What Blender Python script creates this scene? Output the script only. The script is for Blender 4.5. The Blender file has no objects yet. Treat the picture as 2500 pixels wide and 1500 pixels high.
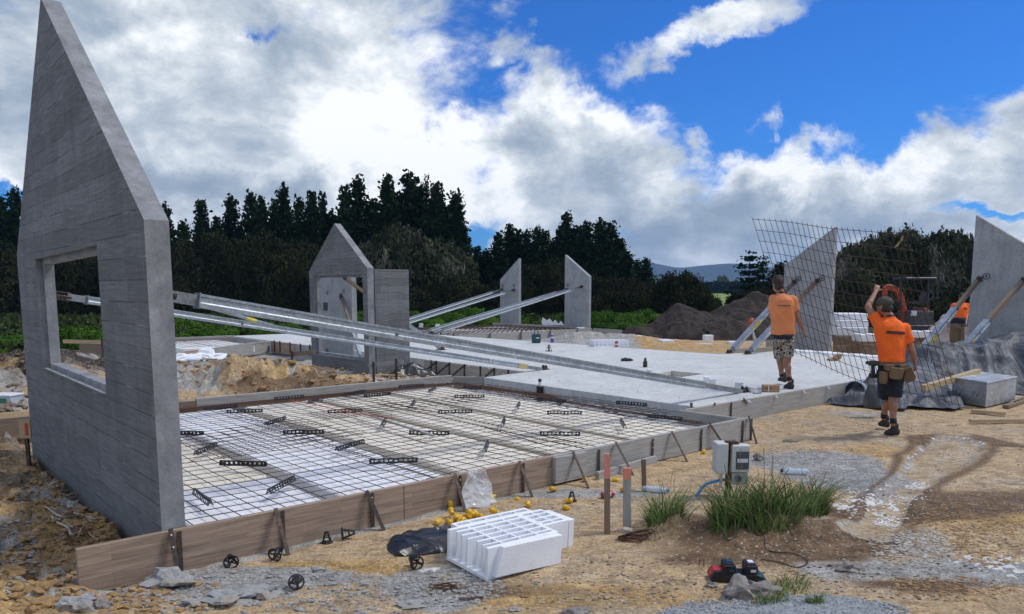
import bpy, bmesh, math, random
import numpy as np
from mathutils import Vector, Matrix, Euler
S = bpy.context.scene
COL = S.collection
R = math.radians
# ------------------------------------------------------------------ camera
CZ = 1.92
FPX = 1870.0; CX = 1250.0; CY = 937.0
PIT = math.atan((937 - 704) / 1870)
cd = bpy.data.cameras.new('camera'); cam = bpy.data.objects.new('camera', cd); COL.objects.link(cam)
cam.location = (0, 0, CZ); cam.rotation_euler = (math.pi / 2 - PIT, 0, 0)
cd.sensor_width = 36; cd.lens = 36 * FPX / 2500; cd.shift_y = 187 / 2500
cd.clip_start = 0.05; cd.clip_end = 20000
S.camera = cam
# ------------------------------------------------------------------ exposure
S.view_settings.view_transform = 'Standard'; S.view_settings.look = 'None'
S.view_settings.exposure = 0.22; S.view_settings.gamma = 1.0
S.view_settings.use_curve_mapping = False
S.cycles.volume_bounces = 0
S.cycles.max_bounces = 6
S.cycles.transparent_max_bounces = 12

def ray(px, py):
    x = (px - CX) / FPX; y = -(py - CY) / FPX
    return (x, math.cos(PIT) + y * math.sin(PIT), -math.sin(PIT) + y * math.cos(PIT))
def G(px, py, z=0.0):
    r = ray(px, py); t = (z - CZ) / r[2]
    return Vector((r[0] * t, r[1] * t, z))
def AY(px, py, Y):
    r = ray(px, py); t = Y / r[1]
    return Vector((r[0] * t, Y, CZ + r[2] * t))
# ------------------------------------------------------------------ world and sun
SUN_AZ, SUN_EL = 78.0, 56.0       # azimuth from +Y towards +X
W = bpy.data.worlds.new('World'); S.world = W; W.use_nodes = True
def world():
    nt = W.node_tree; N = nt.nodes; K = nt.links
    for n in list(N): N.remove(n)
    def nd(t, **k):
        n = N.new(t)
        for a, b in k.items(): setattr(n, a, b)
        return n
    def mth(op, a, b=None, c=None, clamp=False):
        n = nd('ShaderNodeMath', operation=op, use_clamp=clamp)
        for i, q in enumerate((a, b, c)):
            if q is None: continue
            if isinstance(q, (int, float)): n.inputs[i].default_value = q
            else: K.new(q, n.inputs[i])
        return n.outputs[0]
    def mr(v, a, b, c=0.0, d=1.0, smooth=True):
        n = nd('ShaderNodeMapRange', interpolation_type='SMOOTHSTEP' if smooth else 'LINEAR')
        K.new(v, n.inputs[0]); n.inputs[1].default_value = a; n.inputs[2].default_value = b
        n.inputs[3].default_value = c; n.inputs[4].default_value = d
        return n.outputs[0]
    tc = nd('ShaderNodeTexCoord'); sep = nd('ShaderNodeSeparateXYZ')
    K.new(tc.outputs['Generated'], sep.inputs[0])
    dx, dy, dz = sep.outputs
    dyc = mth('MAXIMUM', dy, 0.12)
    X = mth('DIVIDE', dx, dyc); Z = mth('DIVIDE', dz, dyc)
    front = mr(dy, 0.15, 0.45)
    pl = nd('ShaderNodeCombineXYZ'); K.new(X, pl.inputs[0]); K.new(Z, pl.inputs[1])
    # warp of the plane coordinates so that cloud outlines are ragged
    def noise(vec, scale, det, rough, dist=0.0, off=(0, 0, 0), sc=(1, 1, 1)):
        m = nd('ShaderNodeMapping'); K.new(vec, m.inputs[0]); m.inputs[1].default_value = off; m.inputs[3].default_value = sc
        n = nd('ShaderNodeTexNoise'); n.inputs['Scale'].default_value = scale; n.inputs['Detail'].default_value = det
        n.inputs['Roughness'].default_value = rough; n.inputs['Distortion'].default_value = dist
        K.new(m.outputs[0], n.inputs['Vector']); return n
    dirv = tc.outputs['Generated']
    wn = noise(dirv, 6.0, 8, 0.62, 0.3, (1.3, 0.4, 2.0))
    wv = nd('ShaderNodeVectorMath', operation='SUBTRACT'); K.new(wn.outputs['Color'], wv.inputs[0]); wv.inputs[1].default_value = (.5, .5, .5)
    ws = nd('ShaderNodeVectorMath', operation='SCALE'); K.new(wv.outputs[0], ws.inputs[0]); ws.inputs['Scale'].default_value = 0.24
    wp = nd('ShaderNodeVectorMath', operation='ADD'); K.new(pl.outputs[0], wp.inputs[0]); K.new(ws.outputs[0], wp.inputs[1])
    def blob(px, py, rx, ry, rot=0, power=1.0):
        r = ray(px, py); c = (r[0] / r[1], r[2] / r[1], 0)
        s = nd('ShaderNodeVectorMath', operation='SUBTRACT'); K.new(wp.outputs[0], s.inputs[0]); s.inputs[1].default_value = c
        m = nd('ShaderNodeMapping', vector_type='TEXTURE'); K.new(s.outputs[0], m.inputs[0])
        m.inputs[2].default_value = (0, 0, R(rot)); m.inputs[3].default_value = (rx / 1884, ry / 1884, 50)
        l = nd('ShaderNodeVectorMath', operation='LENGTH'); K.new(m.outputs[0], l.inputs[0])
        return mth('MULTIPLY', mth('SUBTRACT', 1.0, l.outputs['Value']), power)
    def maxof(lst):
        a = lst[0]
        for b in lst[1:]: a = mth('MAXIMUM', a, b)
        return a
    masks = [blob(280, 230, 930, 440, 8), blob(560, 560, 980, 250), blob(960, 360, 260, 230, -30), blob(1420, 420, 360, 215, -14), blob(1500, 640, 1000, 190, 0),
             blob(2130, 520, 620, 165, 6), blob(2450, 430, 340, 130, 10), blob(1740, 85, 210, 50, 13, .36), blob(1590, 125, 70, 30, 10, .25), blob(1222, 25, 80, 110, 10, .28), blob(2470, 290, 160, 70, 15, .42),
             blob(1738, 340, 40, 50, 20, .25), blob(1850, 316, 40, 30, 0, .2), blob(1245, 140, 50, 40, 30, .2), blob(2000, 350, 120, 40, 20, .25)]
    mask = maxof(masks)
    n1 = noise(dirv, 9.0, 10, 0.62, 0.2, (0, 0, 0), (1, 1, 1.7))
    dens = mth('ADD', mask, mth('MULTIPLY', mth('SUBTRACT', n1.outputs[0], 0.5), 1.15))
    # a few blue holes
    for h, hw in ((blob(625, 70, 110, 60, 0), .42), (blob(30, 470, 200, 60), .8), (blob(1165, 600, 150, 90), .9), (blob(1540, 570, 200, 50), .6), (blob(2400, 505, 300, 40, 5), .7)):
        dens = mth('SUBTRACT', dens, mth('MULTIPLY', mth('MAXIMUM', h, 0.0), hw))
    aF = mr(dens, -0.04, 0.30)
    gn = noise(dirv, 3.0, 9, 0.6, 0.2, (5, 1, 0), (1, 1, 2.0))
    aB = mr(gn.outputs[0], 0.40, 0.55)
    mx = nd('ShaderNodeMix', data_type='FLOAT'); K.new(front, mx.inputs[0]); K.new(aB, mx.inputs[2]); K.new(aF, mx.inputs[3])
    alpha = mx.outputs[0]
    # relief: difference of two taps along the light
    r1 = noise(dirv, 8.5, 11, 0.60, 0.25, (3.1, 0, 0), (1, 1, 1.5))
    r2 = noise(dirv, 8.5, 11, 0.60, 0.25, (3.1 + 0.03, 0.0, 0.045), (1, 1, 1.5))
    rel = mth('SUBTRACT', r1.outputs[0], r2.outputs[0])
    big = noise(dirv, 3.4, 6, 0.55, 0.3, (7.7, 2, 1), (1, 1, 1.8))
    br = mth('ADD', mth('MULTIPLY', rel, 1.9), mth('MULTIPLY', mth('SUBTRACT', big.outputs[0], 0.5), 1.15))
    br = mth('ADD', br, 0.59)
    for b, w in ((blob(870, 280, 260, 150), .35), (blob(1080, 350, 190, 120), .45), (blob(1430, 260, 200, 70), .3), (blob(1010, 470, 250, 90), .35), (blob(1900, 430, 240, 70, 8), .3), (blob(2300, 380, 260, 60, 12), .35), (blob(380, 110, 160, 60), .3),
                 (blob(520, 470, 420, 90), -.55), (blob(380, 330, 420, 160), -.12), (blob(120, 200, 240, 260), -.08), (blob(1900, 560, 600, 90), -.42), (blob(1560, 380, 120, 50), -.25), (blob(1250, 340, 120, 60), -.25)):
        br = mth('ADD', br, mth('MULTIPLY', mth('MAXIMUM', b, 0.0), w * 1.3))
    edge = mr(dens, 0.0, 0.5, 0.25, 0.0)
    br = mth('ADD', br, edge)
    ramp = nd('ShaderNodeValToRGB'); K.new(br, ramp.inputs[0])
    e = ramp.color_ramp.elements
    e[0].position = 0.0; e[0].color = (0.27, 0.34, 0.44, 1)
    e[1].position = 1.0; e[1].color = (0.92, 0.94, 0.97, 1)
    for p, c in ((0.3, (0.36, 0.43, 0.52, 1)), (0.55, (0.50, 0.56, 0.63, 1)), (0.78, (0.69, 0.74, 0.79, 1))):
        q = e.new(p); q.color = c
    sky = nd('ShaderNodeTexSky', sky_type='NISHITA'); sky.sun_disc = False
    sky.sun_elevation = R(SUN_EL); sky.sun_rotation = R(SUN_AZ); sky.altitude = 100; sky.ozone_density = 3.0; sky.dust_density = 0.3; sky.air_density = 1.0
    hs = nd('ShaderNodeMix', data_type='RGBA', blend_type='MULTIPLY'); hs.inputs[0].default_value = 1.0
    K.new(sky.outputs[0], hs.inputs[6]); hs.inputs[7].default_value = (0.16, 0.52, 1.10, 1)
    cs = nd('ShaderNodeVectorMath', operation='SCALE'); K.new(ramp.outputs[0], cs.inputs[0]); cs.inputs['Scale'].default_value = 10.0 * 1.0
    mixc = nd('ShaderNodeMix', data_type='RGBA'); K.new(alpha, mixc.inputs[0]); K.new(hs.outputs[2], mixc.inputs[6]); K.new(cs.outputs[0], mixc.inputs[7])
    # nothing but dull ground light from below the horizon
    bg = nd('ShaderNodeBackground'); bg.inputs[1].default_value = 0.10; K.new(mixc.outputs[2], bg.inputs[0])
    out = nd('ShaderNodeOutputWorld'); K.new(bg.outputs[0], out.inputs[0])
world()
W.cycles.sampling_method = 'MANUAL'; W.cycles.sample_map_resolution = 512
sl = bpy.data.lights.new('sun', 'SUN'); so = bpy.data.objects.new('sun', sl); COL.objects.link(so)
sl.energy = 2.0; sl.angle = R(12); sl.color = (1.0, 0.955, 0.89)
sd = Vector((math.sin(R(SUN_AZ)) * math.cos(R(SUN_EL)), math.cos(R(SUN_AZ)) * math.cos(R(SUN_EL)), math.sin(R(SUN_EL))))
so.rotation_euler = sd.to_track_quat('Z', 'Y').to_euler(); so.location = sd * 50

# ------------------------------------------------------------------ building frame (u, v, z)
AZ = R(49.2); UX, UY = math.sin(AZ), math.cos(AZ); OX, OY = -2.75, 4.66
def B(u, v, z=0.0): return Vector((OX + u * UX - v * UY, OY + u * UY + v * UX, z))
def LB(x, y):
    dx, dy = x - OX, y - OY
    return dx * UX + dy * UY, -dx * UY + dy * UX
UD = Vector((UX, UY, 0)); VD = Vector((-UY, UX, 0)); ZD = Vector((0, 0, 1))
# ------------------------------------------------------------------ numpy noise
def _h(ix, iy, s):
    n = (ix.astype(np.int64) * 374761393 + iy.astype(np.int64) * 668265263 + s * 1442695041) & 0xffffffff
    n = ((n ^ (n >> 13)) * 1274126177) & 0xffffffff
    return ((n ^ (n >> 16)) & 0xffffff) / float(0xffffff)
def vnoise(x, y, s=0):
    x0 = np.floor(x); y0 = np.floor(y); fx = x - x0; fy = y - y0
    fx = fx * fx * (3 - 2 * fx); fy = fy * fy * (3 - 2 * fy)
    a = _h(x0, y0, s); b = _h(x0 + 1, y0, s); c = _h(x0, y0 + 1, s); d = _h(x0 + 1, y0 + 1, s)
    return (a * (1 - fx) + b * fx) * (1 - fy) + (c * (1 - fx) + d * fx) * fy
def fbm(x, y, o=4, s=0, g=0.5):
    t = 0; a = 1.0; n = 0
    for i in range(o):
        t = t + a * vnoise(x * 2 ** i + 17.3 * i, y * 2 ** i - 9.1 * i, s + i); n += a; a *= g
    return t / n
def sst(x, a, b):
    t = np.clip((x - a) / (b - a), 0, 1); return t * t * (3 - 2 * t)
# ------------------------------------------------------------------ mesh builder
class MB:
    def __init__(s): s.v = []; s.f = []; s.m = []; s.uv = None
    def add(s, V_, F_, m=0):
        k = len(s.v); s.v += [tuple(p) for p in V_]; s.f += [tuple(i + k for i in q) for q in F_]; s.m += [m] * len(F_); return s
    def box(s, c, d, rot=None, m=0):
        c = Vector(c); h = Vector(d) / 2; P = []
        for x in (-1, 1):
            for y in (-1, 1):
                for z in (-1, 1):
                    p = Vector((x * h.x, y * h.y, z * h.z))
                    if rot is not None: p = rot @ p
                    P.append(c + p)
        return s.add(P, [(0, 1, 3, 2), (4, 6, 7, 5), (0, 4, 5, 1), (2, 3, 7, 6), (0, 2, 6, 4), (1, 5, 7, 3)], m)
    def bar(s, a, b, w, h, up=(0, 0, 1), m=0):      # w across, h along up
        a = Vector(a); b = Vector(b); d = (b - a); L = d.length; d.normalize()
        up = Vector(up); sd_ = d.cross(up)
        if sd_.length < 1e-4: sd_ = d.cross(Vector((0, 1, 0)))
        sd_.normalize(); u2 = sd_.cross(d).normalized()
        P = []
        for t in (a, b):
            for i, j in ((-1, -1), (1, -1), (1, 1), (-1, 1)): P.append(t + sd_ * (w / 2 * i) + u2 * (h / 2 * j))
        return s.add(P, [(0, 3, 2, 1), (4, 5, 6, 7), (0, 1, 5, 4), (1, 2, 6, 5), (2, 3, 7, 6), (3, 0, 4, 7)], m)
    def tube(s, pts, r, n=8, m=0, cap=True):
        pts = [Vector(p) for p in pts]; rr = r if isinstance(r, (list, tuple)) else [r] * len(pts)
        ref = None; P = []; F = []
        for i, p in enumerate(pts):
            d = (pts[min(i + 1, len(pts) - 1)] - pts[max(i - 1, 0)]).normalized()
            if ref is None:
                ref = d.orthogonal().normalized()
            a = (ref - d * ref.dot(d))
            if a.length < 1e-5: a = d.orthogonal()
            a.normalize(); ref = a; b = d.cross(a)
            for k in range(n):
                t = 2 * math.pi * k / n; P.append(p + a * (rr[i] * math.cos(t)) + b * (rr[i] * math.sin(t)))
        for i in range(len(pts) - 1):
            for k in range(n):
                k2 = (k + 1) % n; F.append((i * n + k, i * n + k2, (i + 1) * n + k2, (i + 1) * n + k))
        if cap:
            F.append(tuple(reversed(range(n)))); F.append(tuple((len(pts) - 1) * n + k for k in range(n)))
        return s.add(P, F, m)
    def lathe(s, prof, n=16, M=None, m=0, cap=True, e=(1, 1)):
        P = []; F = []
        for r, z in prof:
            for k in range(n):
                t = 2 * math.pi * k / n; p = Vector((r * math.cos(t) * e[0], r * math.sin(t) * e[1], z)); P.append(M @ p if M is not None else p)
        for i in range(len(prof) - 1):
            for k in range(n):
                k2 = (k + 1) % n; F.append((i * n + k, i * n + k2, (i + 1) * n + k2, (i + 1) * n + k))
        if cap:
            F.append(tuple(reversed(range(n)))); F.append(tuple((len(prof) - 1) * n + k for k in range(n)))
        return s.add(P, F, m)
    def prism(s, poly, off, m=0):
        n = len(poly); off = Vector(off); P = [Vector(p) for p in poly] + [Vector(p) + off for p in poly]
        F = [tuple(range(n)), tuple(reversed(range(n, 2 * n)))] + [(i, i + n, (i + 1) % n + n, (i + 1) % n) for i in range(n)]
        return s.add(P, F, m)
    def ell(s, c, r, rot=None, nu=12, nv=8, m=0):
        P = []; F = []; c = Vector(c)
        for j in range(nv + 1):
            a = math.pi * j / nv
            for i in range(nu):
                b = 2 * math.pi * i / nu
                p = Vector((r[0] * math.sin(a) * math.cos(b), r[1] * math.sin(a) * math.sin(b), r[2] * math.cos(a)))
                if rot is not None: p = rot @ p
                P.append(c + p)
        for j in range(nv):
            for i in range(nu):
                i2 = (i + 1) % nu; F.append((j * nu + i, (j + 1) * nu + i, (j + 1) * nu + i2, j * nu + i2))
        return s.add(P, F, m)
    def cap2(s, a, b, ra, rb, m=0, n=12):            # tapered capsule
        a = Vector(a); b = Vector(b); s.tube([a, a.lerp(b, .5), b], [ra, (ra + rb) / 2, rb], n, m)
        s.ell(a, (ra, ra, ra), None, n, 8, m); s.ell(b, (rb, rb, rb), None, n, 8, m); return s
    def rings(s, rs, n=20, m=0):                     # rs: (centre, rx, ry, yaw)
        P = []; F = []
        for c, rx, ry, yaw in rs:
            c = Vector(c)
            for k in range(n):
                t = 2 * math.pi * k / n; x = rx * math.cos(t); y = ry * math.sin(t)
                P.append(c + Vector((x * math.cos(yaw) - y * math.sin(yaw), x * math.sin(yaw) + y * math.cos(yaw), 0)))
        for i in range(len(rs) - 1):
            for k in range(n):
                k2 = (k + 1) % n; F.append((i * n + k, i * n + k2, (i + 1) * n + k2, (i + 1) * n + k))
        F.append(tuple(reversed(range(n)))); F.append(tuple((len(rs) - 1) * n + k for k in range(n)))
        return s.add(P, F, m)
    def rock(s, c, r, rng, sq=(1, 1, .7), lvl=1, m=0, jag=.25):
        V_, F_ = ICO[lvl]; rot = Euler((rng.uniform(0, 6), rng.uniform(0, 6), rng.uniform(0, 6))).to_matrix()
        off = Vector((rng.uniform(0, 99), rng.uniform(0, 99), rng.uniform(0, 99)))
        from mathutils import noise as mn
        P = []
        for p in V_:
            q = rot @ Vector(p); k = 1 + jag * 2 * mn.noise(q * 1.3 + off) + jag * .8 * mn.noise(q * 3.1 + off)
            P.append(Vector(c) + Vector((q.x * r * k * sq[0], q.y * r * k * sq[1], q.z * r * k * sq[2])))
        return s.add(P, F_, m)
    def build(s, name, mats, parent=None, smooth=False, bevel=0, uvf=None, loc=None, seg=1):
        me = bpy.data.meshes.new(name)
        o = bpy.data.objects.new(name, me)
        if parent is not None:
            off = Vector(parent.location)
            if parent.parent is not None: off = off + Vector(parent.parent.location)
        elif loc is not None: off = Vector(loc)
        else: off = Vector((0, 0, 0))
        me.from_pydata([(p[0] - off.x, p[1] - off.y, p[2] - off.z) for p in s.v], [], s.f)
        if not isinstance(mats, (list, tuple)): mats = [mats]
        for q in mats: me.materials.append(q)
        if len(mats) > 1: me.polygons.foreach_set('material_index', s.m)
        if smooth: me.polygons.foreach_set('use_smooth', [True] * len(me.polygons))
        if uvf is not None:
            uv = me.uv_layers.new(name='UVMap')
            for p in me.polygons:
                nrm = p.normal
                for li in p.loop_indices:
                    co = me.vertices[me.loops[li].vertex_index].co + off
                    uv.data[li].uv = uvf(co, nrm)
        me.update()
        COL.objects.link(o)
        if parent is not None: o.parent = parent
        elif loc is not None: o.location = loc
        if bevel:
            md = o.modifiers.new('bevel', 'BEVEL'); md.width = bevel; md.segments = seg; md.limit_method = 'ANGLE'; md.angle_limit = R(35)
        return o
def _ico():
    out = []
    for l in (1, 2, 3, 4):
        bm = bmesh.new(); bmesh.ops.create_icosphere(bm, subdivisions=l, radius=1.0)
        out.append(([tuple(v.co) for v in bm.verts], [tuple(v.index for v in f.verts) for f in bm.faces])); bm.free()
    return out
ICO = _ico()
def tag(o, label=None, cat=None, group=None, kind=None):
    if label: o['label'] = label
    if cat: o['category'] = cat
    if group: o['group'] = group
    if kind: o['kind'] = kind
    return o
def empty(name, loc, label=None, cat=None, group=None, rz=0):
    o = bpy.data.objects.new(name, None); o.location = loc; o.rotation_euler = (0, 0, rz); o.empty_display_size = .1
    COL.objects.link(o); return tag(o, label, cat, group)
def kids(o): return [c for c in bpy.data.objects if c.parent == o]
def dup(o, loc=None, rot=None, label=None, scale=None, parent=None):
    ch = KID.get(o.name)
    if ch is None: ch = KID[o.name] = kids(o)
    c = o.copy(); COL.objects.link(c)
    if parent is not None: c.parent = parent
    if loc is not None: c.location = loc
    if rot is not None: c.rotation_euler = rot
    if scale is not None: c.scale = scale if isinstance(scale, (tuple, list)) else (scale,) * 3
    if label: c['label'] = label
    for k in ch: dup(k, parent=c)
    return c
KID = {}
# ------------------------------------------------------------------ materials
def mat(name): 
    m = bpy.data.materials.new(name); m.use_nodes = True; nt = m.node_tree
    b = nt.nodes['Principled BSDF']; return m, nt, b
class NT:
    def __init__(s, nt, coord='Object'):
        s.nt = nt; s.tc = nt.nodes.new('ShaderNodeTexCoord'); s.c = s.tc.outputs[coord]
    def mp(s, sc=(1, 1, 1), rot=(0, 0, 0), loc=(0, 0, 0), src=None):
        m = s.nt.nodes.new('ShaderNodeMapping'); s.nt.links.new(src or s.c, m.inputs[0]); m.inputs[3].default_value = sc; m.inputs[2].default_value = rot; m.inputs[1].default_value = loc; return m.outputs[0]
    def noise(s, scale, det=4, rough=.55, dist=0, vec=None, out=0):
        n = s.nt.nodes.new('ShaderNodeTexNoise'); s.nt.links.new(vec or s.c, n.inputs['Vector']); n.inputs['Scale'].default_value = scale; n.inputs['Detail'].default_value = det; n.inputs['Roughness'].default_value = rough; n.inputs['Distortion'].default_value = dist
        return n.outputs[out]
    def vor(s, scale, vec=None, feat='F1', out='Distance', rnd=1.0):
        n = s.nt.nodes.new('ShaderNodeTexVoronoi'); n.feature = feat; s.nt.links.new(vec or s.c, n.inputs['Vector']); n.inputs['Scale'].default_value = scale; n.inputs['Randomness'].default_value = rnd
        return n.outputs[out]
    def ramp(s, v, stops, interp='LINEAR'):
        r = s.nt.nodes.new('ShaderNodeValToRGB'); s.nt.links.new(v, r.inputs[0]); e = r.color_ramp.elements; r.color_ramp.interpolation = interp
        while len(e) < len(stops): e.new(.5)
        for i, (p, c) in enumerate(stops): e[i].position = p; e[i].color = (c[0], c[1], c[2], 1) if isinstance(c, (tuple, list)) else (c, c, c, 1)
        return r.outputs[0]
    def mix(s, f, a, b, mode='MIX'):
        n = s.nt.nodes.new('ShaderNodeMix'); n.data_type = 'RGBA'; n.blend_type = mode
        for i, q in ((0, f), (6, a), (7, b)):
            if isinstance(q, (int, float)): n.inputs[i].default_value = q if i == 0 else (q, q, q, 1)
            elif isinstance(q, (tuple, list)): n.inputs[i].default_value = (*q[:3], 1)
            else: s.nt.links.new(q, n.inputs[i])
        return n.outputs[2]
    def math(s, op, a, b=0.0, clamp=False):
        n = s.nt.nodes.new('ShaderNodeMath'); n.operation = op; n.use_clamp = clamp
        for i, q in ((0, a), (1, b)):
            if isinstance(q, (int, float)): n.inputs[i].default_value = q
            else: s.nt.links.new(q, n.inputs[i])
        return n.outputs[0]
    def mr(s, v, a, b, c=0., d=1.):
        n = s.nt.nodes.new('ShaderNodeMapRange'); s.nt.links.new(v, n.inputs[0])
        for i, q in enumerate((a, b, c, d)): n.inputs[i + 1].default_value = q
        return n.outputs[0]
    def bump(s, h, b, strength=.3, dist=.01, normal=None):
        n = s.nt.nodes.new('ShaderNodeBump'); s.nt.links.new(h, n.inputs['Height']); n.inputs['Strength'].default_value = strength; n.inputs['Distance'].default_value = dist
        if normal is not None: s.nt.links.new(normal, n.inputs['Normal'])
        if b is not None: s.nt.links.new(n.outputs[0], b.inputs['Normal'])
        return n.outputs[0]
    def rnd(s):
        n = s.nt.nodes.new('ShaderNodeObjectInfo'); return n.outputs['Random']
    def attr(s, name, out='Color'):
        n = s.nt.nodes.new('ShaderNodeAttribute'); n.attribute_name = name; return n.outputs[out]
    def col(s, c, b): s.nt.links.new(c, b.inputs['Base Color'])
def simple(name, c1, c2=None, rough=.7, metal=0, scale=8, det=4, bump=.15, bd=.01, sp=None, stretch=(1, 1, 1), dirt=None, spec=None, trans=0, rndv=0.0):
    m, nt, b = mat(name); q = NT(nt); v = q.mp(stretch); c2 = c2 or tuple(x * .75 for x in c1)
    n = q.noise(scale, det, .6, .1, v); c = q.ramp(n, [(.3, c2), (.7, c1)])
    if dirt: c = q.mix(q.mr(q.noise(dirt[0], 5, .65), dirt[2], dirt[3]), c, dirt[1])
    if rndv: c = q.mix(1.0, c, q.ramp(q.rnd(), [(0, 1 - rndv), (1, 1 + 0)]), 'MULTIPLY')
    q.col(c, b); b.inputs['Roughness'].default_value = rough; b.inputs['Metallic'].default_value = metal
    if spec is not None: b.inputs['Specular IOR Level'].default_value = spec
    if trans: b.inputs['Transmission Weight'].default_value = trans
    if bump: q.bump(q.noise(scale * 4, 5, .6, 0, v), b, bump, bd)
    return m
M = {}
def concrete(name, c1, c2, c3, scale=2.0, spots=.5):
    m, nt, b = mat(name); q = NT(nt)
    n = q.noise(scale, 7, .62, .4); c = q.ramp(n, [(.28, c3), (.5, c2), (.72, c1)])
    f = q.noise(scale * 14, 6, .7); c = q.mix(.35, c, q.ramp(f, [(.3, .25), (.7, .75)]), 'OVERLAY')
    vv = q.noise(9, 4, .6, .3, q.mp((1, 1, .12))); c = q.mix(.22, c, q.ramp(vv, [(.3, .2), (.7, .8)]), 'OVERLAY')
    pin = q.vor(26, feat='F1'); c = q.mix(q.mr(pin, .05, .02, 0, spots), c, (.07, .07, .07))
    q.col(c, b); b.inputs['Roughness'].default_value = .82; q.bump(f, b, .25, .004); return m
M['conc'] = concrete('smooth_concrete', (.36, .37, .375), (.30, .31, .315), (.23, .24, .25))
M['conc_edge'] = concrete('cast_edge_concrete', (.31, .32, .325), (.225, .235, .243), (.14, .147, .155), 4.5, .8)
M['slab'] = concrete('fresh_slab_concrete', (.60, .61, .59), (.53, .54, .52), (.46, .47, .455), 1.1, .12)
def boardform(name):
    m, nt, b = mat(name); q = NT(nt, 'UV')
    br = nt.nodes.new('ShaderNodeTexBrick'); nt.links.new(q.c, br.inputs['Vector'])
    br.offset = .37; br.offset_frequency = 2; br.squash = .8; br.squash_frequency = 3
    for k, v in (('Scale', 1), ('Mortar Size', .006), ('Mortar Smooth', .45), ('Bias', 0), ('Brick Width', 3.7), ('Row Height', .152)): br.inputs[k].default_value = v
    br.inputs['Color1'].default_value = (.0, .0, .0, 1); br.inputs['Color2'].default_value = (1, 1, 1, 1); br.inputs['Mortar'].default_value = (.5, .5, .5, 1)
    tint = br.outputs['Color']
    bw = q.nt.nodes.new('ShaderNodeSeparateColor'); nt.links.new(tint, bw.inputs[0])
    mp = nt.nodes.new('ShaderNodeMapping'); nt.links.new(q.c, mp.inputs[0]); cb = nt.nodes.new('ShaderNodeCombineXYZ'); nt.links.new(bw.outputs[0], cb.inputs[2])
    sc = nt.nodes.new('ShaderNodeVectorMath'); sc.operation = 'SCALE'; nt.links.new(cb.outputs[0], sc.inputs[0]); sc.inputs['Scale'].default_value = 37
    ad = nt.nodes.new('ShaderNodeVectorMath'); ad.operation = 'ADD'; nt.links.new(q.c, ad.inputs[0]); nt.links.new(sc.outputs[0], ad.inputs[1])
    g = q.mp((1.1, 26, 1), src=ad.outputs[0]); grain = q.noise(1.6, 7, .62, 2.2, g)
    g2 = q.mp((.5, 7, 1), src=ad.outputs[0]); sw = q.noise(2.2, 3, .5, 3.0, g2)
    base = q.ramp(tint, [(0, (.132, .137, .138)), (1, (.175, .181, .182))])
    c = q.mix(.35, base, q.ramp(grain, [(.3, .28), (.7, .68)]), 'OVERLAY'); c = q.mix(.4, c, q.ramp(sw, [(.35, .3), (.65, .68)]), 'OVERLAY')
    bl = q.noise(1.3, 6, .65, .5, q.tc.outputs['Object']); c = q.mix(.55, c, q.ramp(bl, [(.3, .3), (.7, .68)]), 'OVERLAY')
    vs = q.noise(1, 5, .6, .4, q.mp((9, .8, 1))); c = q.mix(.3, c, q.ramp(vs, [(.35, .35), (.65, .66)]), 'OVERLAY')
    # dark or pale joints, uneven
    jn = q.noise(2.3, 3, .5, 0, q.mp((1, 1, 1), loc=(3, 8, 0)))
    jc = q.ramp(jn, [(.50, (.070, .073, .075)), (.68, (.30, .315, .325))])
    joint = q.math('MULTIPLY', br.outputs['Fac'], q.mr(q.noise(1.7, 3, .5, 0, q.mp((1, 1, 1), loc=(9, 1, 0))), .36, .5))
    c = q.mix(joint, c, jc)
    q.col(c, b); b.inputs['Roughness'].default_value = .85
    h = q.math('ADD', q.math('MULTIPLY', grain, .5), q.math('MULTIPLY', bw.outputs[0], .5)); h = q.math('SUBTRACT', h, q.math('MULTIPLY', br.outputs['Fac'], .8))
    q.bump(h, b, .45, .006); return m
M['board'] = boardform('board_marked_concrete')
def timber(name, c1, c2, c3, lam=True, grey=0.0, dirtc=(.2, .15, .1)):
    m, nt, b = mat(name); q = NT(nt, 'UV')
    c = q.ramp(q.noise(3.2, 6, .62, .7, q.mp((.8, 16, 1))), [(.28, c3), (.5, c2), (.72, c1)])
    if lam:
        br = nt.nodes.new('ShaderNodeTexBrick'); nt.links.new(q.c, br.inputs['Vector']); br.offset = .41; br.squash = .6; br.squash_frequency = 2
        for k, v in (('Scale', 1), ('Mortar Size', .0008), ('Bias', 0), ('Brick Width', .55), ('Row Height', .043)): br.inputs[k].default_value = v
        br.inputs['Color1'].default_value = (.3, .3, .3, 1); br.inputs['Color2'].default_value = (.68, .68, .68, 1); br.inputs['Mortar'].default_value = (.2, .2, .2, 1)
        c = q.mix(.45, c, br.outputs['Color'], 'OVERLAY')
    c = q.mix(q.mr(q.noise(5, 6, .7, .2, q.mp((1, 2.0, 1))), .52, .75, 0, .6), c, dirtc)
    f = q.noise(60, 4, .7, 0, q.mp((1, 3, 1))); c = q.mix(.3, c, q.ramp(f, [(.3, .3), (.7, .7)]), 'OVERLAY')
    spot = q.vor(14, q.mp((1, 1, 1))); c = q.mix(q.mr(spot, .035, .015, 0, .8), c, (.05, .035, .03))
    q.col(c, b); b.inputs['Roughness'].default_value = .8; q.bump(q.noise(6, 6, .65, .5, q.mp((.8, 14, 1))), b, .3, .004); return m
M['lvl'] = timber('brown_laminated_timber', (.42, .31, .225), (.32, .23, .165), (.19, .135, .10), dirtc=(.30, .25, .20))
M['greyb'] = timber('weathered_grey_timber', (.43, .42, .395), (.35, .34, .315), (.22, .21, .19), False, dirtc=(.36, .30, .22))
M['pine'] = timber('pale_pine_timber', (.55, .42, .26), (.46, .34, .20), (.33, .24, .14), False, dirtc=(.3, .22, .14))
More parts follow.
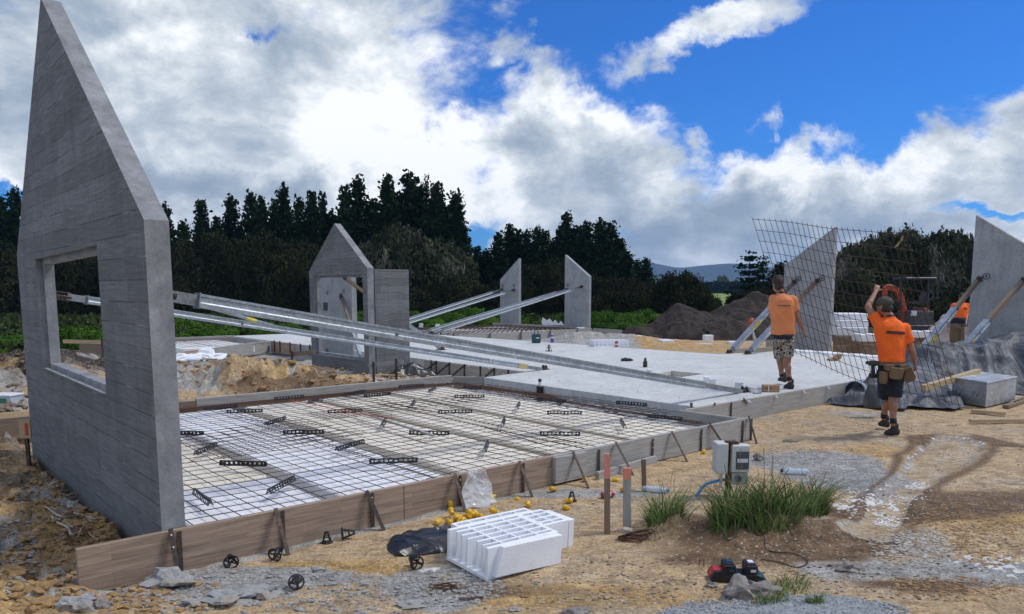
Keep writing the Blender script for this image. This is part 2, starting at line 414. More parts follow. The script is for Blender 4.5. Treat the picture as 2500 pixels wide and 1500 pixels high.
M['oldwood'] = timber('old_brown_timber', (.27, .20, .13), (.20, .145, .10), (.11, .08, .06), False)
def galv(name, tint=(.34, .38, .41), k=1.0):
    m, nt, b = mat(name); q = NT(nt)
    sp = q.vor(60, out='Color'); bw = nt.nodes.new('ShaderNodeRGBToBW'); nt.links.new(sp, bw.inputs[0]); c = q.mix(.3, tint, bw.outputs[0], 'OVERLAY'); n = q.noise(5, 6, .7, .5)
    c = q.mix(.5, c, q.ramp(n, [(.3, .25), (.7, .72)]), 'OVERLAY'); c = q.mix(q.mr(q.noise(11, 4, .6), .62, .8, 0, .5), c, (.22, .2, .17))
    q.col(c, b); b.inputs['Metallic'].default_value = k; q.nt.links.new(q.mr(n, .3, .7, .38, .62), b.inputs['Roughness']); q.bump(n, b, .1, .004); return m
M['galv'] = galv('galvanised_steel', k=.6); M['galv2'] = galv('dull_galvanised_steel', (.25, .27, .28), .6)
M['toolbox'] = galv('toolbox_sheet_metal', (.55, .57, .57), .85)
M['rust'] = simple('rusty_steel', (.16, .075, .045), (.07, .038, .028), .85, .1, 40, 5, .4, .002)
M['rebar'] = simple('dark_rebar', (.10, .05, .034), (.048, .027, .022), .8, .2, 30, 4, .2, .001)
M['pegm'] = simple('dark_steel_peg', (.10, .075, .06), (.045, .04, .038), .6, .5, 25, 5, .25, .002, dirt=(18, (.22, .13, .08), .5, .7))
def epsm():
    m, nt, b = mat('white_polystyrene'); q = NT(nt)
    v = q.vor(150); c = q.ramp(q.noise(3, 5, .6), [(.3, (.78, .80, .84)), (.7, (.86, .88, .90))])
    c = q.mix(q.mr(q.noise(9, 6, .7), .58, .75, 0, .45), c, (.62, .55, .42)); q.col(c, b); b.inputs['Roughness'].default_value = .75
    b.inputs['Subsurface Weight'].default_value = 0.0
    q.bump(q.math('ADD', v, q.noise(40, 3)), b, .5, .003); return m
M['eps'] = epsm()
def podm():
    m, nt, b = mat('sunned_polystyrene'); q = NT(nt)
    # pods yellow with age from block to block
    base = q.ramp(q.rnd(), [(0, (.80, .81, .83)), (.3, (.80, .80, .80)), (.45, (.76, .73, .65)), (1, (.72, .68, .58))])
    t = q.attr('age', 'Fac'); base = q.mix(t, (.80, .82, .86), (.78, .72, .58))
    c = q.mix(q.mr(q.noise(3.5, 6, .65), .5, .8, 0, .55), base, (.55, .49, .40)); c = q.mix(q.mr(q.noise(30, 4, .7), .62, .75, 0, .5), c, (.35, .28, .2))
    q.col(c, b); b.inputs['Roughness'].default_value = .8; q.bump(q.vor(120), b, .3, .003); return m
M['pod'] = podm()
M['black'] = simple('black_plastic', (.018, .018, .02), (.010, .010, .012), .42, 0, 20, 3, .1)
M['poly'] = simple('black_polythene', (.030, .033, .036), (.015, .016, .018), .33, 0, 6, 4, .25, .01, dirt=(5, (.20, .17, .13), .55, .8))
M['yellow'] = simple('yellow_plastic_cap', (.85, .52, .02), (.75, .42, .01), .4, 0, 20, 3, .1, rndv=.25)
M['red'] = simple('red_plastic', (.55, .04, .025), (.45, .03, .02), .35)
M['redstring'] = simple('red_string', (.60, .05, .05), None, .8)
M['white'] = simple('white_plastic', (.75, .76, .76), (.65, .66, .66), .45)
M['cream'] = simple('cream_conduit', (.50, .44, .35), (.38, .32, .24), .6)
M['blue'] = simple('blue_hose', (.045, .28, .62), (.04, .22, .5), .4)
M['teal'] = simple('teal_plastic', (.012, .075, .09), (.008, .05, .06), .45)
M['orangem'] = simple('orange_machine_paint', (.62, .10, .025), (.42, .06, .02), .5, 0, 6, 5, .1, dirt=(8, (.1, .06, .04), .5, .75))
M['dark'] = simple('dark_machine_metal', (.06, .06, .068), (.032, .032, .036), .5, .3, 10)
M['grime'] = simple('grimy_machine_panel', (.16, .10, .085), (.06, .055, .055), .6, .1, 8)
M['pinkpaint'] = None
M['gpvc'] = simple('grey_pvc', (.30, .36, .42), (.25, .30, .36), .45)
M['card'] = simple('brown_cardboard', (.40, .25, .13), (.32, .19, .10), .85)
M['sand'] = simple('tan_sand', (.47, .36, .22), (.38, .28, .17), .95, 0, 14, 6, .5, .01)
M['paintw'] = simple('white_paint_mark', (.8, .8, .8), None, .7)
M['yellowlab'] = simple('yellow_label', (.85, .68, .08), None, .5)
M['ink'] = simple('black_ink', (.03, .03, .03), None, .7)
M['greenlab'] = simple('green_label', (.03, .22, .08), None, .6)
M['redpaint'] = simple('red_paint_mark', (.6, .06, .04), (.5, .05, .03), .8)
def glassy(name, c, rough=.15, alpha=.5):
    m, nt, b = mat(name); b.inputs['Base Color'].default_value = (*c, 1); b.inputs['Roughness'].default_value = rough; b.inputs['Alpha'].default_value = alpha
    q = NT(nt); q.bump(q.noise(8, 4, .6), b, .3, .01); return m
M['clear'] = glassy('clear_polythene', (.75, .77, .78), .18, .42)
M['bottle'] = glassy('clear_bottle_plastic', (.62, .75, .88), .12, .5)
M['smoke'] = simple('smoked_window', (.10, .12, .13), (.06, .07, .08), .15)
M['leafy'] = None
def tarpm():
    m, nt, b = mat('grey_tarpaulin_painted_folds'); q = NT(nt)
    c = q.ramp(q.noise(2.0, 5, .55, .8, q.mp((1.6, .5, 1), rot=(0, 0, -.6))), [(.3, (.042, .047, .056)), (.52, (.085, .094, .108)), (.72, (.24, .255, .275))]); q.col(c, b); b.inputs['Roughness'].default_value = .55; b.inputs['Specular IOR Level'].default_value = .3  # pale and dark streaks put fold highlights and crease shade into the colour
    h = q.noise(2.2, 4, .5, 1.2, q.mp((1.6, .5, 1), rot=(0, 0, -.6))); n1 = q.bump(h, None, .7, .10); q.bump(q.noise(9, 4, .5, 1.6), b, .35, .02, n1); return m
M['tarp'] = tarpm()
def skinm(): return simple('skin', (.36, .185, .115), (.27, .125, .075), .55, 0, 14, 4, .1, .002)
M['skin'] = skinm()
def cloth(name, c1, c2, fold=.5):
    m, nt, b = mat(name); q = NT(nt); n = q.noise(5, 5, .6, 1.0); c = q.ramp(n, [(.3, c2), (.7, c1)]); q.col(c, b); b.inputs['Roughness'].default_value = .85
    h = q.noise(5.5, 4, .5, 1.5, q.mp((1, 1, .7), rot=(.3, .5, .2))); n1 = q.bump(h, None, fold, .03); q.bump(q.noise(300, 2), b, .1, .001, n1); return m
M['hivis'] = cloth('bright_orange_shirt', (.95, .16, .012), (.85, .12, .01)); M['faded'] = cloth('faded_orange_shirt', (.84, .27, .09), (.62, .23, .10))
M['navy'] = cloth('navy_cloth', (.014, .018, .03), (.008, .010, .018)); M['khaki'] = cloth('khaki_cloth', (.16, .13, .085), (.11, .09, .06))
M['leather'] = cloth('tan_suede_leather', (.20, .125, .065), (.13, .08, .042), .3); M['boot'] = cloth('dusty_dark_boot', (.055, .05, .047), (.03, .028, .027), .2)
M['hair'] = simple('dark_brown_hair', (.045, .022, .014), (.02, .011, .008), .6, 0, 60, 4, .6, .01); M['cap'] = cloth('grey_green_cap', (.075, .072, .055), (.05, .048, .038), .1)
def camo():
    m, nt, b = mat('camouflage_cloth'); q = NT(nt); v = q.noise(22, 3, .5, 1.0)
    c = q.ramp(v, [(.0, (.02, .02, .02)), (.43, (.10, .09, .075)), (.5, (.42, .38, .32)), (.6, (.20, .18, .15))], 'CONSTANT'); q.col(c, b); b.inputs['Roughness'].default_value = .85; return m
M['camo'] = camo()
def leaf(name, c1, c2, c3, rv=.35, transl=True):
    m, nt, b = mat(name); q = NT(nt)
    c = q.ramp(q.noise(.9 if 'grass' not in name else 28, 4, .7), [(.3, c3), (.5, c2), (.72, c1)]); c = q.mix(1.0, c, q.ramp(q.rnd(), [(0, 1 - rv), (1, 1)]), 'MULTIPLY')
    f = q.noise(6, 3, .7); c = q.mix(.5, c, q.ramp(f, [(.3, .2), (.7, .8)]), 'OVERLAY')
    q.col(c, b); b.inputs['Roughness'].default_value = .7; b.inputs['Specular IOR Level'].default_value = .04 if 'grass' not in name else .25; return m
M['conif'] = leaf('dark_conifer_foliage', (.026, .056, .018), (.014, .032, .011), (.005, .013, .005))
M['scrub'] = leaf('brownish_dark_foliage', (.046, .050, .022), (.024, .030, .013), (.009, .012, .006))
M['silver'] = leaf('silvery_highlit_foliage', (.26, .25, .20), (.050, .062, .032), (.014, .024, .011))  # palest leaf tone also stands in for silvery highlights on the crowns
M['cover'] = leaf('olive_undergrowth', (.085, .10, .035), (.045, .065, .02), (.02, .03, .01), .3)
M['bright'] = leaf('bright_green_foliage', (.13, .25, .035), (.07, .155, .02), (.024, .065, .010), .35)
M['grassb'] = leaf('rank_grass', (.24, .27, .08), (.10, .17, .035), (.045, .09, .018), .2)
M['grassd'] = leaf('dry_grass', (.34, .28, .15), (.25, .2, .1), (.17, .13, .07), .2)
M['bark'] = simple('grey_brown_bark', (.09, .075, .06), (.045, .036, .03), .95, 0, 10, 5, .6, .03, stretch=(1, 1, .2))
def bp(a):  # uv mapping along timber: x horizontal run in building frame, y height
    pass
def uv_uz(co, n):
    u, v = LB(co.x, co.y)
    if abs(n.z) > .7: return (u, v)
    return (u, co.z) if abs(n.x * VD.x + n.y * VD.y) > .7 else (v + 7.3, co.z)
# ------------------------------------------------------------------ terrain
def bumpf(x, y, cx, cy, sx, sy, rot, h, p=2.0):
    c, s = math.cos(rot), math.sin(rot); a = ((x - cx) * c + (y - cy) * s) / sx; b = (-(x - cx) * s + (y - cy) * c) / sy
    return h * np.exp(-(np.abs(a) ** p + np.abs(b) ** p))
def gc(px, py, z=0.0):
    g = G(px, py, z); return g.x, g.y
def locuv(x, y):
    dx, dy = x - OX, y - OY
    return dx * UX + dy * UY, -dx * UY + dy * UX
def boxmask(u, v, u0, u1, v0, v1, s=.05):
    return sst(u, u0 - s, u0) * sst(-u, -u1 - s, -u1) * sst(v, v0 - s, v0) * sst(-v, -v1 - s, -v1)
def rect(px, py, x, y, rx, ry, z=0.0, s=.5):        # soft ragged ground patch about the place seen at px, py; radii in metres
    cx, cy = gc(px, py, z); k = min(rx, ry); x = x + (fbm(x * 1.9 + px, y * 1.9, 5, 91, .62) - .5) * 1.5 * max(k, .25); y = y + (fbm(x * 1.9, y * 1.9 + px, 5, 97, .62) - .5) * 1.3 * max(k, .25); d = np.sqrt(((x - cx) / rx) ** 2 + ((y - cy) / ry) ** 2); return sst(-d, -1.0 - s * .5, -1.0 + s * .5)
def HM(x, y, masks=False):
    x = np.asarray(x, float); y = np.asarray(y, float); u, v = locuv(x, y)
    n_lo = fbm(x * .35, y * .35, 4, 3) - .5; n_mid = fbm(x * 1.6, y * 1.6, 5, 11) - .5; n_hi = fbm(x * 7, y * 7, 5, 23, .6) - .5; n_vh = fbm(x * 24, y * 24, 4, 41, .6) - .5
    far = sst(y, 60, 200)
    left = sst(-x, 2.2, 3.2) * sst(-y, -9, -7.5) + sst(-u, -.56, -.5) * sst(v, .05, .2) * sst(-v, -9, -7)
    left = np.clip(left, 0, 1)
    # dug soil between the near box and the doorway panel
    mid = boxmask(u, v, -6, 8.0, 6.2, 14.0, 1.0)
    rubble = np.clip(rect(560, 1440, x, y, 1.0, .38, 0, .6) + rect(300, 1440, x, y, .5, .5, 0, .6), 0, 1)
    flaky = rect(2230, 1350, x, y, .42, .32, 0, .7)
    right = sst(x, 2.5, 4)
    rough = np.clip(.30 + left * 1.0 + mid * 1.0 + rubble * .7 + flaky * .5, 0, 1.4)
    h = n_lo * .05 + n_mid * .05 * (.3 + rough) + n_hi * .045 * rough + n_vh * .014 * (rough + .15)
    clod = np.abs(fbm(x * 4.3, y * 4.3, 4, 71) - .5) * 2
    h = h + (left + mid * .8) * (.10 - clod * .25)
    h = h * (1 - far)
    # mounds
    for px, py, z, sx, sy, ro, a in ((585, 905, .4, .9, .5, .15, .38), (700, 925, .25, .8, .5, .3, .16), (790, 935, .2, .8, .5, .2, .14), (880, 940, .2, 1.1, .6, 0, .08), (480, 935, .2, 1.1, .7, 0, .14), (640, 890, .2, 1.2, .6, 0, .12), (230, 875, .4, 2.4, .8, .1, .42), (60, 900, .4, 2.4, 1.2, 0, .45),
                                (1490, 815, .4, 2.2, 1.0, 0, .36), (1380, 824, .3, 1.3, .7, 0, .2), (1640, 832, .1, 2.5, .9, 0, .10)):
        cx, cy = gc(px, py, z); h = h + bumpf(x, y, cx, cy, sx, sy, ro, a) * (1 + (n_mid * 2.0 + n_hi * 1.2) * (1 - .75 * sst(y, 17, 20)))
    cx, cy = gc(1880, 1275, .12); h = h + bumpf(x, y, cx, cy, .55, .34, .15, .17, 2.0) * (1 + n_hi * 1.2)
    cx, cy = gc(1640, 1285, .08); h = h + bumpf(x, y, cx, cy, .17, .15, 0, .11, 2.0) * (1 + n_hi * 2)
    cx, cy = gc(1950, 1560, .0); h = h + bumpf(x, y, cx, cy, .62, .26, .0, .10, 2.6)
    cx, cy = gc(160, 1410, .0); h = h - bumpf(x, y, cx, cy, .22, .12, .3, .12)
    # wheel-worn shallow channel to the right
    def track(pts):
        d = np.full(x.shape, 99.0); wob = (fbm(x * 2.3, y * 2.3, 4, 131) - .5) * .35
        for (ax, ay, aw), (bx, by, bw) in zip(pts[:-1], pts[1:]):
            p0 = gc(ax, ay); p1 = gc(bx, by); ex, ey = p1[0] - p0[0], p1[1] - p0[1]; t = np.clip(((x - p0[0]) * ex + (y - p0[1]) * ey) / (ex * ex + ey * ey), 0, 1)
            d = np.minimum(d, np.hypot(x - p0[0] - t * ex, y - p0[1] - t * ey) / (aw + (bw - aw) * t))
        return d + wob
    tk = track([(2335, 1078, .28), (2290, 1125, .27), (2235, 1170, .17), (2180, 1215, .15), (2150, 1270, .16), (2110, 1310, .2)])
    h = h - (1 - sst(tk, .8, 1.15)) * .035 + np.exp(-((tk - 1.25) / .2) ** 2) * .012
    for px, py, rx, ry, d in ((2290, 1100, .5, .7, .03), (2150, 1260, .5, .4, .03)):
        h = h - rect(px, py, x, y, rx, ry) * d
    # sink under slabs, boxes and the trench beside the tall gable panel
    sink = np.clip(boxmask(u, v, .50, 7.5, .03, 6.0, .03) + boxmask(u, v, 7.4, 17.3, .9, 5.9, .04) + boxmask(u, v, 9.05, 14.8, 5.5, 21.0, .1) + boxmask(u, v, 5.6, 9.2, 15.2, 20.9, .1), 0, 1)
    h = h * (1 - sink) + sink * -.12
    h = h - boxmask(u, v, .38, .56, .1, 5.0, .12) * .03
    if not masks: return h
    grey = np.clip(rect(2010, 1145, x, y, .75, .95, 0, .6) + rect(500, 1415, x, y, 1.2, .22, 0, .8) * .8 + rect(1080, 1430, x, y, .35, .38, 0, .8) * .9 + rect(1440, 1205, x, y, .75, .16, 0, .6) + rect(2420, 1400, x, y, .7, .3, 0, .7) * .7 + rect(2070, 1390, x, y, .4, .28, 0, .8) * .6
                   + mid * sst(fbm(x * 1.1, y * 1.1, 4, 5), .46, .60) * .8 + rect(2120, 1010, x, y, .8, .35, 0, .8) * .5 + sst(y, 16, 20) * sst(-x, -4.6, -3.6) * .9 + sst(-x, 3.4, 3.9) * sst(fbm(x * 1.1, y * 1.1, 3, 8), .45, .6) * .6 + rect(330, 1420, x, y, .5, .4, 0, 1) * .5, 0, 1)
    strip = boxmask(u, v, -.3, 7.6, -.10, .05, .05) * sst(-u, -4.2, -3.6); grey = np.clip(grey + strip, 0, 1)
    wet = np.clip(rect(2190, 1250, x, y, .62, .28, 0, .7) + rect(2080, 1340, x, y, .45, .3, 0, .8) * .8 + rect(2380, 1220, x, y, .9, .35, 0, .9) * .8 + rect(1250, 1440, x, y, .5, .15, 0, .9) * .5 + rect(2260, 1430, x, y, .5, .12, 0, .9) * .8 + rect(2330, 1250, x, y, .6, .3, 0, .8) * .6
                  + rect(2260, 1075, x, y, .25, .35, 0, .8) * .8 + rect(2440, 1080, x, y, .2, .55, 0, .8) * .8 + rect(1150, 1440, x, y, .3, .12, 0, .9) * .5 + rect(1640, 1270, x, y, .25, .2, 0, .8) * .7 + rect(1850, 1290, x, y, .75, .45, .1, .9) * .8 + rect(1700, 1340, x, y, .4, .15, .1, .9) * .4
                  + mid * sst(fbm(x * .9 + 5, y * .9, 3, 15), .52, .62) * .7 + left * sst(fbm(x * 1.9, y * 1.9, 3, 25), .5, .65) * .6 + rect(1450, 815, x, y, 4.5, 2.5, 0, .8) * .6, 0, 1)
    wn = fbm(x * 9, y * 9, 4, 33, .6)
    ring = np.exp(-((tk - 1.02) / .09) ** 2)
    grey = np.clip(grey + ring * .8 + (1 - sst(tk, .85, 1.0)) * .35, 0, 1); wet = np.clip(wet * sst(tk, .9, 1.05) + np.exp(-((tk - 1.45) / .35) ** 2) * .75, 0, 1)
    wn2 = fbm(x * 26, y * 26, 4, 43, .65)
    white = np.clip((rect(2150, 1235, x, y, .55, .25, 0, .8)) * sst(wn * .5 + wn2 * .5, .53, .58) + ring * .8 * sst(wn2, .5, .62) + rect(1130, 1390, x, y, .3, .14, 0, .9) * sst(wn, .58, .62) * .8 + rect(2430, 1380, x, y, .3, .25, 0, .9) * sst(wn * .5 + wn2 * .5, .55, .6) * .8, 0, 1)
    ochre = np.clip(.35 * sst(fbm(x * .8, y * .8, 4, 51), .42, .62) + left * .35 + mid * .35 + rect(2160, 1100, x, y, .45, .5, 0, .8) * .6 + rect(880, 1400, x, y, .9, .22, 0, .9) * .5 + rect(1400, 1460, x, y, .8, .2, 0, .9) * .45 + rect(2400, 1260, x, y, .5, .3, 0, .9) * .5 + rect(1760, 848, x, y, 4, 2, 0, .8) * .5, 0, 1)
    top = np.clip(sst(y, 27, 29) * sst(x, 3.5, 5) * sst(-y, -45, -40) + rect(100, 900, x, y, 3, 2.0, .3, .8) * .65, 0, 1)
    field = sst(y, 52, 60); veg = sst(y, 30, 33) * sst(-x, -4.2, -3.4) * .0
    return h, (grey, wet, white), (ochre, np.clip(top, 0, 1), np.clip(field + veg, 0, 1))
def H(x, y): return float(HM(np.array([x]), np.array([y]))[0])
def OG(px, py, dz=0.0):                              # the point of the terrain seen at a pixel of the photo
    z = 0.0
    for i in range(6):
        g = G(px, py, z); z = .5 * z + .5 * H(g.x, g.y) if i else H(g.x, g.y)
    g = G(px, py, z); return Vector((g.x, g.y, z + dz))
def axis(lo, hi, d0, d1, a, b, g):                   # fine step between a and b, growing outside
    out = list(np.arange(a, b, d0)); t = b; st = d0
    while t < hi: out.append(t); st *= g; t += st
    out.append(hi); t = a - d0; st = d0; pre = []
    while t > lo: pre.append(t); st *= g; t -= st
    pre.append(lo); return np.array(pre[::-1] + out)
def ground():
    m, nt, b = mat('site_soil'); q = NT(nt)
    A = q.attr('mask_a'); C = q.attr('mask_b')
    sa = nt.nodes.new('ShaderNodeSeparateColor'); nt.links.new(A, sa.inputs[0]); sb = nt.nodes.new('ShaderNodeSeparateColor'); nt.links.new(C, sb.inputs[0])
    fin = q.noise(38, 6, .72); med = q.noise(5.5, 7, .7, .6); lo = q.noise(1.3, 6, .65, .5)
    def soil(c1, c2, c3): return q.ramp(med, [(.28, c3), (.5, c2), (.68, c1)])
    tan = soil((.64, .485, .30), (.50, .365, .215), (.27, .185, .11)); och = soil((.62, .43, .20), (.46, .295, .115), (.25, .14, .05))
    gry = soil((.47, .465, .44), (.35, .34, .315), (.20, .19, .175)); brn = soil((.28, .19, .115), (.185, .12, .07), (.09, .06, .038))
    drk = soil((.085, .066, .052), (.055, .043, .034), (.028, .022, .018)); grs = soil((.30, .36, .10), (.20, .27, .06), (.12, .18, .04))
    def wob(s, a=.30, bb=.62): return q.mr(q.math('ADD', s, q.math('MULTIPLY', q.math('SUBTRACT', q.math('ADD', q.math('MULTIPLY', med, .6), q.math('MULTIPLY', fin, .4)), .5), 1.5)), a, bb)
    c = q.mix(wob(sb.outputs[0], .25, .8), tan, och); c = q.mix(q.mr(lo, .5, .7, 0, .5), c, gry); c = q.mix(wob(sa.outputs[0]), c, gry); c = q.mix(wob(sa.outputs[1], .3, .75), c, brn)
    c = q.mix(wob(sb.outputs[1], .4, .6), c, drk); c = q.mix(wob(sb.outputs[2], .45, .55), c, grs); c = q.mix(wob(sa.outputs[2], .45, .55), c, (.72, .72, .70))
    # pebbles, crumbs and dark specks
    v1 = q.vor(45, out='Color'); v1d = q.vor(45); st = nt.nodes.new('ShaderNodeSeparateColor'); nt.links.new(v1, st.inputs[0])
    c = q.mix(q.math('MULTIPLY', q.mr(st.outputs[0], .74, .8), q.mr(v1d, .45, .3, 0, .75)), c, q.ramp(st.outputs[1], [(0, (.62, .58, .50)), (.5, (.40, .36, .30)), (1, (.16, .12, .09))]))
    v2 = q.vor(17, out='Color', vec=q.mp((1, 1, 1), loc=(3, 3, 3))); v2d = q.vor(17, vec=q.mp((1, 1, 1), loc=(3, 3, 3))); s2 = nt.nodes.new('ShaderNodeSeparateColor'); nt.links.new(v2, s2.inputs[0])
    c = q.mix(q.math('MULTIPLY', q.mr(s2.outputs[0], .86, .9), q.mr(v2d, .36, .24, 0, .6)), c, q.ramp(s2.outputs[1], [(0, (.5, .46, .4)), (.6, (.3, .25, .2)), (1, (.14, .1, .07))]))
    c = q.mix(.75, c, q.ramp(fin, [(.32, .18), (.66, .76)]), 'OVERLAY'); stk = q.noise(9, 5, .7, .8, q.mp((.6, 2.2, 1), rot=(0, 0, .25))); c = q.mix(.5, c, q.ramp(stk, [(.36, .26), (.6, .60)]), 'OVERLAY')
    q.col(c, b); b.inputs['Roughness'].default_value = .93; b.inputs['Specular IOR Level'].default_value = .2
    n1 = q.bump(med, None, .8, .05); n2 = q.bump(fin, None, .8, .018, n1); q.bump(v1d, b, .35, .006, n2)
    M['soil'] = m
    xs = axis(-3500, 3500, .034, 0, -5.2, 6.6, 1.045); ys = axis(-60, 4000, .032, 0, 2.9, 12.5, 1.028)
    Xg, Yg = np.meshgrid(xs, ys); h, a, c2 = HM(Xg.ravel(), Yg.ravel(), True)
    nx, ny = len(xs), len(ys)
    co = np.stack([Xg.ravel(), Yg.ravel(), h], 1)
    me = bpy.data.meshes.new('ground'); me.vertices.add(nx * ny); me.vertices.foreach_set('co', co.ravel())
    i = np.arange((nx - 1) * (ny - 1)); r_, c_ = i // (nx - 1), i % (nx - 1); v0 = r_ * nx + c_
    quad = np.stack([v0, v0 + 1, v0 + nx + 1, v0 + nx], 1).ravel().astype(np.int32)
    nf = len(i); me.loops.add(nf * 4); me.loops.foreach_set('vertex_index', quad); me.polygons.add(nf)
    me.polygons.foreach_set('loop_start', np.arange(0, nf * 4, 4, dtype=np.int32)); me.polygons.foreach_set('use_smooth', np.ones(nf, bool)); me.update(calc_edges=True)
    for nm, ch in (('mask_a', a), ('mask_b', c2)):
        at = me.attributes.new(nm, 'FLOAT_COLOR', 'POINT'); d = np.ones((nx * ny, 4), np.float32)
        for k in range(3): d[:, k] = np.broadcast_to(ch[k], (nx * ny,))
        at.data.foreach_set('color', d.ravel())
    me.materials.append(m); o = bpy.data.objects.new('ground', me); COL.objects.link(o); tag(o, 'sandy trampled building site ground', None, None, 'structure')
    print('ground', nx, ny)
ground()
# distant mountains
def hills():
    m, nt, b = mat('haze_tinted_mountain'); q = NT(nt); c = q.ramp(q.noise(.004, 8, .65), [(.3, (.015, .030, .035)), (.7, (.04, .06, .05))]); q.col(c, b); b.inputs['Roughness'].default_value = 1  # bluish dark woods: part of the haze is tinted into this colour
    D = 2600.0; k = D / 1884
    prof = [(-900, 700), (200, 690), (1000, 672), (1500, 655), (1560, 648), (1590, 641), (1625, 646), (1665, 652), (1700, 648), (1735, 643), (1775, 642), (1830, 647), (1900, 655), (1980, 662), (2100, 664), (2300, 672), (2600, 670), (3400, 692)]
    xs = np.linspace(-900, 3400, 260); zs = np.interp(xs, [p[0] for p in prof], [p[1] for p in prof]); zs = zs + (fbm(xs * .012, xs * 0, 4, 9) - .5) * 7 + (fbm(xs * .2, xs * 0, 2, 19) - .5) * 1.2
    V_ = []; F_ = []; rows = 22
    for j in range(rows):
        t = j / (rows - 1)
        for i, px in enumerate(xs):
            top = (704 - zs[i]) * k; wx = (px - 1250) * k; t2 = t ** 1.3
            z = top * t2 * (1 - .10 * (fbm(np.array([wx * .006]), np.array([t * 5]), 4, 29)[0] - .5) * (1 - t) * 8) ; V_.append((wx, D - 700 + 700 * t + 60 * math.sin(px * .02), max(-2, z) if j else -3))
    for i, px in enumerate(xs): V_.append(((px - 1250) * k, D + 500, -3))
    n = len(xs)
    for j in range(rows):
        for i in range(n - 1): F_.append((j * n + i, j * n + i + 1, (j + 1) * n + i + 1, (j + 1) * n + i))
    mb = MB(); mb.add(V_, F_); o = mb.build('hills', m, smooth=True); tag(o, 'haze-tinted blue wooded mountain range on the horizon', None, None, 'structure')
hills()
# ------------------------------------------------------------------ concrete panels
def panel(outer, holes, plane, t0, t1):
    """outline in (run, z); plane 'u' or 'v' tells which local axis is constant"""
    bm = bmesh.new(); f0 = (lambda a, z: B(t0, a, z)) if plane == 'u' else (lambda a, z: B(a, t0, z))
    off = (UD if plane == 'u' else VD) * (t1 - t0); ed = []
    for lp in [outer] + holes:
        vs = [bm.verts.new(f0(*p)) for p in lp]
        for i in range(len(vs)): ed.append(bm.edges.new((vs[i], vs[(i + 1) % len(vs)])))
    if holes: bmesh.ops.triangle_fill(bm, use_beauty=True, edges=ed)
    else: bm.faces.new([v for v in bm.verts])
    r = bmesh.ops.extrude_face_region(bm, geom=list(bm.faces)); bmesh.ops.translate(bm, verts=[g for g in r['geom'] if isinstance(g, bmesh.types.BMVert)], vec=off)
    bmesh.ops.recalc_face_normals(bm, faces=bm.faces); bm.verts.index_update(); out = ([tuple(v.co) for v in bm.verts], [tuple(v.index for v in f.verts) for f in bm.faces]); bm.free(); return out
def build_panel(parts, name, parent, mats, bevel=.006):
    mb = MB()
    for p in parts: mb.add(*p)
    o = mb.build(name, mats, parent, uvf=uv_uz, bevel=bevel); return o
def edge_mats(o, axis_dir, m_edge):
    me = o.data; me.materials.append(m_edge); k = len(me.materials) - 1
    for p in me.polygons:
        if abs(p.normal.dot(axis_dir)) < .5: p.material_index = k
def socket(p, nrm, parent, r=.045):
    mb = MB(); q = nrm.to_track_quat('Z', 'Y').to_matrix().to_4x4(); q.translation = p
    mb.lathe([(r, 0), (r, .004)], 20, q, 1); mb.lathe([(r * .78, .004), (r * .72, .007)], 20, q, 0); mb.lathe([(r * .34, .007), (r * .3, .009)], 14, q, 1); o = mb.build('lifting_socket', [M['conc_edge'], M['ink']], parent); return o  # black centre stands in for the shade of the socket hollow
# tall gable panel with its window
root = empty('gable_panel', B(.6, 2.4, 0), 'tall board-marked concrete gable panel with a window opening, nearest the camera', 'wall panel')
PK = 2.68
o1 = panel([(.03, -.06), (.03, 2.36), (PK, 4.43), (4.93, 2.29), (4.93, -.10)], [[(1.29, 1.085), (1.29, 2.255), (3.85, 2.215), (3.85, 1.10)]], 'u', .525, .585)
o2 = panel([(.03, -.06), (.03, 2.36), (PK, 4.43), (4.93, 2.29), (4.93, -.10)], [[(1.335, 1.135), (1.335, 2.205), (3.80, 2.165), (3.80, 1.145)]], 'u', .585, .680)
w = build_panel([o1], 'board_face', root, M['board'], 0); edge_mats(w, UD, M['conc_edge'])
w = build_panel([o2], 'panel_body', root, M['conc_edge'], 0)
# doorway sized gable panel and its side panel
root = empty('gable_panel', B(7.6, 10.5, 0), 'small board-marked gable panel with a doorway-sized opening behind the soil heap', 'wall panel')
a, b_ = 9.22, 11.95
o1 = panel([(a, -.1), (a, 2.35), (10.62, 3.37), (b_, 2.32), (b_, -.1)], [[(9.42, .34), (9.42, 2.21), (11.72, 2.21), (11.72, .34)]], 'u', 7.50, 7.56)
o2 = panel([(a, -.1), (a, 2.35), (10.62, 3.37), (b_, 2.32), (b_, -.1)], [[(9.47, .40), (9.47, 2.16), (11.67, 2.16), (11.67, .40)]], 'u', 7.56, 7.66)
w = build_panel([o1], 'board_face', root, M['board'], 0); edge_mats(w, UD, M['conc_edge']); build_panel([o2], 'panel_body', root, M['conc_edge'], 0)
root = empty('wall_panel', B(8.1, 9.3, 0), 'plain board-marked rectangular concrete panel, right of the small gable panel', 'wall panel')
w = build_panel([panel([(7.68, -.1), (7.68, 2.325), (8.54, 2.325), (8.54, -.1)], [], 'v', 9.20, 9.35)], 'board_face', root, M['board'], .004); edge_mats(w, VD, M['conc_edge'])
root = empty('wall_panel', B(9, 13.5, 0), 'smooth grey concrete panel seen through the opening of the small gable panel', 'wall panel')
build_panel([panel([(12.62, 0), (12.62, 2.25), (14.8, 2.25), (14.8, 0)], [], 'u', 9.0, 9.15)], 'panel_body', root, M['conc'])
for v, z in ((13.95, 1.80), (13.03, 1.84)): socket(B(8.998, v, z), -UD, root, .06)
mb = MB(); mb.box(B(8.99, 14.07, 1.42), (.02, .22, .22), Matrix.Rotation(math.pi / 2 - AZ, 3, 'Z')); mb.build('cast_in_plate', M['dark'], root)
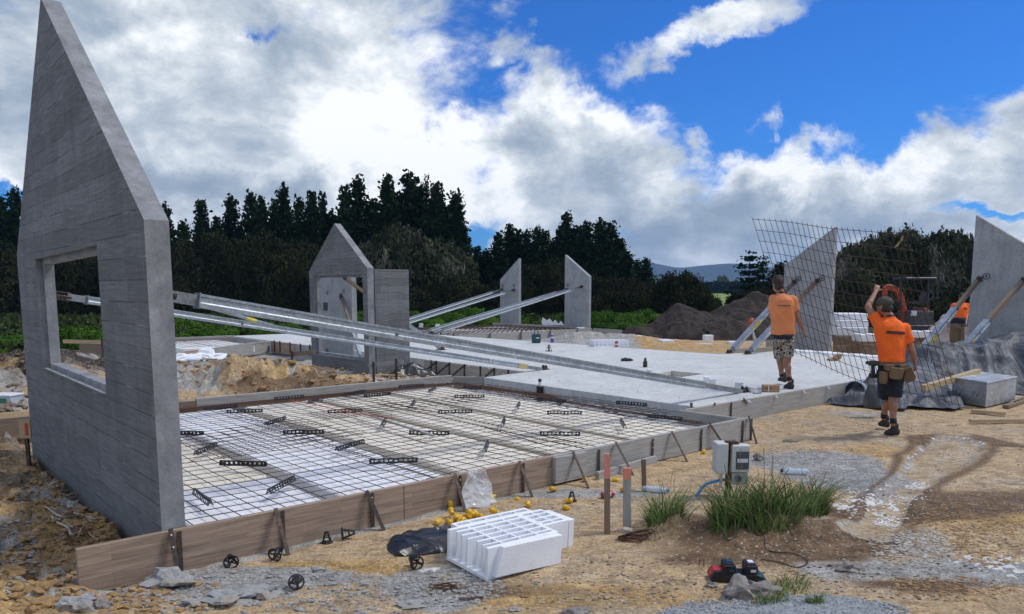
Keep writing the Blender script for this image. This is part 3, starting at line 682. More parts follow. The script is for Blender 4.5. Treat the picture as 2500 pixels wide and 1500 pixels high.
def halfgable(lab, outer, u, socks, t=.15):
    vm = sum(p[0] for p in outer) / len(outer); r = empty('half_gable_panel', B(u, vm, .28), lab, 'wall panel', 'half gable panels standing propped on the far slabs')
    build_panel([panel(outer, [], 'u', u, u + t)], 'panel_body', r, M['conc'])
    for v, z in socks: socket(B(u - .002, v, z), -UD, r, .075)
    return r
halfgable('small sloping-topped panel at the back, peak on its right side', [(20.82, .15), (20.82, 3.25), (22.13, 2.31), (22.13, .15)], 22, [(21.95, 2.02), (21.15, 2.05)])
halfgable('small sloping-topped panel at the back, peak on its left side', [(16.48, .1), (16.48, 2.40), (17.88, 3.31), (17.88, .1)], 22, [(17.7, 2.05)])
halfgable('sloping-topped panel with its peak on the right, behind the held mesh sheet', [(4.56, .2), (4.56, 3.51), (5.95, 2.54), (5.95, .2)], 18.7, [(5.52, 2.18), (4.84, 2.18)])
halfgable('large sloping-topped panel at the right edge behind the grey tarpaulin', [(-.35, .1), (-.35, 2.48), (1.25, 3.58), (1.25, .1)], 18.7, [(.94, 2.19), (.05, 2.19)])
# ------------------------------------------------------------------ main slab and foundation boxes
def slabpoly(name, lab, pts, z0, z1, m, cat='slab', holes=()):
    bm = bmesh.new(); ed = []
    for lp in [pts] + list(holes):
        vs = [bm.verts.new(B(p[0], p[1], z1)) for p in lp]
        for i in range(len(vs)): ed.append(bm.edges.new((vs[i], vs[(i + 1) % len(vs)])))
    bmesh.ops.triangle_fill(bm, use_beauty=True, edges=ed)
    r = bmesh.ops.extrude_face_region(bm, geom=list(bm.faces)); bmesh.ops.translate(bm, verts=[g for g in r['geom'] if isinstance(g, bmesh.types.BMVert)], vec=(0, 0, z0 - z1))
    bmesh.ops.recalc_face_normals(bm, faces=bm.faces); bm.verts.index_update(); mb = MB(); mb.add([tuple(v.co) for v in bm.verts], [tuple(v.index for v in f.verts) for f in bm.faces]); bm.free()
    c = B(sum(p[0] for p in pts) / len(pts), sum(p[1] for p in pts) / len(pts), z0); o = mb.build(name, m, loc=c, bevel=.004); return tag(o, lab, cat)
slabpoly('concrete_slab', 'broad pale poured concrete floor slab across the middle of the site', [(7.80, .93), (17.2, .93), (17.2, 5.2), (15.35, 5.75), (14.75, 15.9), (14.6, 20.9), (8.95, 20.9), (9.06, 5.85), (7.80, 5.62)], -.1, .29, M['slab'],
         holes=[[(10.61, 3.89), (11.35, 4.08), (11.38, 3.32), (10.6, 3.27)]])
mb = MB(); mb.box(B(10.98, 3.64, .12), (.9, .95, .1), Matrix.Rotation(math.pi / 2 - AZ, 3, 'Z')); tag(mb.build('sand_infill', M['sand'], loc=B(10.98, 3.64, .1)), 'sand in the rectangular recess of the pale slab', 'sand')
FB = 'timber formwork boards'
def fboard(p0, p1, z0, z1, t, m, lab, side=-1, group=FB):
    """board between local points p0 and p1 (centre line offset to the outside)"""
    a = B(*p0, (z0 + z1) / 2); b = B(*p1, (z0 + z1) / 2); mb = MB(); mb.bar(a, b, t, z1 - z0)
    o = mb.build('formwork_board', m, loc=(a + b) / 2 - Vector((0, 0, (z1 - z0) / 2)), uvf=uv_uz, bevel=.003); return tag(o, lab, 'formwork board', group)
fboard((0, 0), (2.42, 0), -.02, .29, .045, M['lvl'], 'brown laminated board at the near corner below the tall gable panel')
fboard((2.425, 0), (4.14, 0), -.02, .29, .045, M['lvl'], 'brown laminated board behind the clear polythene sheet')
fboard((4.13, -.05), (4.57, -.05), .02, .282, .05, M['greyb'], 'short grey nail-holed splice board covering the joint of brown and grey boards')
fboard((4.145, 0), (7.52, 0), .0, .29, .045, M['greyb'], 'long grey board along the front right of the mesh-covered box')
fboard((7.525, 0), (7.66, 0), .0, .285, .045, M['greyb'], 'stub of grey board at the right corner of the mesh-covered box')
fboard((7.47, .03), (7.42, .93), .0, .288, .045, M['greyb'], 'short grey return board between the mesh-covered box and the slab')
fboard((7.5, .90), (12.6, .90), -.02, .292, .05, M['greyb'], 'long grey board facing the front edge of the pale slab')
fboard((12.61, .87), (14.6, .87), -.04, .285, .05, M['greyb'], 'grey board beside the pipe at the right end of the slab edge')
fboard((.3, 6.02), (2.75, 6.02), .02, .30, .06, M['oldwood'], 'dark brown board at the far side beside the tall gable panel')
fboard((2.755, 6.02), (7.35, 6.02), .02, .33, .07, M['greyb'], 'long grey board along the far side of the mesh-covered box')
fboard((7.38, 6.0), (7.85, 5.66), .02, .30, .05, M['greyb'], 'short angled grey board at the far corner of the mesh-covered box')
fboard((9.0, 5.95), (9.0, 9.3), -.05, .285, .045, M['greyb'], 'grey board with steel pegs right of the plain panel')
fboard((8.93, 14.0), (8.93, 15.8), -.05, .29, .045, M['greyb'], 'grey board below the slab left of the small gable panel')
fboard((8.93, 15.81), (8.93, 17.6), -.05, .29, .045, M['lvl'], 'reddish laminated board below the far left slab')
fboard((5.25, 14.92), (6.34, 15.70), -.05, .30, .045, M['lvl'], 'reddish board end beside the heap of torn white bags')
fboard((6.35, 15.74), (8.9, 17.7), -.05, .30, .045, M['greyb'], 'grey board at the front of the far left mesh-covered box')
fboard((6.5, 20.6), (8.9, 20.6), .05, .33, .05, M['greyb'], 'grey board at the back of the far left mesh-covered box')
fboard((4.2, 18.2), (6.5, 20.6), .05, .33, .05, M['greyb'], 'weathered board behind the far left mesh-covered box')
rng = random.Random(7)
RB = Matrix.Rotation(math.pi / 2 - AZ, 3, 'Z')          # turns x into the u direction
RZ = math.pi / 2 - AZ
# ------------------------------------------------------------------ polystyrene pods under the mesh
def podmesh(lu, lv):
    mb = MB(); t = .025; c = .012; h = .20
    pr = [(-lu / 2, -lv / 2), (lu / 2, -lv / 2), (lu / 2, lv / 2), (-lu / 2, lv / 2)]
    def rg(ins, z):
        out = []; cr = .05
        for sx, sy in ((-1, -1), (1, -1), (1, 1), (-1, 1)):
            x = sx * (lu / 2 - ins); y = sy * (lv / 2 - ins)
            a = [(x - sx * 0, y - sy * cr), (x - sx * cr * .3, y - sy * cr * .3), (x - sx * cr, y)]
            if sx * sy < 0: a = a[::-1]
            out += [(p[0], p[1], z) for p in a]
        return out
    r0, r1, r2 = rg(.0, 0), rg(.006, h - .012), rg(.02, h); n = len(r0)
    mb.add(r0 + r1 + r2, [(i + k * n, (i + 1) % n + k * n, (i + 1) % n + (k + 1) * n, i + (k + 1) * n) for k in (0, 1) for i in range(n)] + [tuple(range(2 * n, 3 * n))])
    return mb
cols = [(.80, 1.88), (2.05, 3.13), (3.30, 4.38), (4.55, 5.63), (5.80, 6.92)]
rowsv = [(.30, 1.38), (1.42, 2.50), (2.54, 3.62), (3.66, 4.74), (4.78, 5.66)]
podp = {}
for i, (u0, u1) in enumerate(cols):
    for j, (v0, v1) in enumerate(rowsv):
        key = (round(u1 - u0, 2), round(v1 - v0, 2), i >= 3 or (i == 2) or (i == 0 and 1 <= j <= 2))
        if key not in podp:
            o = podmesh(key[0], key[1]).build('foam_pod', M['pod'])
            at = o.data.attributes.new('age', 'FLOAT', 'POINT'); at.data.foreach_set('value', [(.85 if key[2] else .05)] * len(o.data.vertices)); podp[key] = o
            tag(o, None, 'foam block', 'polystyrene pods under the near mesh')
        else: o = dup(podp[key])
        o.location = B((u0 + u1) / 2, (v0 + v1) / 2, -.01 + rng.uniform(-.004, .004)); o.rotation_euler = (0, 0, RZ + rng.uniform(-.006, .006))
        cn = ['nearest the tall gable panel', 'second from the gable panel', 'in the middle', 'second from the right end', 'at the right end'][i]
        rn = ['front row', 'second row', 'third row', 'fourth row', 'back row by the grey board'][j]
        o['label'] = '%s foam pod, %s, column %s' % ('yellowed' if key[2] else 'white', rn, cn)
def strip(pts, z0, z1, m, name, lab, cat):
    c = B(*pts[0], z0); mb = MB(); mb.prism([B(p[0], p[1], z1) for p in pts], (0, 0, z0 - z1)); return tag(mb.build(name, m, loc=c), lab, cat)
strip([(.74, .03), (7.4, .03), (7.4, .27), (.74, .27)], -.05, .185, M['conc'], 'concrete_strip', 'grey concrete strip inside the front boards of the mesh-covered box', 'concrete strip')
strip([(7.05, .28), (7.75, .95), (7.75, 5.6), (7.05, 5.6)], -.1, .12, M['conc'], 'footing_strip', 'cluttered concrete footing between the foam pods and the pale slab', 'concrete footing')
# ------------------------------------------------------------------ reinforcing mesh sheets
def msag(u, v, s, z0, amp=.028):
    return z0 + amp * (fbm(np.array([u * .55]), np.array([v * .55]), 2, s)[0] - .5) * 2
def mesh_sheet(name, lab, u0, u1, v0, v1, sp, z0, seed, r=.0038, rot=0, grp='reinforcing mesh sheets', amp=.028):
    mb = MB(); rg = random.Random(seed); cu, cv = (u0 + u1) / 2, (v0 + v1) / 2; c, s = math.cos(rot), math.sin(rot)
    def tr(u, v, dz):
        a, b = u - cu, v - cv; uu, vv = cu + a * c - b * s, cv + a * s + b * c; return B(uu, vv, msag(uu, vv, seed, z0, amp) + dz)
    nu = int((u1 - u0) / sp); nv = int((v1 - v0) / sp)
    for i in range(nu + 1):
        u = u0 + i * sp; e0, e1 = v0 - .08, v0 + nv * sp + .08; n = max(3, int((e1 - e0) / .3))
        mb.tube([tr(u, e0 + (e1 - e0) * k / n, 0) for k in range(n + 1)], r, 4, cap=False)
    for j in range(nv + 1):
        v = v0 + j * sp; e0, e1 = u0 - .08, u0 + nu * sp + .08; n = max(3, int((e1 - e0) / .3))
        mb.tube([tr(e0 + (e1 - e0) * k / n, v, 2 * r) for k in range(n + 1)], r, 4, cap=False)
    return tag(mb.build(name, M['rebar'], loc=B(cu, cv, z0)), lab, 'wire mesh', grp)
mesh_sheet('reinforcing_mesh', 'rusty mesh sheet over the near white pods beside the tall gable panel', .78, 3.05, .14, 5.75, .178, .235, 3)
mesh_sheet('reinforcing_mesh', 'rusty mesh sheet over the middle pods of the near box', 2.85, 5.0, .16, 5.6, .178, .243, 4)
mesh_sheet('reinforcing_mesh', 'rusty mesh sheet over the yellowed pods at the right of the near box', 4.85, 7.05, .15, 5.6, .178, .235, 5, rot=.012)
mesh_sheet('reinforcing_mesh', 'extra small mesh sheet lapped over the brown smear between two white pods', 1.7, 3.4, 2.3, 3.9, .178, .258, 6, rot=.05)
mesh_sheet('reinforcing_mesh', 'narrow lap of mesh at the far side of the near box', 3.6, 6.2, 3.5, 4.2, .178, .262, 8, rot=-.03)
# trench bars, long bars at the far side and the right edge
def rebar(pts, r, lab, name='steel_bar', grp='loose reinforcing bars', m='rust'):
    mb = MB(); mb.tube(pts, r, 6); return tag(mb.build(name, M[m], loc=pts[0]), lab, 'steel bar', grp)
for i, (du, z) in enumerate(((0, .10), (.05, .02), (.10, .13))):
    pass
for i, (uu, z, w) in enumerate(((.725, .16, 'upper bar in the trench beside the tall gable panel'), (.765, .06, 'lower bar in the trench beside the tall gable panel'), (.79, .17, 'bar in the trench hugging the nearest white pod'))):
    rebar([B(uu, .1 + k * .8, z + .008 * math.sin(k * 2 + i)) for k in range(7)], .008, w)
labs = ['bar lying closest to the grey back board', 'second bar along the back of the near box', 'third bar along the back of the near box', 'bar along the back edge nearest the pods']
for i in range(4):
    v = 5.93 - i * .055; rebar([B(1.5 + k * .9 + i * .2, v + .012 * math.sin(k + i), .215 - i * .006) for k in range(7)], .008, labs[i])
labs = ['rusty bar of the bundle crossing the far right of the box, lowest', 'rusty bar of the far right bundle with a hooked end', 'rusty bar of the far right bundle nearest the pods', 'rusty bar of the far right bundle nearest the slab', 'rusty bar crossing to the near right corner']
for i in range(4):
    a = B(7.0 + i * .03, 5.7 - i * .1, .24 + i * .008); b2 = B(7.08 + i * .035, 2.9 + i * .06, .25 + i * .006)
    pts = [a.lerp(b2, k / 6) + Vector((.012 * math.sin(k * 1.7 + i), 0, .006 * math.sin(k * 2.3 + i))) for k in range(7)]; d = (b2 - a).normalized()
    pts += [b2 + d * .05 + Vector((0, 0, -.01)), b2 + d * .09 - UD * .03 + Vector((0, 0, -.05)), b2 + d * .06 - UD * .07 + Vector((0, 0, -.07))]; rebar(pts, .0085, labs[i])
for i in range(2):
    rebar([B(7.0 + .04 * i + .02 * math.sin(k + i), 3.6 - k * .55, .235 + i * .01) for k in range(7)], .0075, ('rusty bar running to the grey return board, inner', 'rusty bar running to the grey return board, outer')[i])
# wire tangle between pods and slab
mesh_sheet('reinforcing_mesh', 'rumpled mesh beside the pale slab at the far right of the near box', 7.12, 7.66, 1.2, 5.4, .178, .20, 14, r=.0038, amp=.05)
# concrete spatter lumps in that strip
def lumps(name, lab, cat, n, ufn, r0, r1, m, sq=(1, 1, .5), seed=1, lvl=0, jag=.3, kind='stuff'):
    rg = random.Random(seed); mb = MB(); first = None
    for i in range(n):
        p = ufn(rg)
        if p is None: continue
        r = r0 + (r1 - r0) * rg.random() ** 2.5; mb.rock((p.x, p.y, p.z + r * .15), r, rg, sq, lvl, 0, jag)
    return tag(mb.build(name, m, smooth=False), lab, cat, None, kind)
lumps('crushed_foam', 'crumbs of foam and concrete beside the pale slab', 'rubble', 260, lambda g: B(g.uniform(7.05, 7.72), g.uniform(1.1, 5.5), .13), .01, .05, M['conc'], (1.4, 1.2, .4), 5)
# ------------------------------------------------------------------ black perforated bar chairs (strips)
def chair_strip(L):
    mb = MB(); h = .045; n = max(5, int(L / .042))
    for s in (-1, 1):
        for zz, hh in ((h - .004, .010), (.005, .009)):
            mb.bar((-L / 2, s * (.004 + .018 * (1 - zz / h)), zz), (L / 2, s * (.004 + .018 * (1 - zz / h)), zz), .004, hh)
        for i in range(n + 1):
            x = -L / 2 + L * i / n; w = .022 if i in (0, n, n // 2) else .013
            mb.bar((min(max(x, -L / 2 + w / 2), L / 2 - w / 2), s * .020, .0), (min(max(x, -L / 2 + w / 2), L / 2 - w / 2), s * .006, h), w, .003, (0, 1, 0))
    mb.box((0, 0, h), (L, .012, .004)); return mb
strips = [(430, 1061, 492, 1061), (538, 1134, 650, 1137), (690, 1059, 793, 1058), (554, 1008, 641, 1005), (640, 1041, 704, 1021), (815, 1102, 893, 1079), (474, 1112, 530, 1087), (899, 1131, 1022, 1127),
          (805, 1008, 880, 1005), (884, 970, 958, 963), (998, 1060, 1098, 1061), (1068, 1009, 1155, 1007), (1108, 971, 1184, 970), (1314, 1062, 1420, 1063), (1333, 1010, 1423, 1011), (1313, 977, 1380, 982),
          (1580, 1018, 1667, 1026), (1504, 985, 1580, 991), (652, 1207, 720, 1170), (474, 1202, 516, 1235), (931, 1043, 943, 1026), (1003, 994, 1012, 982), (1048, 958, 1062, 950), (1226, 1040, 1231, 1024), (1181, 1107, 1191, 1080), (1260, 1000, 1268, 986), (1516, 1028, 1527, 1047),
          (672, 976, 740, 970), (840, 966, 893, 957), (498, 1001, 580, 993), (1128, 948, 1180, 951), (970, 947, 1040, 942), (755, 985, 775, 978), (1215, 896, 1216, 895)][:-1]
where = {0: 'by the tall gable panel, level with its window pier', 1: 'lying on the nearest white pods, left of middle', 2: 'over the brown smear at left', 3: 'at the far left near the back board', 4: 'slanting left of the brown smear', 5: 'slanting at the right of the small mesh lap', 6: 'slanting on the nearest white pod column', 7: 'long one at the front middle'}
cs = {}
for i, (x0, y0, x1, y1) in enumerate(strips):
    a = G(x0, y0, .262); b2 = G(x1, y1, .262); L = (b2 - a).length; key = .24 if L < .28 else (.34 if L < .40 else .46)
    if key not in cs: cs[key] = chair_strip(key).build('bar_chair', M['black']); tag(cs[key], None, 'bar chair', 'black plastic bar chairs on the mesh'); o = cs[key]
    else: o = dup(cs[key])
    c = (a + b2) / 2; u, v = LB(c.x, c.y); o.location = (c.x, c.y, .255); o.rotation_euler = (0, 0, math.atan2(b2.y - a.y, b2.x - a.x))
    side = 'nearest' if u < 2.2 else ('left' if u < 3.6 else ('middle' if u < 4.9 else ('right' if u < 6.2 else 'far right')))
    dep = 'front' if v < 1.3 else ('centre' if v < 3 else ('rear' if v < 4.6 else 'back board'))
    ang = 'running across' if abs(y1 - y0) < .15 * abs(x1 - x0) else ('slanting' if abs(y1 - y0) < abs(x1 - x0) else 'pointing away')
    lab = 'black bar chair %s, %s part of the box, toward the %s' % (ang, side, dep)
    if i in where: lab = 'black perforated bar chair %s' % where[i]
    o['label'] = lab
seen = {}
for o in [o for o in bpy.data.objects if o.name.startswith('bar_chair')]:
    seen.setdefault(o['label'], []).append(o)
for l, os_ in seen.items():
    if len(os_) > 1:
        os_.sort(key=lambda o: o.location.y)
        for k, o in enumerate(os_): o['label'] = l.replace('part of the box, toward the', 'part, toward the') + (', nearer one', ', farther one', ', farthest one')[min(k, 2)] + ('' if k < 3 else ' of all')
# ------------------------------------------------------------------ steel pegs
def peg(a, b, lab, w=.03, m='pegm', dr=None, name='steel_peg'):
    a = Vector(a); b = Vector(b); d = (b - a).normalized(); side = d.cross(dr or VD); side.normalize(); nrm = side.cross(d)
    mb = MB(); mb.bar(a, b, w, .004, tuple(nrm)); mb.bar(a + side * w / 2 + nrm * w * .42, b + side * w / 2 + nrm * w * .42, .004, w * .85, tuple(nrm))
    hm = MB(); r = empty(name, b, lab, 'steel peg', 'steel pegs holding the formwork')
    # a little rivet-like nail hole row on the face
    q = (-nrm).to_track_quat('Z', 'Y').to_matrix().to_4x4()
    for t in (.12, .35):
        q.translation = a.lerp(b, t) - nrm * .0022; mb.lathe([(.006, 0), (.005, .0012)], 8, q, 1)
    mb.build('angle_bar', [M[m], M['white'] if rng.random() < .35 else M['black']], r); return r
def vpeg(u, lab, v=-.035, zt=.28, zb=-.02): return peg(B(u, v, zt), B(u, v, zb), lab)
def u_at(px, v, py=1100):
    r = ray(px, py); c = LB(0, 0); d = Vector((r[0], r[1], 0)); dv = d.dot(VD); t = (v - c[1]) / dv; return c[0] + d.dot(UD) * t
def legfoot(bx, by):
    u, v = LB(*OG(bx, by).xy); v = min(v, -.13); p = B(u_at(bx, v), v); p.z = H(p.x, p.y) - .03; return p
pegs = [(425, 403, 1294, 420, 1402), (683, 665, 1240, 697, 1360), (905, 890, 1195, 937, 1297), (1122, 1107, 1155, 1138, 1252), (1277, 1265, 1125, 1303, 1215)]
nm = ['nearest the camera below the gable corner', 'left of the black sheet', 'behind the black polythene sheet', 'holding up the clear polythene sheet', 'right of the clear sheet']
for (vx, ax, ay, bx, by), n_ in zip(pegs, nm):
    vpeg(u_at(vx, -.03), 'upright rusty peg against the brown board, ' + n_)
    u = u_at(ax, -.03); peg(B(u, -.045, .315), legfoot(bx, by), 'leaning rusty peg bracing the brown board, ' + n_)
for vx, n_ in ((1462, 'left of the low stub board'), (1593, 'behind the low stub board'), (1711, 'above the lone yellow cap'), (1811, 'at the box corner, left one'), (1832, 'at the box corner, right one')):
    vpeg(u_at(vx, -.03), 'upright peg against the grey board, ' + n_, zt=.265)
for (ax, bx, by), n_ in zip(((1396, 1443, 1195), (1500, 1552, 1162), (1636, 1683, 1129), (1728, 1776, 1090), (1823, 1850, 1085)), ('black one beside the splice board', 'near the pink-topped stakes', 'middle one of the long board', 'behind the electrical box', 'outermost at the box corner')):
    u = u_at(ax, -.03); peg(B(u, -.045, .315), legfoot(bx, by), 'leaning peg bracing the grey board, ' + n_)
for ax, ay, bx, by, n_ in ((1745, 975, 1763, 1012, 'left'), (1815, 975, 1842, 1016, 'right')):
    u = u_at(ax, .86, 990); peg(B(u, .855, .31), G(bx, by, .0), 'leaning peg against the slab edge board, ' + n_ + ' one')
peg(B(u_at(1786, .86, 990), .86, .285), B(u_at(1786, .86, 990), .86, -.02), 'upright pale peg against the slab edge board')
peg(B(7.78, 1.0, .34), B(7.80, .98, .05), 'thick rusty peg in the corner where box and slab meet', .05)
# pegs along the inner slab edge, right of the plain panel
for i, v in enumerate((6.3, 6.75, 7.2, 7.75, 8.3, 8.8, 9.0)):
    n_ = ['nearest the brace foot', 'second from the brace foot', 'third from the brace foot', 'fourth from the brace foot', 'third from the plain panel', 'second from the plain panel', 'nearest the plain panel'][i]
    peg(B(8.96, v, .30), B(8.96, v, -.02), 'upright peg on the inner slab edge, ' + n_, dr=UD)
    if i in (1, 3, 4, 5): peg(B(8.95, v - .05, .30), B(8.75, v + .25, .0), 'leaning peg on the inner slab edge, ' + n_, dr=UD)
for i, v in enumerate((14.3, 14.9, 15.5, 16.2, 16.9, 17.3)):
    n_ = ['closest to the small gable panel', 'second from the small gable panel', 'third from the small gable panel', 'third from the box corner', 'second from the box corner', 'beside the box corner'][i]
    peg(B(8.88, v, .33), B(8.88, v, -.02), 'upright peg on the far left slab edge, ' + n_, dr=UD)
# small white brackets nailed on the slab edges
mbk = MB(); mbk.box((0, 0, 0), (.05, .012, .02)); mbk.box((.0, -.02, -.01), (.02, .05, .006)); bk = tag(mbk.build('edge_clip', M['white']), 'white clip on the slab edge board, leftmost', 'clip', 'white clips on the slab edge boards')
cl = [(1828, 977), (1895, 957), (1963, 947), (2022, 943)]
for i, (px, py) in enumerate(cl):
    o = bk if i == 0 else dup(bk); o.location = B(u_at(px, .86, py), .86, .27); o.rotation_euler = (.3, 0, RZ)
    o['label'] = ('white clip on the slab edge board beside the leaning pegs', 'white clip on the slab edge board left of the cardboard box', 'white clip on the slab edge board under the walking man', 'white clip on the slab edge board nearest the pipe')[i]
for i, v in enumerate((6.9, 7.6, 8.3)):
    o = dup(bk); o.location = B(8.96, v, .27); o.rotation_euler = (.3, 0, RZ + 1.57); o['label'] = 'white clip on the inner slab edge, ' + ('nearest the brace foot', 'middle one', 'nearest the plain panel')[i]
# ------------------------------------------------------------------ panel braces
def brace(top, foot, lab, w=.095, h=.12, split=.12, wall=None, spl2=.9, lab_at=None, marks=False, thin=.62, sc=1.0, up=(0, 0, 1)):
    top = Vector(top); foot = Vector(foot); d = (foot - top); L = d.length; d.normalize()
    r = empty('panel_brace', foot, lab, 'prop', 'galvanised braces propping the panels')
    a = top + d * .12; b2 = foot - d * .10; s1 = top + d * (L * split); s2 = top + d * (L * spl2)
    def chan(mb, p, q_, w_, h_):          # C section: web and two lips
        t = .006; dd = (q_ - p).normalized(); sd_ = dd.cross(ZD).normalized(); u2 = sd_.cross(dd)
        poly = [(-w_ / 2, -h_ / 2), (w_ / 2, -h_ / 2), (w_ * .5, -h_ * .18), (w_ * .42, -h_ * .08), (w_ * .42, h_ * .22), (w_ / 2, h_ * .32), (w_ / 2, h_ / 2), (-w_ / 2, h_ / 2), (-w_ / 2, h_ * .32), (-w_ * .42, h_ * .22), (-w_ * .42, -h_ * .08), (-w_ * .5, -h_ * .18)]
        mb.prism([p + sd_ * x + u2 * y for x, y in poly], q_ - p)
    mb = MB(); chan(mb, s1, s2, w, h); mb.build('outer_channel', M['galv'], r)
    mb = MB(); mb.bar(a, s1, w * thin, h * thin + .02); mb.build('upper_rail', M['oldwood'] if sc < 1 and split > .2 else M['galv2'], r)
    mb = MB(); mb.bar(s2, b2, w * thin + .01, h * thin + .01); hm = mb; sd_ = d.cross(ZD).normalized()
    if sd_.dot(Vector((0, -1, 0))) < 0: sd_ = -sd_
    for t in (.25, .5, .75):
        q = sd_.to_track_quat('Z', 'Y').to_matrix().to_4x4(); q.translation = s2.lerp(b2, t) + sd_ * (w * thin / 2 + .005); hm.lathe([(.011, 0), (.010, .0015)], 10, q, 1)  # black discs stand in for the shade inside the pin holes
    mb.build('lower_rail', [M['galv2'], M['ink']], r)
    mb = MB(); 
    for t in (.25,): 
        q = sd_.to_track_quat('Z', 'Y').to_matrix().to_4x4(); q.translation = s1.lerp(s2, t) + sd_ * (w * .34); mb.lathe([(.02, 0), (.018, .02), (.008, .022), (.008, .035)], 8, q)
    mb.build('clamp_bolt', M['galv2'], r)
    mb = MB(); mb.box(s1 + d * .01, (w + .016, .012, h + .016), d.to_track_quat('Y', 'Z').to_matrix()); mb.build('collar', M['galv2'], r)
    mb = MB(); n = (wall or d).normalized(); qq = n.to_track_quat('Z', 'Y').to_matrix()
    mb.box(top, (.12, .12, .012), qq); s_ = d.cross(n)
    s_ = s_.normalized() if s_.length > 1e-3 else Vector((1, 0, 0))
    for k in (-1, 1): mb.bar(top + s_ * .03 * k, top + d * .16 + s_ * .03 * k, .008, .07, tuple(n))
    mb.tube([top + d * .1 - s_ * .06, top + d * .1 + s_ * .06], .012, 8); mb.build('head_bracket', M['pegm'], r)
    mb = MB(); mb.box(foot + Vector((0, 0, .006)), (.20, .12, .012), Matrix.Rotation(math.atan2(d.y, d.x), 3, 'Z'))
    dh = Vector((d.x, d.y, 0)).normalized(); s3 = dh.cross(ZD)
    for k in (-1, 1): mb.prism([foot + s3 * .035 * k + dh * x + ZD * z for x, z in ((-.07, .012), (.06, .012), (.02, .09), (-.04, .10))], s3 * .008)
    mb.tube([foot + ZD * .06 - s3 * .06, foot + ZD * .06 + s3 * .06], .012, 8); mb.lathe([(.016, 0), (.016, .03), (.008, .03), (.008, .05)], 8, Matrix.Translation(foot + dh * .05)); mb.build('foot_plate', M['pegm'], r)
    if lab_at:
        c = top + d * (L * lab_at); mb = MB(); mb.bar(c - d * .20 + sd_ * (w / 2 + .003), c + d * .20 + sd_ * (w / 2 + .003), .002, h * .55); s = mb.build('yellow_label', M['yellowlab'], r)
        mb = MB(); cc = c + sd_ * (w / 2 + .0045)
        for k in range(9):
            if k == 4: continue
            mb.bar(cc - d * (.16 - k * .037), cc - d * (.16 - k * .037 - .024), .001, h * .24)
        mb.build('lettering', M['ink'], s)
    return r, d, s1, s2, sd_
brace(B(.72, .62, 1.885), B(9.66, 1.36, .29), 'thick nearest brace sloping from the tall gable panel to the slab front', w=.085, h=.104, split=.035, wall=UD, spl2=.86)
r_, d_, s1_, s2_, sd2 = brace(B(.78, 4.42, 1.845), B(9.57, 5.87, .29), 'second long brace passing behind the window of the tall gable panel', w=.085, h=.088, split=.035, wall=UD, spl2=.90)
mb = MB(); c = s2_ - d_ * .18; mb.bar(s2_ + d_ * .02, s2_ + d_ * .30, .10 * .62 + .014, .13 * .62 + .014); mb.build('yellow_band', simple('worn_yellow_paint', (.55, .38, .08), (.35, .33, .28), .7, 0, 14), r_)
def text_mesh(s, size, mw, parent, m, name='painted_mark', ext=.001):
    cu = bpy.data.curves.new('t', 'FONT'); cu.body = s; cu.size = size; cu.extrude = ext; cu.align_x = 'CENTER'; cu.align_y = 'CENTER'
    t = bpy.data.objects.new('t', cu); COL.objects.link(t); dg = bpy.context.evaluated_depsgraph_get(); me = bpy.data.meshes.new_from_object(t.evaluated_get(dg)); bpy.data.objects.remove(t)
    off = Vector(parent.location) if parent is not None else Vector()
    if parent is not None and parent.parent is not None: off = off + Vector(parent.parent.location)
    me.transform(Matrix.Translation(-off) @ mw); me.materials.clear(); me.materials.append(m); me.name = name; o = bpy.data.objects.new(name, me); COL.objects.link(o)
    if parent is not None: o.parent = parent
    return o
def face_matrix(p, xdir, nrm):
    x = Vector(xdir).normalized(); n = Vector(nrm); n = (n - x * n.dot(x)).normalized(); y = n.cross(x); m = Matrix((x, y, n)).transposed().to_4x4(); m.translation = p; return m
pm = s2_ - d_ * .75; upv = sd2
text_mesh('P  C', .11, face_matrix(pm + sd2 * .053, d_, sd2), r_, M['paintw'])
# thin inner strut between the two long braces
r3 = empty('strut', B(.75, 2.4, .0), 'thin round strut crossing behind the thick brace, with a yellow band', 'prop')
a = AY(405, 722, 6.6); b2 = AY(672, 797, 9.3); mb = MB(); mb.tube([a, b2], .017, 10); mb.build('tube', M['galv'], r3)
d = (b2 - a).normalized(); c = a.lerp(b2, .66); mb = MB(); mb.tube([c, c + d * .28], .0185, 10); mb.build('yellow_band', M['yellowlab'], r3)
# braces of the other panels
brace(B(8.98, 13.17, 1.72), B(8.0, 12.3, .1) + Vector((1.1, -.6, 0)), 'weathered brace seen through the opening, on the smooth inner panel', w=.07, h=.09, split=.5, wall=-UD, sc=.9)
brace(B(7.70, 10.75, 2.22), B(10.9, 11.25, .29), 'brown brace leaving the back of the small gable panel, foot on the slab', w=.07, h=.09, split=.3, wall=UD, sc=.9)
for (ut, vt, zt, uf, vf, lab) in ((21.97, 21.95, 1.86, 15.0, 21.6, 'upper of the two braces of the leftmost back panel'), (21.97, 21.13, 1.84, 15.0, 20.9, 'lower of the two braces of the leftmost back panel'), (21.97, 17.7, 1.86, 14.9, 18.3, 'rear brace of the back panel whose peak is on the left'), (21.97, 16.86, 1.98, 14.9, 17.5, 'front brace of the back panel whose peak is on the left')):
    brace(B(ut, vt, zt), B(uf, vf, .27), lab, w=.10, h=.11, split=.08, wall=-UD, spl2=.93)
brace(B(18.67, 5.62, 2.09), B(15.73, 5.66, .29), 'left brace of the panel behind the held mesh sheet', w=.11, h=.13, split=.36, wall=-UD, spl2=.94, lab_at=.62, sc=.9)
brace(B(18.67, 4.96, 2.12), B(15.85, 5.22, .29), 'right brace of the panel behind the held mesh sheet', w=.11, h=.13, split=.40, wall=-UD, spl2=.94, sc=.9)
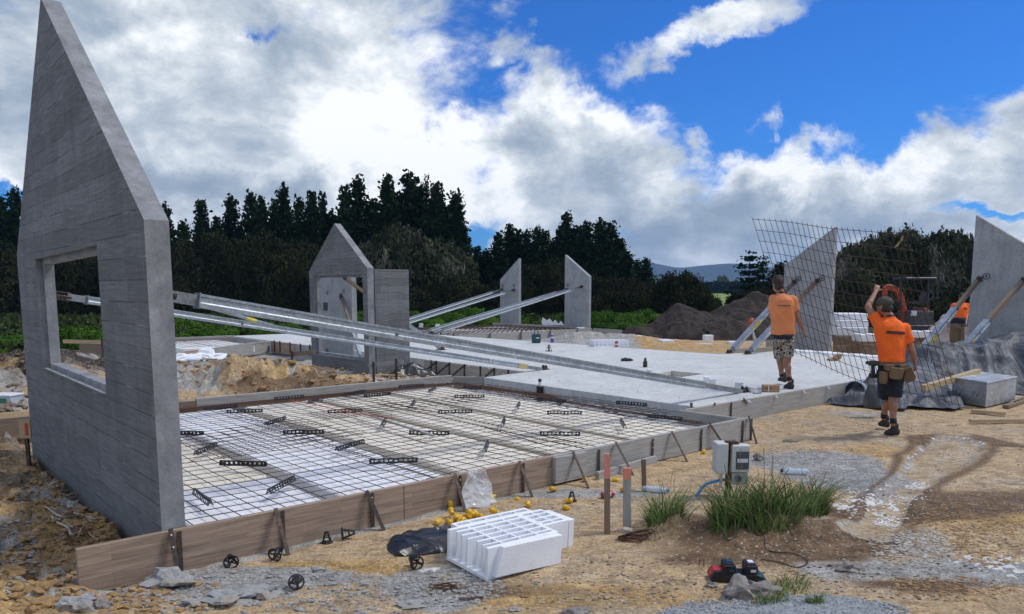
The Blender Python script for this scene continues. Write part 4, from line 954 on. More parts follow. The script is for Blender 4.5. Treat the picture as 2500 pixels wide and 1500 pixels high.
brace(B(18.67, 1.07, 2.13), B(15.5, 1.25, .29), 'left brace of the large right edge panel', w=.12, h=.13, split=.36, wall=-UD, spl2=.96, lab_at=.70, sc=.9)
brace(B(18.67, .19, 2.10), B(15.3, .55, .20), 'right brace of the large right edge panel', w=.12, h=.13, split=.45, wall=-UD, spl2=.96, lab_at=.70, sc=.9)

# ------------------------------------------------------------------ contents of the two far boxes
def farbox(cu, cv, nu, nv, w, z, lab, grp):
    first = None
    for i in range(nu):
        for j in range(nv):
            if first is None: first = podmesh(w - .09, w - .09).build('foam_pod', M['pod']); at = first.data.attributes.new('age', 'FLOAT', 'POINT'); at.data.foreach_set('value', [.25] * len(first.data.vertices)); o = first
            else: o = dup(first)
            o.location = B(cu + i * w, cv + j * w, z); o.rotation_euler = (0, 0, RZ); o['label'] = lab; o['category'] = 'foam block'; o['group'] = grp
farbox(6.6, 17.6, 2, 3, 1.1, .02, 'white foam pod in the far left mesh-covered box', 'foam pods of the far left box')
mesh_sheet('reinforcing_mesh', 'rusty mesh sheet over the far left box', 6.1, 8.7, 16.9, 20.4, .25, .27, 31)
farbox(15.8, 16.9, 5, 4, 1.15, .02, 'foam pod in the far middle mesh-covered box', 'foam pods of the far middle box')
mesh_sheet('reinforcing_mesh', 'rusty mesh sheet over the far middle box', 15.3, 21.3, 16.4, 21.0, .25, .29, 32, r=.007)
FM = 'formwork boards of the far middle box'
fboard((15.1, 16.2), (15.1, 21.8), -.05, .30, .05, M['greyb'], 'long grey board at the front of the far middle box', group=FM)
fboard((15.13, 16.2), (21.9, 16.2), -.05, .30, .05, M['greyb'], 'grey board at the right side of the far middle box', group=FM)
fboard((21.8, 16.25), (21.8, 22.4), .0, .33, .05, M['greyb'], 'grey board at the back of the far middle box', group=FM)
fboard((21.9, 14.6), (21.9, 16.1), .0, .30, .05, M['greyb'], 'grey board end right of the back panels', group=FM)
nm6 = ['nearest the tool case', 'second from the tool case', 'third from the tool case', 'in the middle', 'third from the left end', 'second from the left end', 'at the left end']
for i in range(7):
    v = 16.4 + i * .75; peg(B(15.05, v, .34), B(15.05, v, -.02), 'upright peg of the far middle box, ' + nm6[i], dr=UD, w=.05)
    if i % 2 == 0: peg(B(15.04, v + .3, .34), B(14.8, v + .05, .0), 'leaning peg of the far middle box, ' + nm6[i], dr=UD, w=.05)
for i, u in enumerate((16.5, 18, 19.5, 21)): peg(B(u, 16.12, .32), B(u, 16.12, -.02), 'peg on the right side of the far middle box, ' + ['nearest the slab', 'second from the slab', 'third from the slab', 'nearest the back panels'][i], w=.05)
for i, (px, py) in enumerate(((1028, 800), (1068, 802), (1148, 797))):
    g = G(px, py, .30); mb = MB(); mb.lathe([(.09, 0), (.09, .17)], 14, Matrix.Translation(g)); tag(mb.build('pipe_stub', M['white'] if i < 2 else M['black'], loc=g), ('white pipe stub right behind the plain panel', 'second white pipe stub in the far middle box', 'dark pipe stub in the far middle box')[i], 'pipe')
# ------------------------------------------------------------------ foreground foam pod, upside down with a corner broken away
def eps_pod():
    P0 = G(1120, 1344, .06); P1 = G(1194, 1424, .0); P2 = G(1369, 1371, .0); P3 = G(1423, 1326, .03)
    # frame of the block: x along its short front, y along its length
    o = P1; x = (P2 - P1); x.z = 0; Lx = x.length; x.normalize(); y = Vector((-x.y, x.x, 0)); 
    return o, x, y, Lx
o_, x_, y_, Lx_ = eps_pod()
TL = Vector((0, 0, .01)); tilt = Matrix.Identity(3)
root = empty('foam_pod_offcut', o_ + Vector((0, 0, 0)), 'white ribbed foam block with a missing corner, upside down on the near dirt', 'foam block')
root.rotation_euler = (0, 0, math.atan2(x_.y, x_.x))
# local frame now: x = front to the right, y = away; built directly in root space
def cellbox(mb, x0, x1, y0, y1, z0, z1): mb.box(((x0 + x1) / 2, (y0 + y1) / 2, (z0 + z1) / 2), (x1 - x0, y1 - y0, z1 - z0))
class Loc:                                        # build in the local space of a rotated root
    @staticmethod
    def fin(mb, name, m, root, **k):
        loc = root.location.copy(); mb.v = [(p[0] + loc.x, p[1] + loc.y, p[2] + loc.z) for p in mb.v]; return mb.build(name, m, root, **k)
mb = MB(); Hh = .225
def ribs(x0, x1, y0, y1, nx, ny, z0, z1, t=.017, left=True):
    mb.box(((x0 + x1) / 2, (y0 + y1) / 2, z0 + .014), (x1 - x0, y1 - y0, .028))
    for i in range(0 if left else 1, nx + 1):
        x = x0 + (x1 - x0) * i / nx; tt = t if 0 < i < nx else t * 1.6; x = min(max(x, x0 + tt / 2), x1 - tt / 2)
        mb.box((x, (y0 + y1) / 2, (z0 + z1) / 2 + .012), (tt, y1 - y0 - .004, z1 - z0 - .026 - .003 * (i % 2)))
    for j in range(ny + 1):
        y = y0 + (y1 - y0) * j / ny; tt = t if 0 < j < ny else t * 1.6; y = min(max(y, y0 + tt / 2), y1 - tt / 2)
        x0b = x0 + (.012 * ((j * 7) % 3) if not left else 0); mb.box(((x0b + x1) / 2, y, (z0 + z1) / 2 + .013), (x1 - x0b - .006, tt, z1 - z0 - .024 - .0015 * (j % 2)))
ribs(0, .63, .03, .50, 4, 6, 0, Hh, left=False); ribs(.632, .88, .185, .50, 2, 4, .001, Hh - .001); ribs(.10, .80, .502, .60, 5, 1, .002, Hh - .003)
mb.box((.40, .265, .090), (.44, .45, .13)); mb.box((.76, .345, .090), (.22, .29, .13)); mb.prism([(.045, -.012, .026), (.63, -.012, .0), (.63, -.012, Hh - .012), (.10, -.012, Hh + .003)], (0, .045, 0))
mb.prism([(.882, .185, .01), (.882, .5, .012), (.882, .56, Hh * .5), (.882, .47, Hh - .01), (.882, .185, Hh - .006)], (.055, 0, 0))
o = Loc.fin(mb, 'ribbed_block', M['eps'], root, bevel=.005, seg=2)
md = o.modifiers.new('ragged', 'DISPLACE'); tx = bpy.data.textures.new('ragged', 'CLOUDS'); tx.noise_scale = .05; md.texture = tx; md.strength = .010
root.rotation_euler = (R(2), R(1.0), math.atan2(x_.y, x_.x)); root.location = o_ + Vector((0, 0, .0))
# ------------------------------------------------------------------ black polythene sheet, crumpled
def drape(name, m, cx, cy, rx, ry, rot, hfun, n=46, lab=None, cat=None, thick=.003, edge=None, seed=1, z0=None):
    V_ = []; F_ = []; c, s = math.cos(rot), math.sin(rot)
    for j in range(n):
        for i in range(n):
            a = -1 + 2 * i / (n - 1); b = -1 + 2 * j / (n - 1)
            e = edge(a, b) if edge else 1.0
            x = cx + (a * rx * c - b * ry * s) * e; y = cy + (a * rx * s + b * ry * c) * e; V_.append((x, y, 0))
    P = np.array(V_); hh = HM(P[:, 0], P[:, 1]) if z0 is None else np.full(len(P), z0)
    ii = 0; out = []
    for j in range(n):
        for i in range(n):
            a = -1 + 2 * i / (n - 1); b = -1 + 2 * j / (n - 1); out.append((P[ii, 0], P[ii, 1], hh[ii] + hfun(a, b))); ii += 1
    for j in range(n - 1):
        for i in range(n - 1): k = j * n + i; F_.append((k, k + 1, k + n + 1, k + n))
    mb = MB(); mb.add(out, F_); o = mb.build(name, m, smooth=True, loc=(cx, cy, out[len(out) // 2][2])); md = o.modifiers.new('thickness', 'SOLIDIFY'); md.thickness = thick
    return tag(o, lab, cat)
def ridged(a, b, s, o=4):
    v = 0; w = 1; t = 0
    for k in range(o):
        x = vnoise(np.array([a * s * 2 ** k + 7 * k]), np.array([b * s * 2 ** k + 3 * k]), 5 + k)[0]; v += w * (1 - abs(2 * x - 1)); t += w; w *= .5
    return v / t
c = OG(1052, 1330)
drape('plastic_sheet', M['poly'], c.x - .01, c.y + .05, .30, .25, .30, lambda a, b: max(.004, .062 * (1 - max(abs(a), abs(b)) ** 5) + .035 * (ridged(a * .4 + b * .3, b * .8 - a * .3, 1.9, 2) ** 3 - .3) + .022 * (ridged(a + b * .5, b * .3, 3.1, 1) ** 4 - .3) - .03 * max(0, -b - .5) * (1 + math.sin(a * 9))), 90,
      'crumpled black polythene sheet lying left of the broken foam block', 'plastic sheet', edge=lambda a, b: (1 + .30 * (ridged(a * .9, b * .9, 1.5, 2) - .5)) * (1 - .12 * (abs(a) * abs(b)) ** 2))
# ------------------------------------------------------------------ clear sheet hanging on the board
def clearsheet():
    V_ = []; F_ = []; n, m_ = 60, 60
    u0 = u_at(1108, -.05); u1 = u_at(1185, -.05)
    for j in range(m_):
        t = j / (m_ - 1)
        wdt = 1.0 - .45 * math.sin(t * 2.4) * (1 - t) 
        for i in range(n):
            s = i / (n - 1); u = u0 + (u1 - u0) * (.5 + (s - .5) * (.62 + .55 * t - .2 * math.sin(t * 9) * .4)) + .03 * (1 - t)
            off = .035 + .10 * t ** 2 + .05 * (ridged(s, t, 2.5, 4) - .3) + .02 * math.sin(s * 9 + t * 3)
            V_.append(tuple(B(u, -.05 - off, .33 - .315 * t + .012 * math.sin(s * 7))))
    for j in range(m_ - 1):
        for i in range(n - 1): k = j * n + i; F_.append((k, k + 1, k + n + 1, k + n))
    mb = MB(); mb.add(V_, F_); o = mb.build('plastic_sheet', M['clear'], smooth=True, loc=B((u0 + u1) / 2, -.1, 0)); md = o.modifiers.new('thickness', 'SOLIDIFY'); md.thickness = .001
    tag(o, 'crinkled clear polythene sheet hanging against the brown board', 'plastic sheet')
clearsheet()
# ------------------------------------------------------------------ yellow mushroom caps
def capm():
    mb = MB(); mb.lathe([(.0165, 0), (.0175, .002), (.0165, .030), (.020, .032), (.0215, .040), (.018, .050), (.009, .055), (.001, .056)], 14); mb.lathe([(.013, .001), (.012, .028), (.001, .029)], 12); return mb
CAPS = [(1102, 1240, 'against the brown board foot, left of the clear sheet'), (1005, 1256, 'half buried in grey lumps'), (986, 1257, 'left one of two in grey lumps'), (1209, 1213, 'right of the clear sheet'), (1262, 1217, 'with its open end showing, before the board'), (1357, 1195, 'alone below the splice board'), (1381, 1225, 'beside the standing black spacer'), (1387, 1242, 'behind the foam block corner'), (1289, 1236, 'orange one peeping over the foam block'),
        (1426, 1170, 'behind the black leaning peg'), (1495, 1171, 'right of the pink-topped stake'), (1517, 1196, 'beside the blue bottle'), (1718, 1102, 'alone at the foot of the long grey board')]
HEAP = [(1141, 1254), (1117, 1260), (1092, 1271), (1074, 1273), (1112, 1267), (1126, 1273), (1145, 1267), (1161, 1259), (1166, 1266), (1158, 1273), (1182, 1264), (1212, 1258), (1133, 1281), (1150, 1262), (1104, 1262), (1122, 1266), (1170, 1256), (1139, 1276)]
cm = capm().build('rebar_cap', M['yellow'], smooth=True); cm['category'] = 'rebar cap'; cm['group'] = 'yellow plastic rebar caps'
rg = random.Random(11); first = True; cscale = 1.0
for i, (px, py, l) in enumerate(CAPS + [(a, b, None) for a, b in HEAP]):
    o = cm if first else dup(cm); first = False
    g = OG(px, py + 5); k = 1.18 + rg.uniform(-.05, .08); o.scale = (k,) * 3
    a = rg.uniform(0, 6.28); o.location = g + Vector((0, 0, .022 + (.02 if i > 20 and i % 3 == 0 else 0))); o.rotation_euler = (R(rg.choice([80, 95, 100, 60, 140])), rg.uniform(-.3, .3), a)
    if l is None: l = 'yellow rebar cap in the loose heap between the black sheet and the foam block'
    else: l = 'yellow rebar cap ' + l
    o['label'] = l
# ------------------------------------------------------------------ black conical spacers
def cone_spacer():
    mb = MB(); r0, r1, h = .047, .013, .088
    mb.lathe([(r0 * .80, 0), (r0, 0), (r0, .006), (r0 * .80, .006), (r0 * .80, 0)], 24, cap=False)
    mb.lathe([(r0 * .46, h * .52), (r0 * .58, h * .52), (r0 * .56, h * .58), (r0 * .44, h * .58), (r0 * .46, h * .52)], 18, cap=False)
    mb.lathe([(r1, h - .012), (r1 + .004, h - .012), (r1 + .003, h), (r1 - .003, h)], 14)
    for k in range(4):
        a = k * math.pi / 2 + .4; ca, sa = math.cos(a), math.sin(a)
        mb.bar((r0 * .9 * ca, r0 * .9 * sa, .003), (r1 * 1.1 * ca, r1 * 1.1 * sa, h - .006), .014, .004, (ca, sa, 0))
    for k in range(2):
        a = k * math.pi / 2 + .4; ca, sa = math.cos(a), math.sin(a); mb.bar((-r0 * .86 * ca, -r0 * .86 * sa, .003), (r0 * .86 * ca, r0 * .86 * sa, .003), .008, .005)
    return mb
cn = cone_spacer().build('conical_spacer', M['black']); cn['category'] = 'spacer'; cn['group'] = 'black conical plastic spacers'
SP = [(565, 1389, (82, 0, 205), 'lying alone left, nearest the board corner'), (666, 1342, (75, 0, 160), 'leaning on the rusty peg, upper of two'), (670, 1371, (78, 0, 165), 'at the foot of the rusty peg, lower of two'), (798, 1326, (0, 0, 30), 'standing upright by the brown board'), (835, 1318, (88, 0, 110), 'on its side right of the upright one'),
      (724, 1438, (55, 10, 10), 'tipped back, nearest the camera'), (1019, 1392, (85, 0, 215), 'lying below the black polythene sheet'), (1396, 1224, (0, 0, 20), 'standing near the red can')]
for i, (px, py, e, l) in enumerate(SP):
    o = cn if i == 0 else dup(cn); g = OG(px, py); k = 1.12 if e[0] else 1.0
    up = e[0] < 10; o.rotation_euler = tuple(R(t) for t in e); o.scale = (k,) * 3; o.location = g + Vector((0, 0, 0.0 if up else .045)); o['label'] = 'black conical spacer ' + l
# ------------------------------------------------------------------ cans and bottles
def can(name, px, py, r, h, m, lab, rot, cat, z=None, topm='galv2', band=None):
    g = OG(px, py) if z is None else G(px, py, z); rt = empty(name, g, lab, cat)
    q = Euler(tuple(R(t) for t in rot)).to_matrix().to_4x4(); q.translation = g + Vector((0, 0, r if abs(rot[0]) > 45 else 0))
    mb = MB(); mb.lathe([(r * .9, 0), (r, .006), (r, h * .86), (r * .8, h * .95)], 20, q); mb.build('body', m, rt, smooth=False)
    mb = MB(); mb.lathe([(r * .78, h * .95), (r * .78, h), (r * .5, h + .002)], 20, q); mb.build('top', M[topm], rt)
    if band: mb = MB(); mb.lathe([(r * 1.01, h * band[0]), (r * 1.01, h * band[1])], 20, q, cap=False); mb.build('printed_band', M[band[2]], rt)
    return rt
crim = simple('crimson_can', (.42, .03, .06), (.32, .02, .05), .4)
can('spray_can', 1470, 1218, .030, .135, crim, 'crimson spray can lying left of the pink-topped stake', (88, 0, 120), 'can', topm='white', band=(.3, .6, 'white'))
can('drink_can', 1505, 848, .045, .17, M['red'], 'small red drink can on the far edge of the pale slab', (0, 0, 0), 'can', .29, band=(.35, .6, 'white'))
can('drink_can', 1348, 837, .055, .26, simple('purple_can', (.16, .10, .42), None, .4), 'purple and white can on the far edge of the pale slab', (0, 0, 0), 'can', .29, 'white', (.5, .7, 'white'))
def bottle(px, py, lab, rz, capm_, L=.25, r=.038, crush=.75):
    g = OG(px, py); rt = empty('water_bottle', g, lab, 'bottle', 'empty plastic bottles'); q = Euler((R(90), 0, R(rz))).to_matrix().to_4x4(); q.translation = g + Vector((0, 0, r * .9))
    prof = [(r * .8, 0), (r, .01)] + [(r * (.93 if k % 2 else 1.0), .02 + L * .68 * k / 12) for k in range(13)] + [(r * .75, L * .80), (r * .38, L * .90), (r * .36, L * .94)]
    mb = MB(); mb.lathe(prof, 20, q, e=(1, crush)); mb.build('bottle_body', M['bottle'], rt, smooth=True)
    mb = MB(); mb.lathe([(r * .44, L * .92), (r * .44, L), (r * .3, L + .004)], 14, q); mb.build('bottle_cap', capm_, rt)
bottle(1568, 1200, 'crushed clear bottle with a blue cap behind the short stake', 70, M['blue'])
bottle(1972, 1160, 'clear bottle with a dark cap on the grey gravel patch', -98, M['ink'], .27, .042)
# ------------------------------------------------------------------ pink topped stakes, low board
pinkm = simple('faded_pink_paint', (.75, .27, .19), (.55, .22, .16), .8, 0, 16, 5, .1)
def stake(px0, px1, ytop, ybot, split, lab):
    g = OG((px0 + px1) / 2, ybot); Yd = g.y; a = AY((px0 + px1) / 2, ytop, Yd); w = (px1 - px0) / 1884 * math.hypot(Yd, g.x) * .95; g = g - Vector((0, 0, .04)); rt = empty('marker_stake', g, lab, 'stake', 'pink-topped marker stakes')
    c = AY((px0 + px1) / 2, split, Yd); mb = MB(); mb.bar(g, c, w, w * .55, (0, 1, 0)); mb.build('shaft', M['oldwood'] if px0 < 1500 else M['greyb'], rt, uvf=lambda co, n: (co.z, co.x))
    mb = MB(); mb.bar(c, a, w, w * .55, (0, 1, 0)); mb.build('painted_top', pinkm, rt)
stake(1475, 1490, 1108, 1304, 1168, 'taller brown stake with a pink painted top'); stake(1521, 1541, 1143, 1296, 1170, 'shorter grey stake with a faded pink top')
g0, g1 = OG(1458, 1172), OG(1600, 1130); 
rt = empty('low_board', (g0 + g1) / 2, 'short grey board on edge pegged beside the pink-topped stakes', 'board'); mb = MB(); mb.bar(g0 + Vector((0, 0, .035)), g1 + Vector((0, 0, .035)), .045, .09); mb.build('plank', M['greyb'], rt, uvf=uv_uz)
g = OG(1573, 1200); tp = AY(1571, 1122, g.y); mb = MB(); mb.bar(g - Vector((0, 0, .03)), tp, .04, .035, (0, 1, 0)); tag(mb.build('dark_post', M['oldwood'], loc=g), 'short dark wooden peg standing in front of the low grey board', 'peg')
# ------------------------------------------------------------------ rusty ties, wire clips
def loop(cx, cy, z, L, w, rot, n=14, tilt=0):
    pts = []
    for k in range(n + 1):
        t = 2 * math.pi * k / n; x = (L / 2) * math.copysign(abs(math.cos(t)) ** .6, math.cos(t)); y = (w / 2) * math.copysign(abs(math.sin(t)) ** .8, math.sin(t))
        pts.append(Vector((cx + x * math.cos(rot) - y * math.sin(rot), cy + x * math.sin(rot) + y * math.cos(rot), z + tilt * x)))
    return pts
g = OG(1545, 1318); rg = random.Random(3)
for i in range(9):
    mb = MB(); mb.tube(loop(g.x - .03 + i * .013 + rg.uniform(-.01, .01), g.y - .02 + i * .004 + rg.uniform(-.012, .012), g.z + .010 + i * .006, .17 + rg.uniform(-.02, .02), .075, -.55 + i * .13 + rg.uniform(-.08, .08), 16, rg.uniform(-.08, .12)), .0048, 6)
    tag(mb.build('steel_stirrup', M['rust'], loc=g), 'rusty bent steel stirrup in the pile below the stakes', 'steel stirrup', 'rusty stirrups piled below the stakes')
mb = MB(); mb.rock(g + Vector((-.045, .0, .075)), .038, rg, (1.2, 1, .5), 2); tag(mb.build('stone', simple('pale_stone', (.45, .40, .33), (.25, .23, .2), .9), loc=g), 'pale flat stone resting on the pile of rusty stirrups', 'stone')
g = OG(1080, 1440)
for i in range(4):
    mb = MB(); mb.tube(loop(g.x + rg.uniform(-.02, .02), g.y + rg.uniform(-.01, .015), g.z + .01 + .006 * i, .15, .055, .1 * i - .1, 14, .04 * (i - 1)), .0036, 6)
    tag(mb.build('steel_stirrup', M['rust'], loc=g), 'rusty wire stirrup in the small bundle below the black sheet', 'steel stirrup', 'rusty stirrups below the black sheet')
a, b2 = OG(1120, 1468), OG(1180, 1464); rebar([a + Vector((0, 0, .012)), b2 + Vector((0, 0, .015))], .007, 'short rusty bar offcut on the near dirt', 'steel_bar', 'loose reinforcing bars')
g = OG(1708, 1385); mb = MB(); mb.tube([g + Vector(p) for p in ((.03, 0, -.01), (.028, 0, .05), (.02, 0, .062), (.0, 0, .058), (-.004, 0, .0), (.008, -.01, -.03))], .003, 6); tag(mb.build('wire_hook', M['rust'], loc=g), 'thin rusty wire hook standing left of the battery charger', 'wire')
# ------------------------------------------------------------------ electrical post
g = OG(1777, 1212); base = g.copy(); k = .00352
rt = empty('power_post', base, 'white electrical boxes bolted on a rusty steel post by the grass', 'electrical box')
def pb(px, py): return AY(px, py, base.y)
mb = MB(); a, b2 = pb(1777, 1078), pb(1778, 1215); mb.box((a + b2) / 2, (.042, .006, (a - b2).length)); 
for s in (-1, 1): mb.box((a + b2) / 2 + Vector((s * .021, -.018, 0)), (.006, .042, (a - b2).length))
mb.prism([a + Vector(p) for p in ((-.03, -.04, -.012), (-.02, -.04, .008), (.075, -.04, .008), (.10, -.04, -.015))], (0, .06, 0)); mb.build('steel_post', M['rust'], rt)
wb = simple('grey_white_enclosure', (.60, .62, .59), (.52, .54, .51), .5, 0, 5, 4, .05)
c0, c1 = pb(1783, 1084), pb(1824, 1150); fw, fh = c1.x - c0.x, c0.z - c1.z; c = (c0 + c1) / 2 + Vector((0, -.02, 0)); mb = MB(); mb.box(c, (fw, .11, fh)); bx = mb.build('front_box', wb, rt, bevel=.012, seg=3)
mb = MB(); mb.box(c + Vector((.012, -.058, -.012)), (fw * .72, .012, fh * .66)); wd = mb.build('window', M['smoke'], bx, bevel=.004)
mb = MB(); mb.box(c + Vector((.012, -.066, -.012)), (fw * .58, .004, fh * .14)); mb.build('breaker_row', M['white'], bx)
mb = MB(); mb.box(c + Vector((0, 0, -fh * .74)), (fw * .9, .10, fh * .44)); mb.build('lower_socket_box', simple('dusty_socket_box', (.36, .40, .39), (.28, .31, .31), .5), rt, bevel=.008)
mb = MB(); q = Matrix.Rotation(R(90), 4, 'X'); q.translation = c + Vector((-.02, -.052, -fh * .70)); mb.lathe([(.030, 0), (.030, .022), (.024, .03)], 14, q); mb.build('socket_flap', M['smoke'], rt)
c0, c1 = pb(1753, 1080), pb(1771, 1154); c = (c0 + c1) / 2 + Vector((-.012, .01, 0)); mb = MB(); mb.box(c, (c1.x - c0.x + .03, .16, c0.z - c1.z)); mb.build('rear_box', wb, rt, bevel=.01, seg=2)
mb = MB(); mb.box(c + Vector((.012, 0, -.2)), (.022, .03, .18)); mb.build('conduit', wb, rt)
# blue hose
a = pb(1690, 1240); pts = [pb(1686, 1252), pb(1692, 1232), pb(1703, 1207), pb(1722, 1184), pb(1745, 1176), pb(1772, 1173) + Vector((0, .03, 0))]
def smooth(pts, n=5):
    out = []
    for i in range(len(pts) - 1):
        p0 = pts[max(i - 1, 0)]; p1 = pts[i]; p2 = pts[i + 1]; p3 = pts[min(i + 2, len(pts) - 1)]
        for k in range(n):
            t = k / n; out.append(.5 * ((2 * p1) + (-p0 + p2) * t + (2 * p0 - 5 * p1 + 4 * p2 - p3) * t * t + (-p0 + 3 * p1 - 3 * p2 + p3) * t ** 3))
    out.append(pts[-1]); return out
mb = MB(); mb.tube(smooth([Vector(p) for p in pts], 6), .014, 10); tag(mb.build('hose', M['blue'], smooth=True, loc=a), 'bright blue pipe arching out of the mound to the electrical boxes', 'hose')
mb = MB(); mb.tube(smooth([a + Vector(p) for p in ((.01, -.01, -.02), (.03, -.01, .03), (.055, -.01, .02), (.07, 0, -.02))], 5), .004, 6); tag(mb.build('cable', M['red'], loc=a), 'short red cable loop at the foot of the blue pipe', 'cable')
# ------------------------------------------------------------------ twin battery charger
g = OG(1795, 1416); rt = empty('battery_charger', g, 'black and red twin battery charger on the dirt beside the rocks', 'battery charger'); sc = .00262
mb = MB(); L = .33; Wd = .13; h = .075
prof = [(-L / 2, 0), (-L / 2 - .012, .035), (-L / 2 + .02, .078), (-L / 2 + .075, .082), (-L / 2 + .09, .060), (L / 2 - .10, .060), (L / 2 - .05, .066), (L / 2 - .01, .05), (L / 2, 0)]
RZc = Matrix.Rotation(R(-4), 3, 'Z')
mb.prism([g + RZc @ Vector((x, -Wd / 2, z)) for x, z in prof], RZc @ Vector((0, Wd, 0))); mb.build('charger_body', M['black'], rt, bevel=.008, seg=2)
mb = MB(); mb.prism([g + RZc @ Vector(p) for p in ((-L / 2 - .013, -.045, .036), (-L / 2 + .018, -.045, .081), (-L / 2 + .072, -.045, .0845), (-L / 2 + .085, -.045, .064), (-L / 2 + .07, -.045, .078), (-L / 2 + .02, -.045, .074))], RZc @ Vector((0, .085, 0))); mb.build('red_end_cover', M['red'], rt, bevel=.002)
mb = MB(); mb.prism([g + RZc @ Vector((L / 2 - .03 + a_, -Wd / 2 + .005, b_)) for a_, b_ in ((0, .0), (.045, .0), (.055, .03), (.03, .052), (0, .06))], RZc @ Vector((0, Wd * .9, 0))); mb.build('side_pack', M['teal'], rt, bevel=.006)
def battery(px, lab, lm):
    c = g + RZc @ Vector((px, 0, .060)); b_ = empty('battery_pack', c, lab, 'battery', 'battery packs on the charger'); mb = MB()
    mb.box(c + Vector((0, -.01, .030)), (.078, .105, .058)); mb.box(c + Vector((0, 0, .062)), (.066, .09, .014)); mb.build('pack_body', M['black'], b_, bevel=.010, seg=3)
    mb = MB(); mb.box(c + Vector((.004, -.004, .0715)), (.036, .05, .002)); mb.build('top_label', lm, b_)
    mb = MB(); mb.box(c + Vector((.008, -.0638, .026)), (.034, .002, .016)); mb.build('front_label', lm, b_)
battery(-.052, 'left battery pack with a bluish label on the charger', M['teal']); battery(.088, 'right battery pack with a pale label on the charger', M['white'])
pts = [OG(1855, 1368), OG(1900, 1375), OG(1945, 1388), OG(1972, 1375), OG(1940, 1355), OG(1880, 1348), OG(1868, 1325), OG(1862, 1290)]
mb = MB(); mb.tube(smooth([p + Vector((0, 0, .008)) for p in pts], 6), .004, 6); tag(mb.build('cable', M['black'], loc=pts[0]), 'black cable winding from the charger up to the big grass clump', 'cable')
# ------------------------------------------------------------------ rocks
rockm = simple('grey_rock', (.30, .275, .25), (.17, .155, .14), .92, 0, 9, 6, .6, .01, dirt=(4, (.40, .31, .21), .55, .75))
conr = simple('concrete_lump', (.43, .435, .43), (.25, .25, .245), .95, 0, 30, 6, .9, .012, dirt=(5, (.36, .28, .19), .5, .75))
ochr = simple('ochre_clod', (.40, .25, .11), (.24, .15, .07), .95, 0, 12, 6, .8, .012)
RK = [(1800, 1452, .088, (1, .9, .8), rockm, 'squarish grey rock below the charger, left of a pair'), (1860, 1452, .10, (1.15, .8, .62), rockm, 'rounded grey rock below the charger, right of a pair'), (1735, 1432, .032, (1.2, .9, .7), rockm, 'small grey rock left of the pair below the charger'), (1748, 1418, .016, (1.1, .9, .8), conr, 'tiny pale stone touching the charger'),
      (2070, 1392, .058, (1.15, .9, .62), rockm, 'smooth oval stone right of the grass clump'), (2033, 1383, .022, (1.3, .9, .6), rockm, 'small stone left of the smooth oval stone'), (1853, 1124, .058, (1, .9, .95), rockm, 'pointed grey rock right of the electrical boxes'), (1932, 1078, .05, (1.6, .8, .35), rockm, 'thin grey slab of stone on the dirt beyond the gravel patch'),
      (420, 1428, .12, (1.3, .9, .5), conr, 'big rough concrete lump before the brown board corner'), (190, 1482, .085, (1.2, .9, .55), conr, 'concrete lump left, at the bottom edge'), (252, 1488, .05, (1, .9, 1), rockm, 'brown grey stone at the bottom edge beside a concrete lump'), (560, 1462, .10, (1.6, .9, .35), conr, 'long flat concrete lump near the bottom left'), (480, 1475, .07, (1.3, .9, .4), conr, 'small concrete lump left of the long flat one'), (640, 1452, .10, (1.4, 1, .4), conr, 'broad concrete lump behind the tipped spacer'),
      (110, 1440, .10, (1.4, .9, .5), ochr, 'broken ochre clod beside the hollow'), (95, 1340, .05, (1.2, 1, .6), ochr, 'ochre clod left of the cream conduit'), (148, 1312, .022, (1, .9, 1), conr, 'round pale pebble beside the cream conduit'), (90, 1480, .07, (1.3, .9, .5), ochr, 'ochre clod at the bottom left corner'), (40, 1400, .06, (1.3, 1, .6), ochr, 'ochre clod at the left edge'),
      (905, 1350, .0, (1, 1, 1), conr, ''), (1410, 1498, .05, (1.3, 1, .6), rockm, 'grey stone cut by the bottom edge'), (1255, 1490, .03, (1.3, 1, .5), conr, 'small pale stone near the bottom middle'), (780, 1395, .035, (1.2, 1, .6), conr, 'grey lump between the spacers'), (1000, 1480, .05, (1.6, .8, .35), conr, 'flat grey flake near the short bar'), (985, 1262, .03, (1, 1, .8), conr, 'grey lump between two yellow caps')]
for px, py, r_, sq, m, lab in RK:
    if r_ == 0: continue
    gg = OG(px, py); mb = MB(); mb.rock(gg + Vector((0, 0, r_ * sq[2] * .35)), r_, rng, sq, 2, 0, .42 if m is not conr else .5); tag(mb.build('rock', m, loc=gg), lab, 'rock', 'loose rocks and lumps')
# scattered stones, clods, gravel as uncountable stuff
def inreg(lst):
    def f(rg):
        px, py, rx, ry = rg.choice(lst); a = rg.uniform(0, 6.28); k = math.sqrt(rg.random()); return Gq(px + rx * k * math.cos(a), py + ry * k * math.sin(a))
    return f
def Gq(px, py):
    g = G(px, py, 0); return g
def scatter(name, lab, n, regs, r0, r1, m, sq, seed, lvl=0, jag=.35, pw=2.5):
    rg = random.Random(seed); f = inreg(regs); P = [f(rg) for _ in range(n)]; u = [LB(p.x, p.y) for p in P]
    P = [p for p, (a, b) in zip(P, u) if not (-.03 < a < 7.7 and -.06 < b < .03) and not (.5 < a < 7.7 and -.06 < b < 6.1) and not (7.3 < a < 17.3 and .8 < b < 6) and not (8.9 < a < 15 and 5 < b < 21)]
    h = HM(np.array([p.x for p in P]), np.array([p.y for p in P])); mb = MB()
    for p, z in zip(P, h):
        r = r0 + (r1 - r0) * rg.random() ** pw; mb.rock((p.x, p.y, z + r * .2), r, rg, (sq[0] * rg.uniform(.7, 1.3), sq[1], sq[2]), lvl, 0, jag)
    return tag(mb.build(name, m), lab, 'rubble', None, 'stuff')
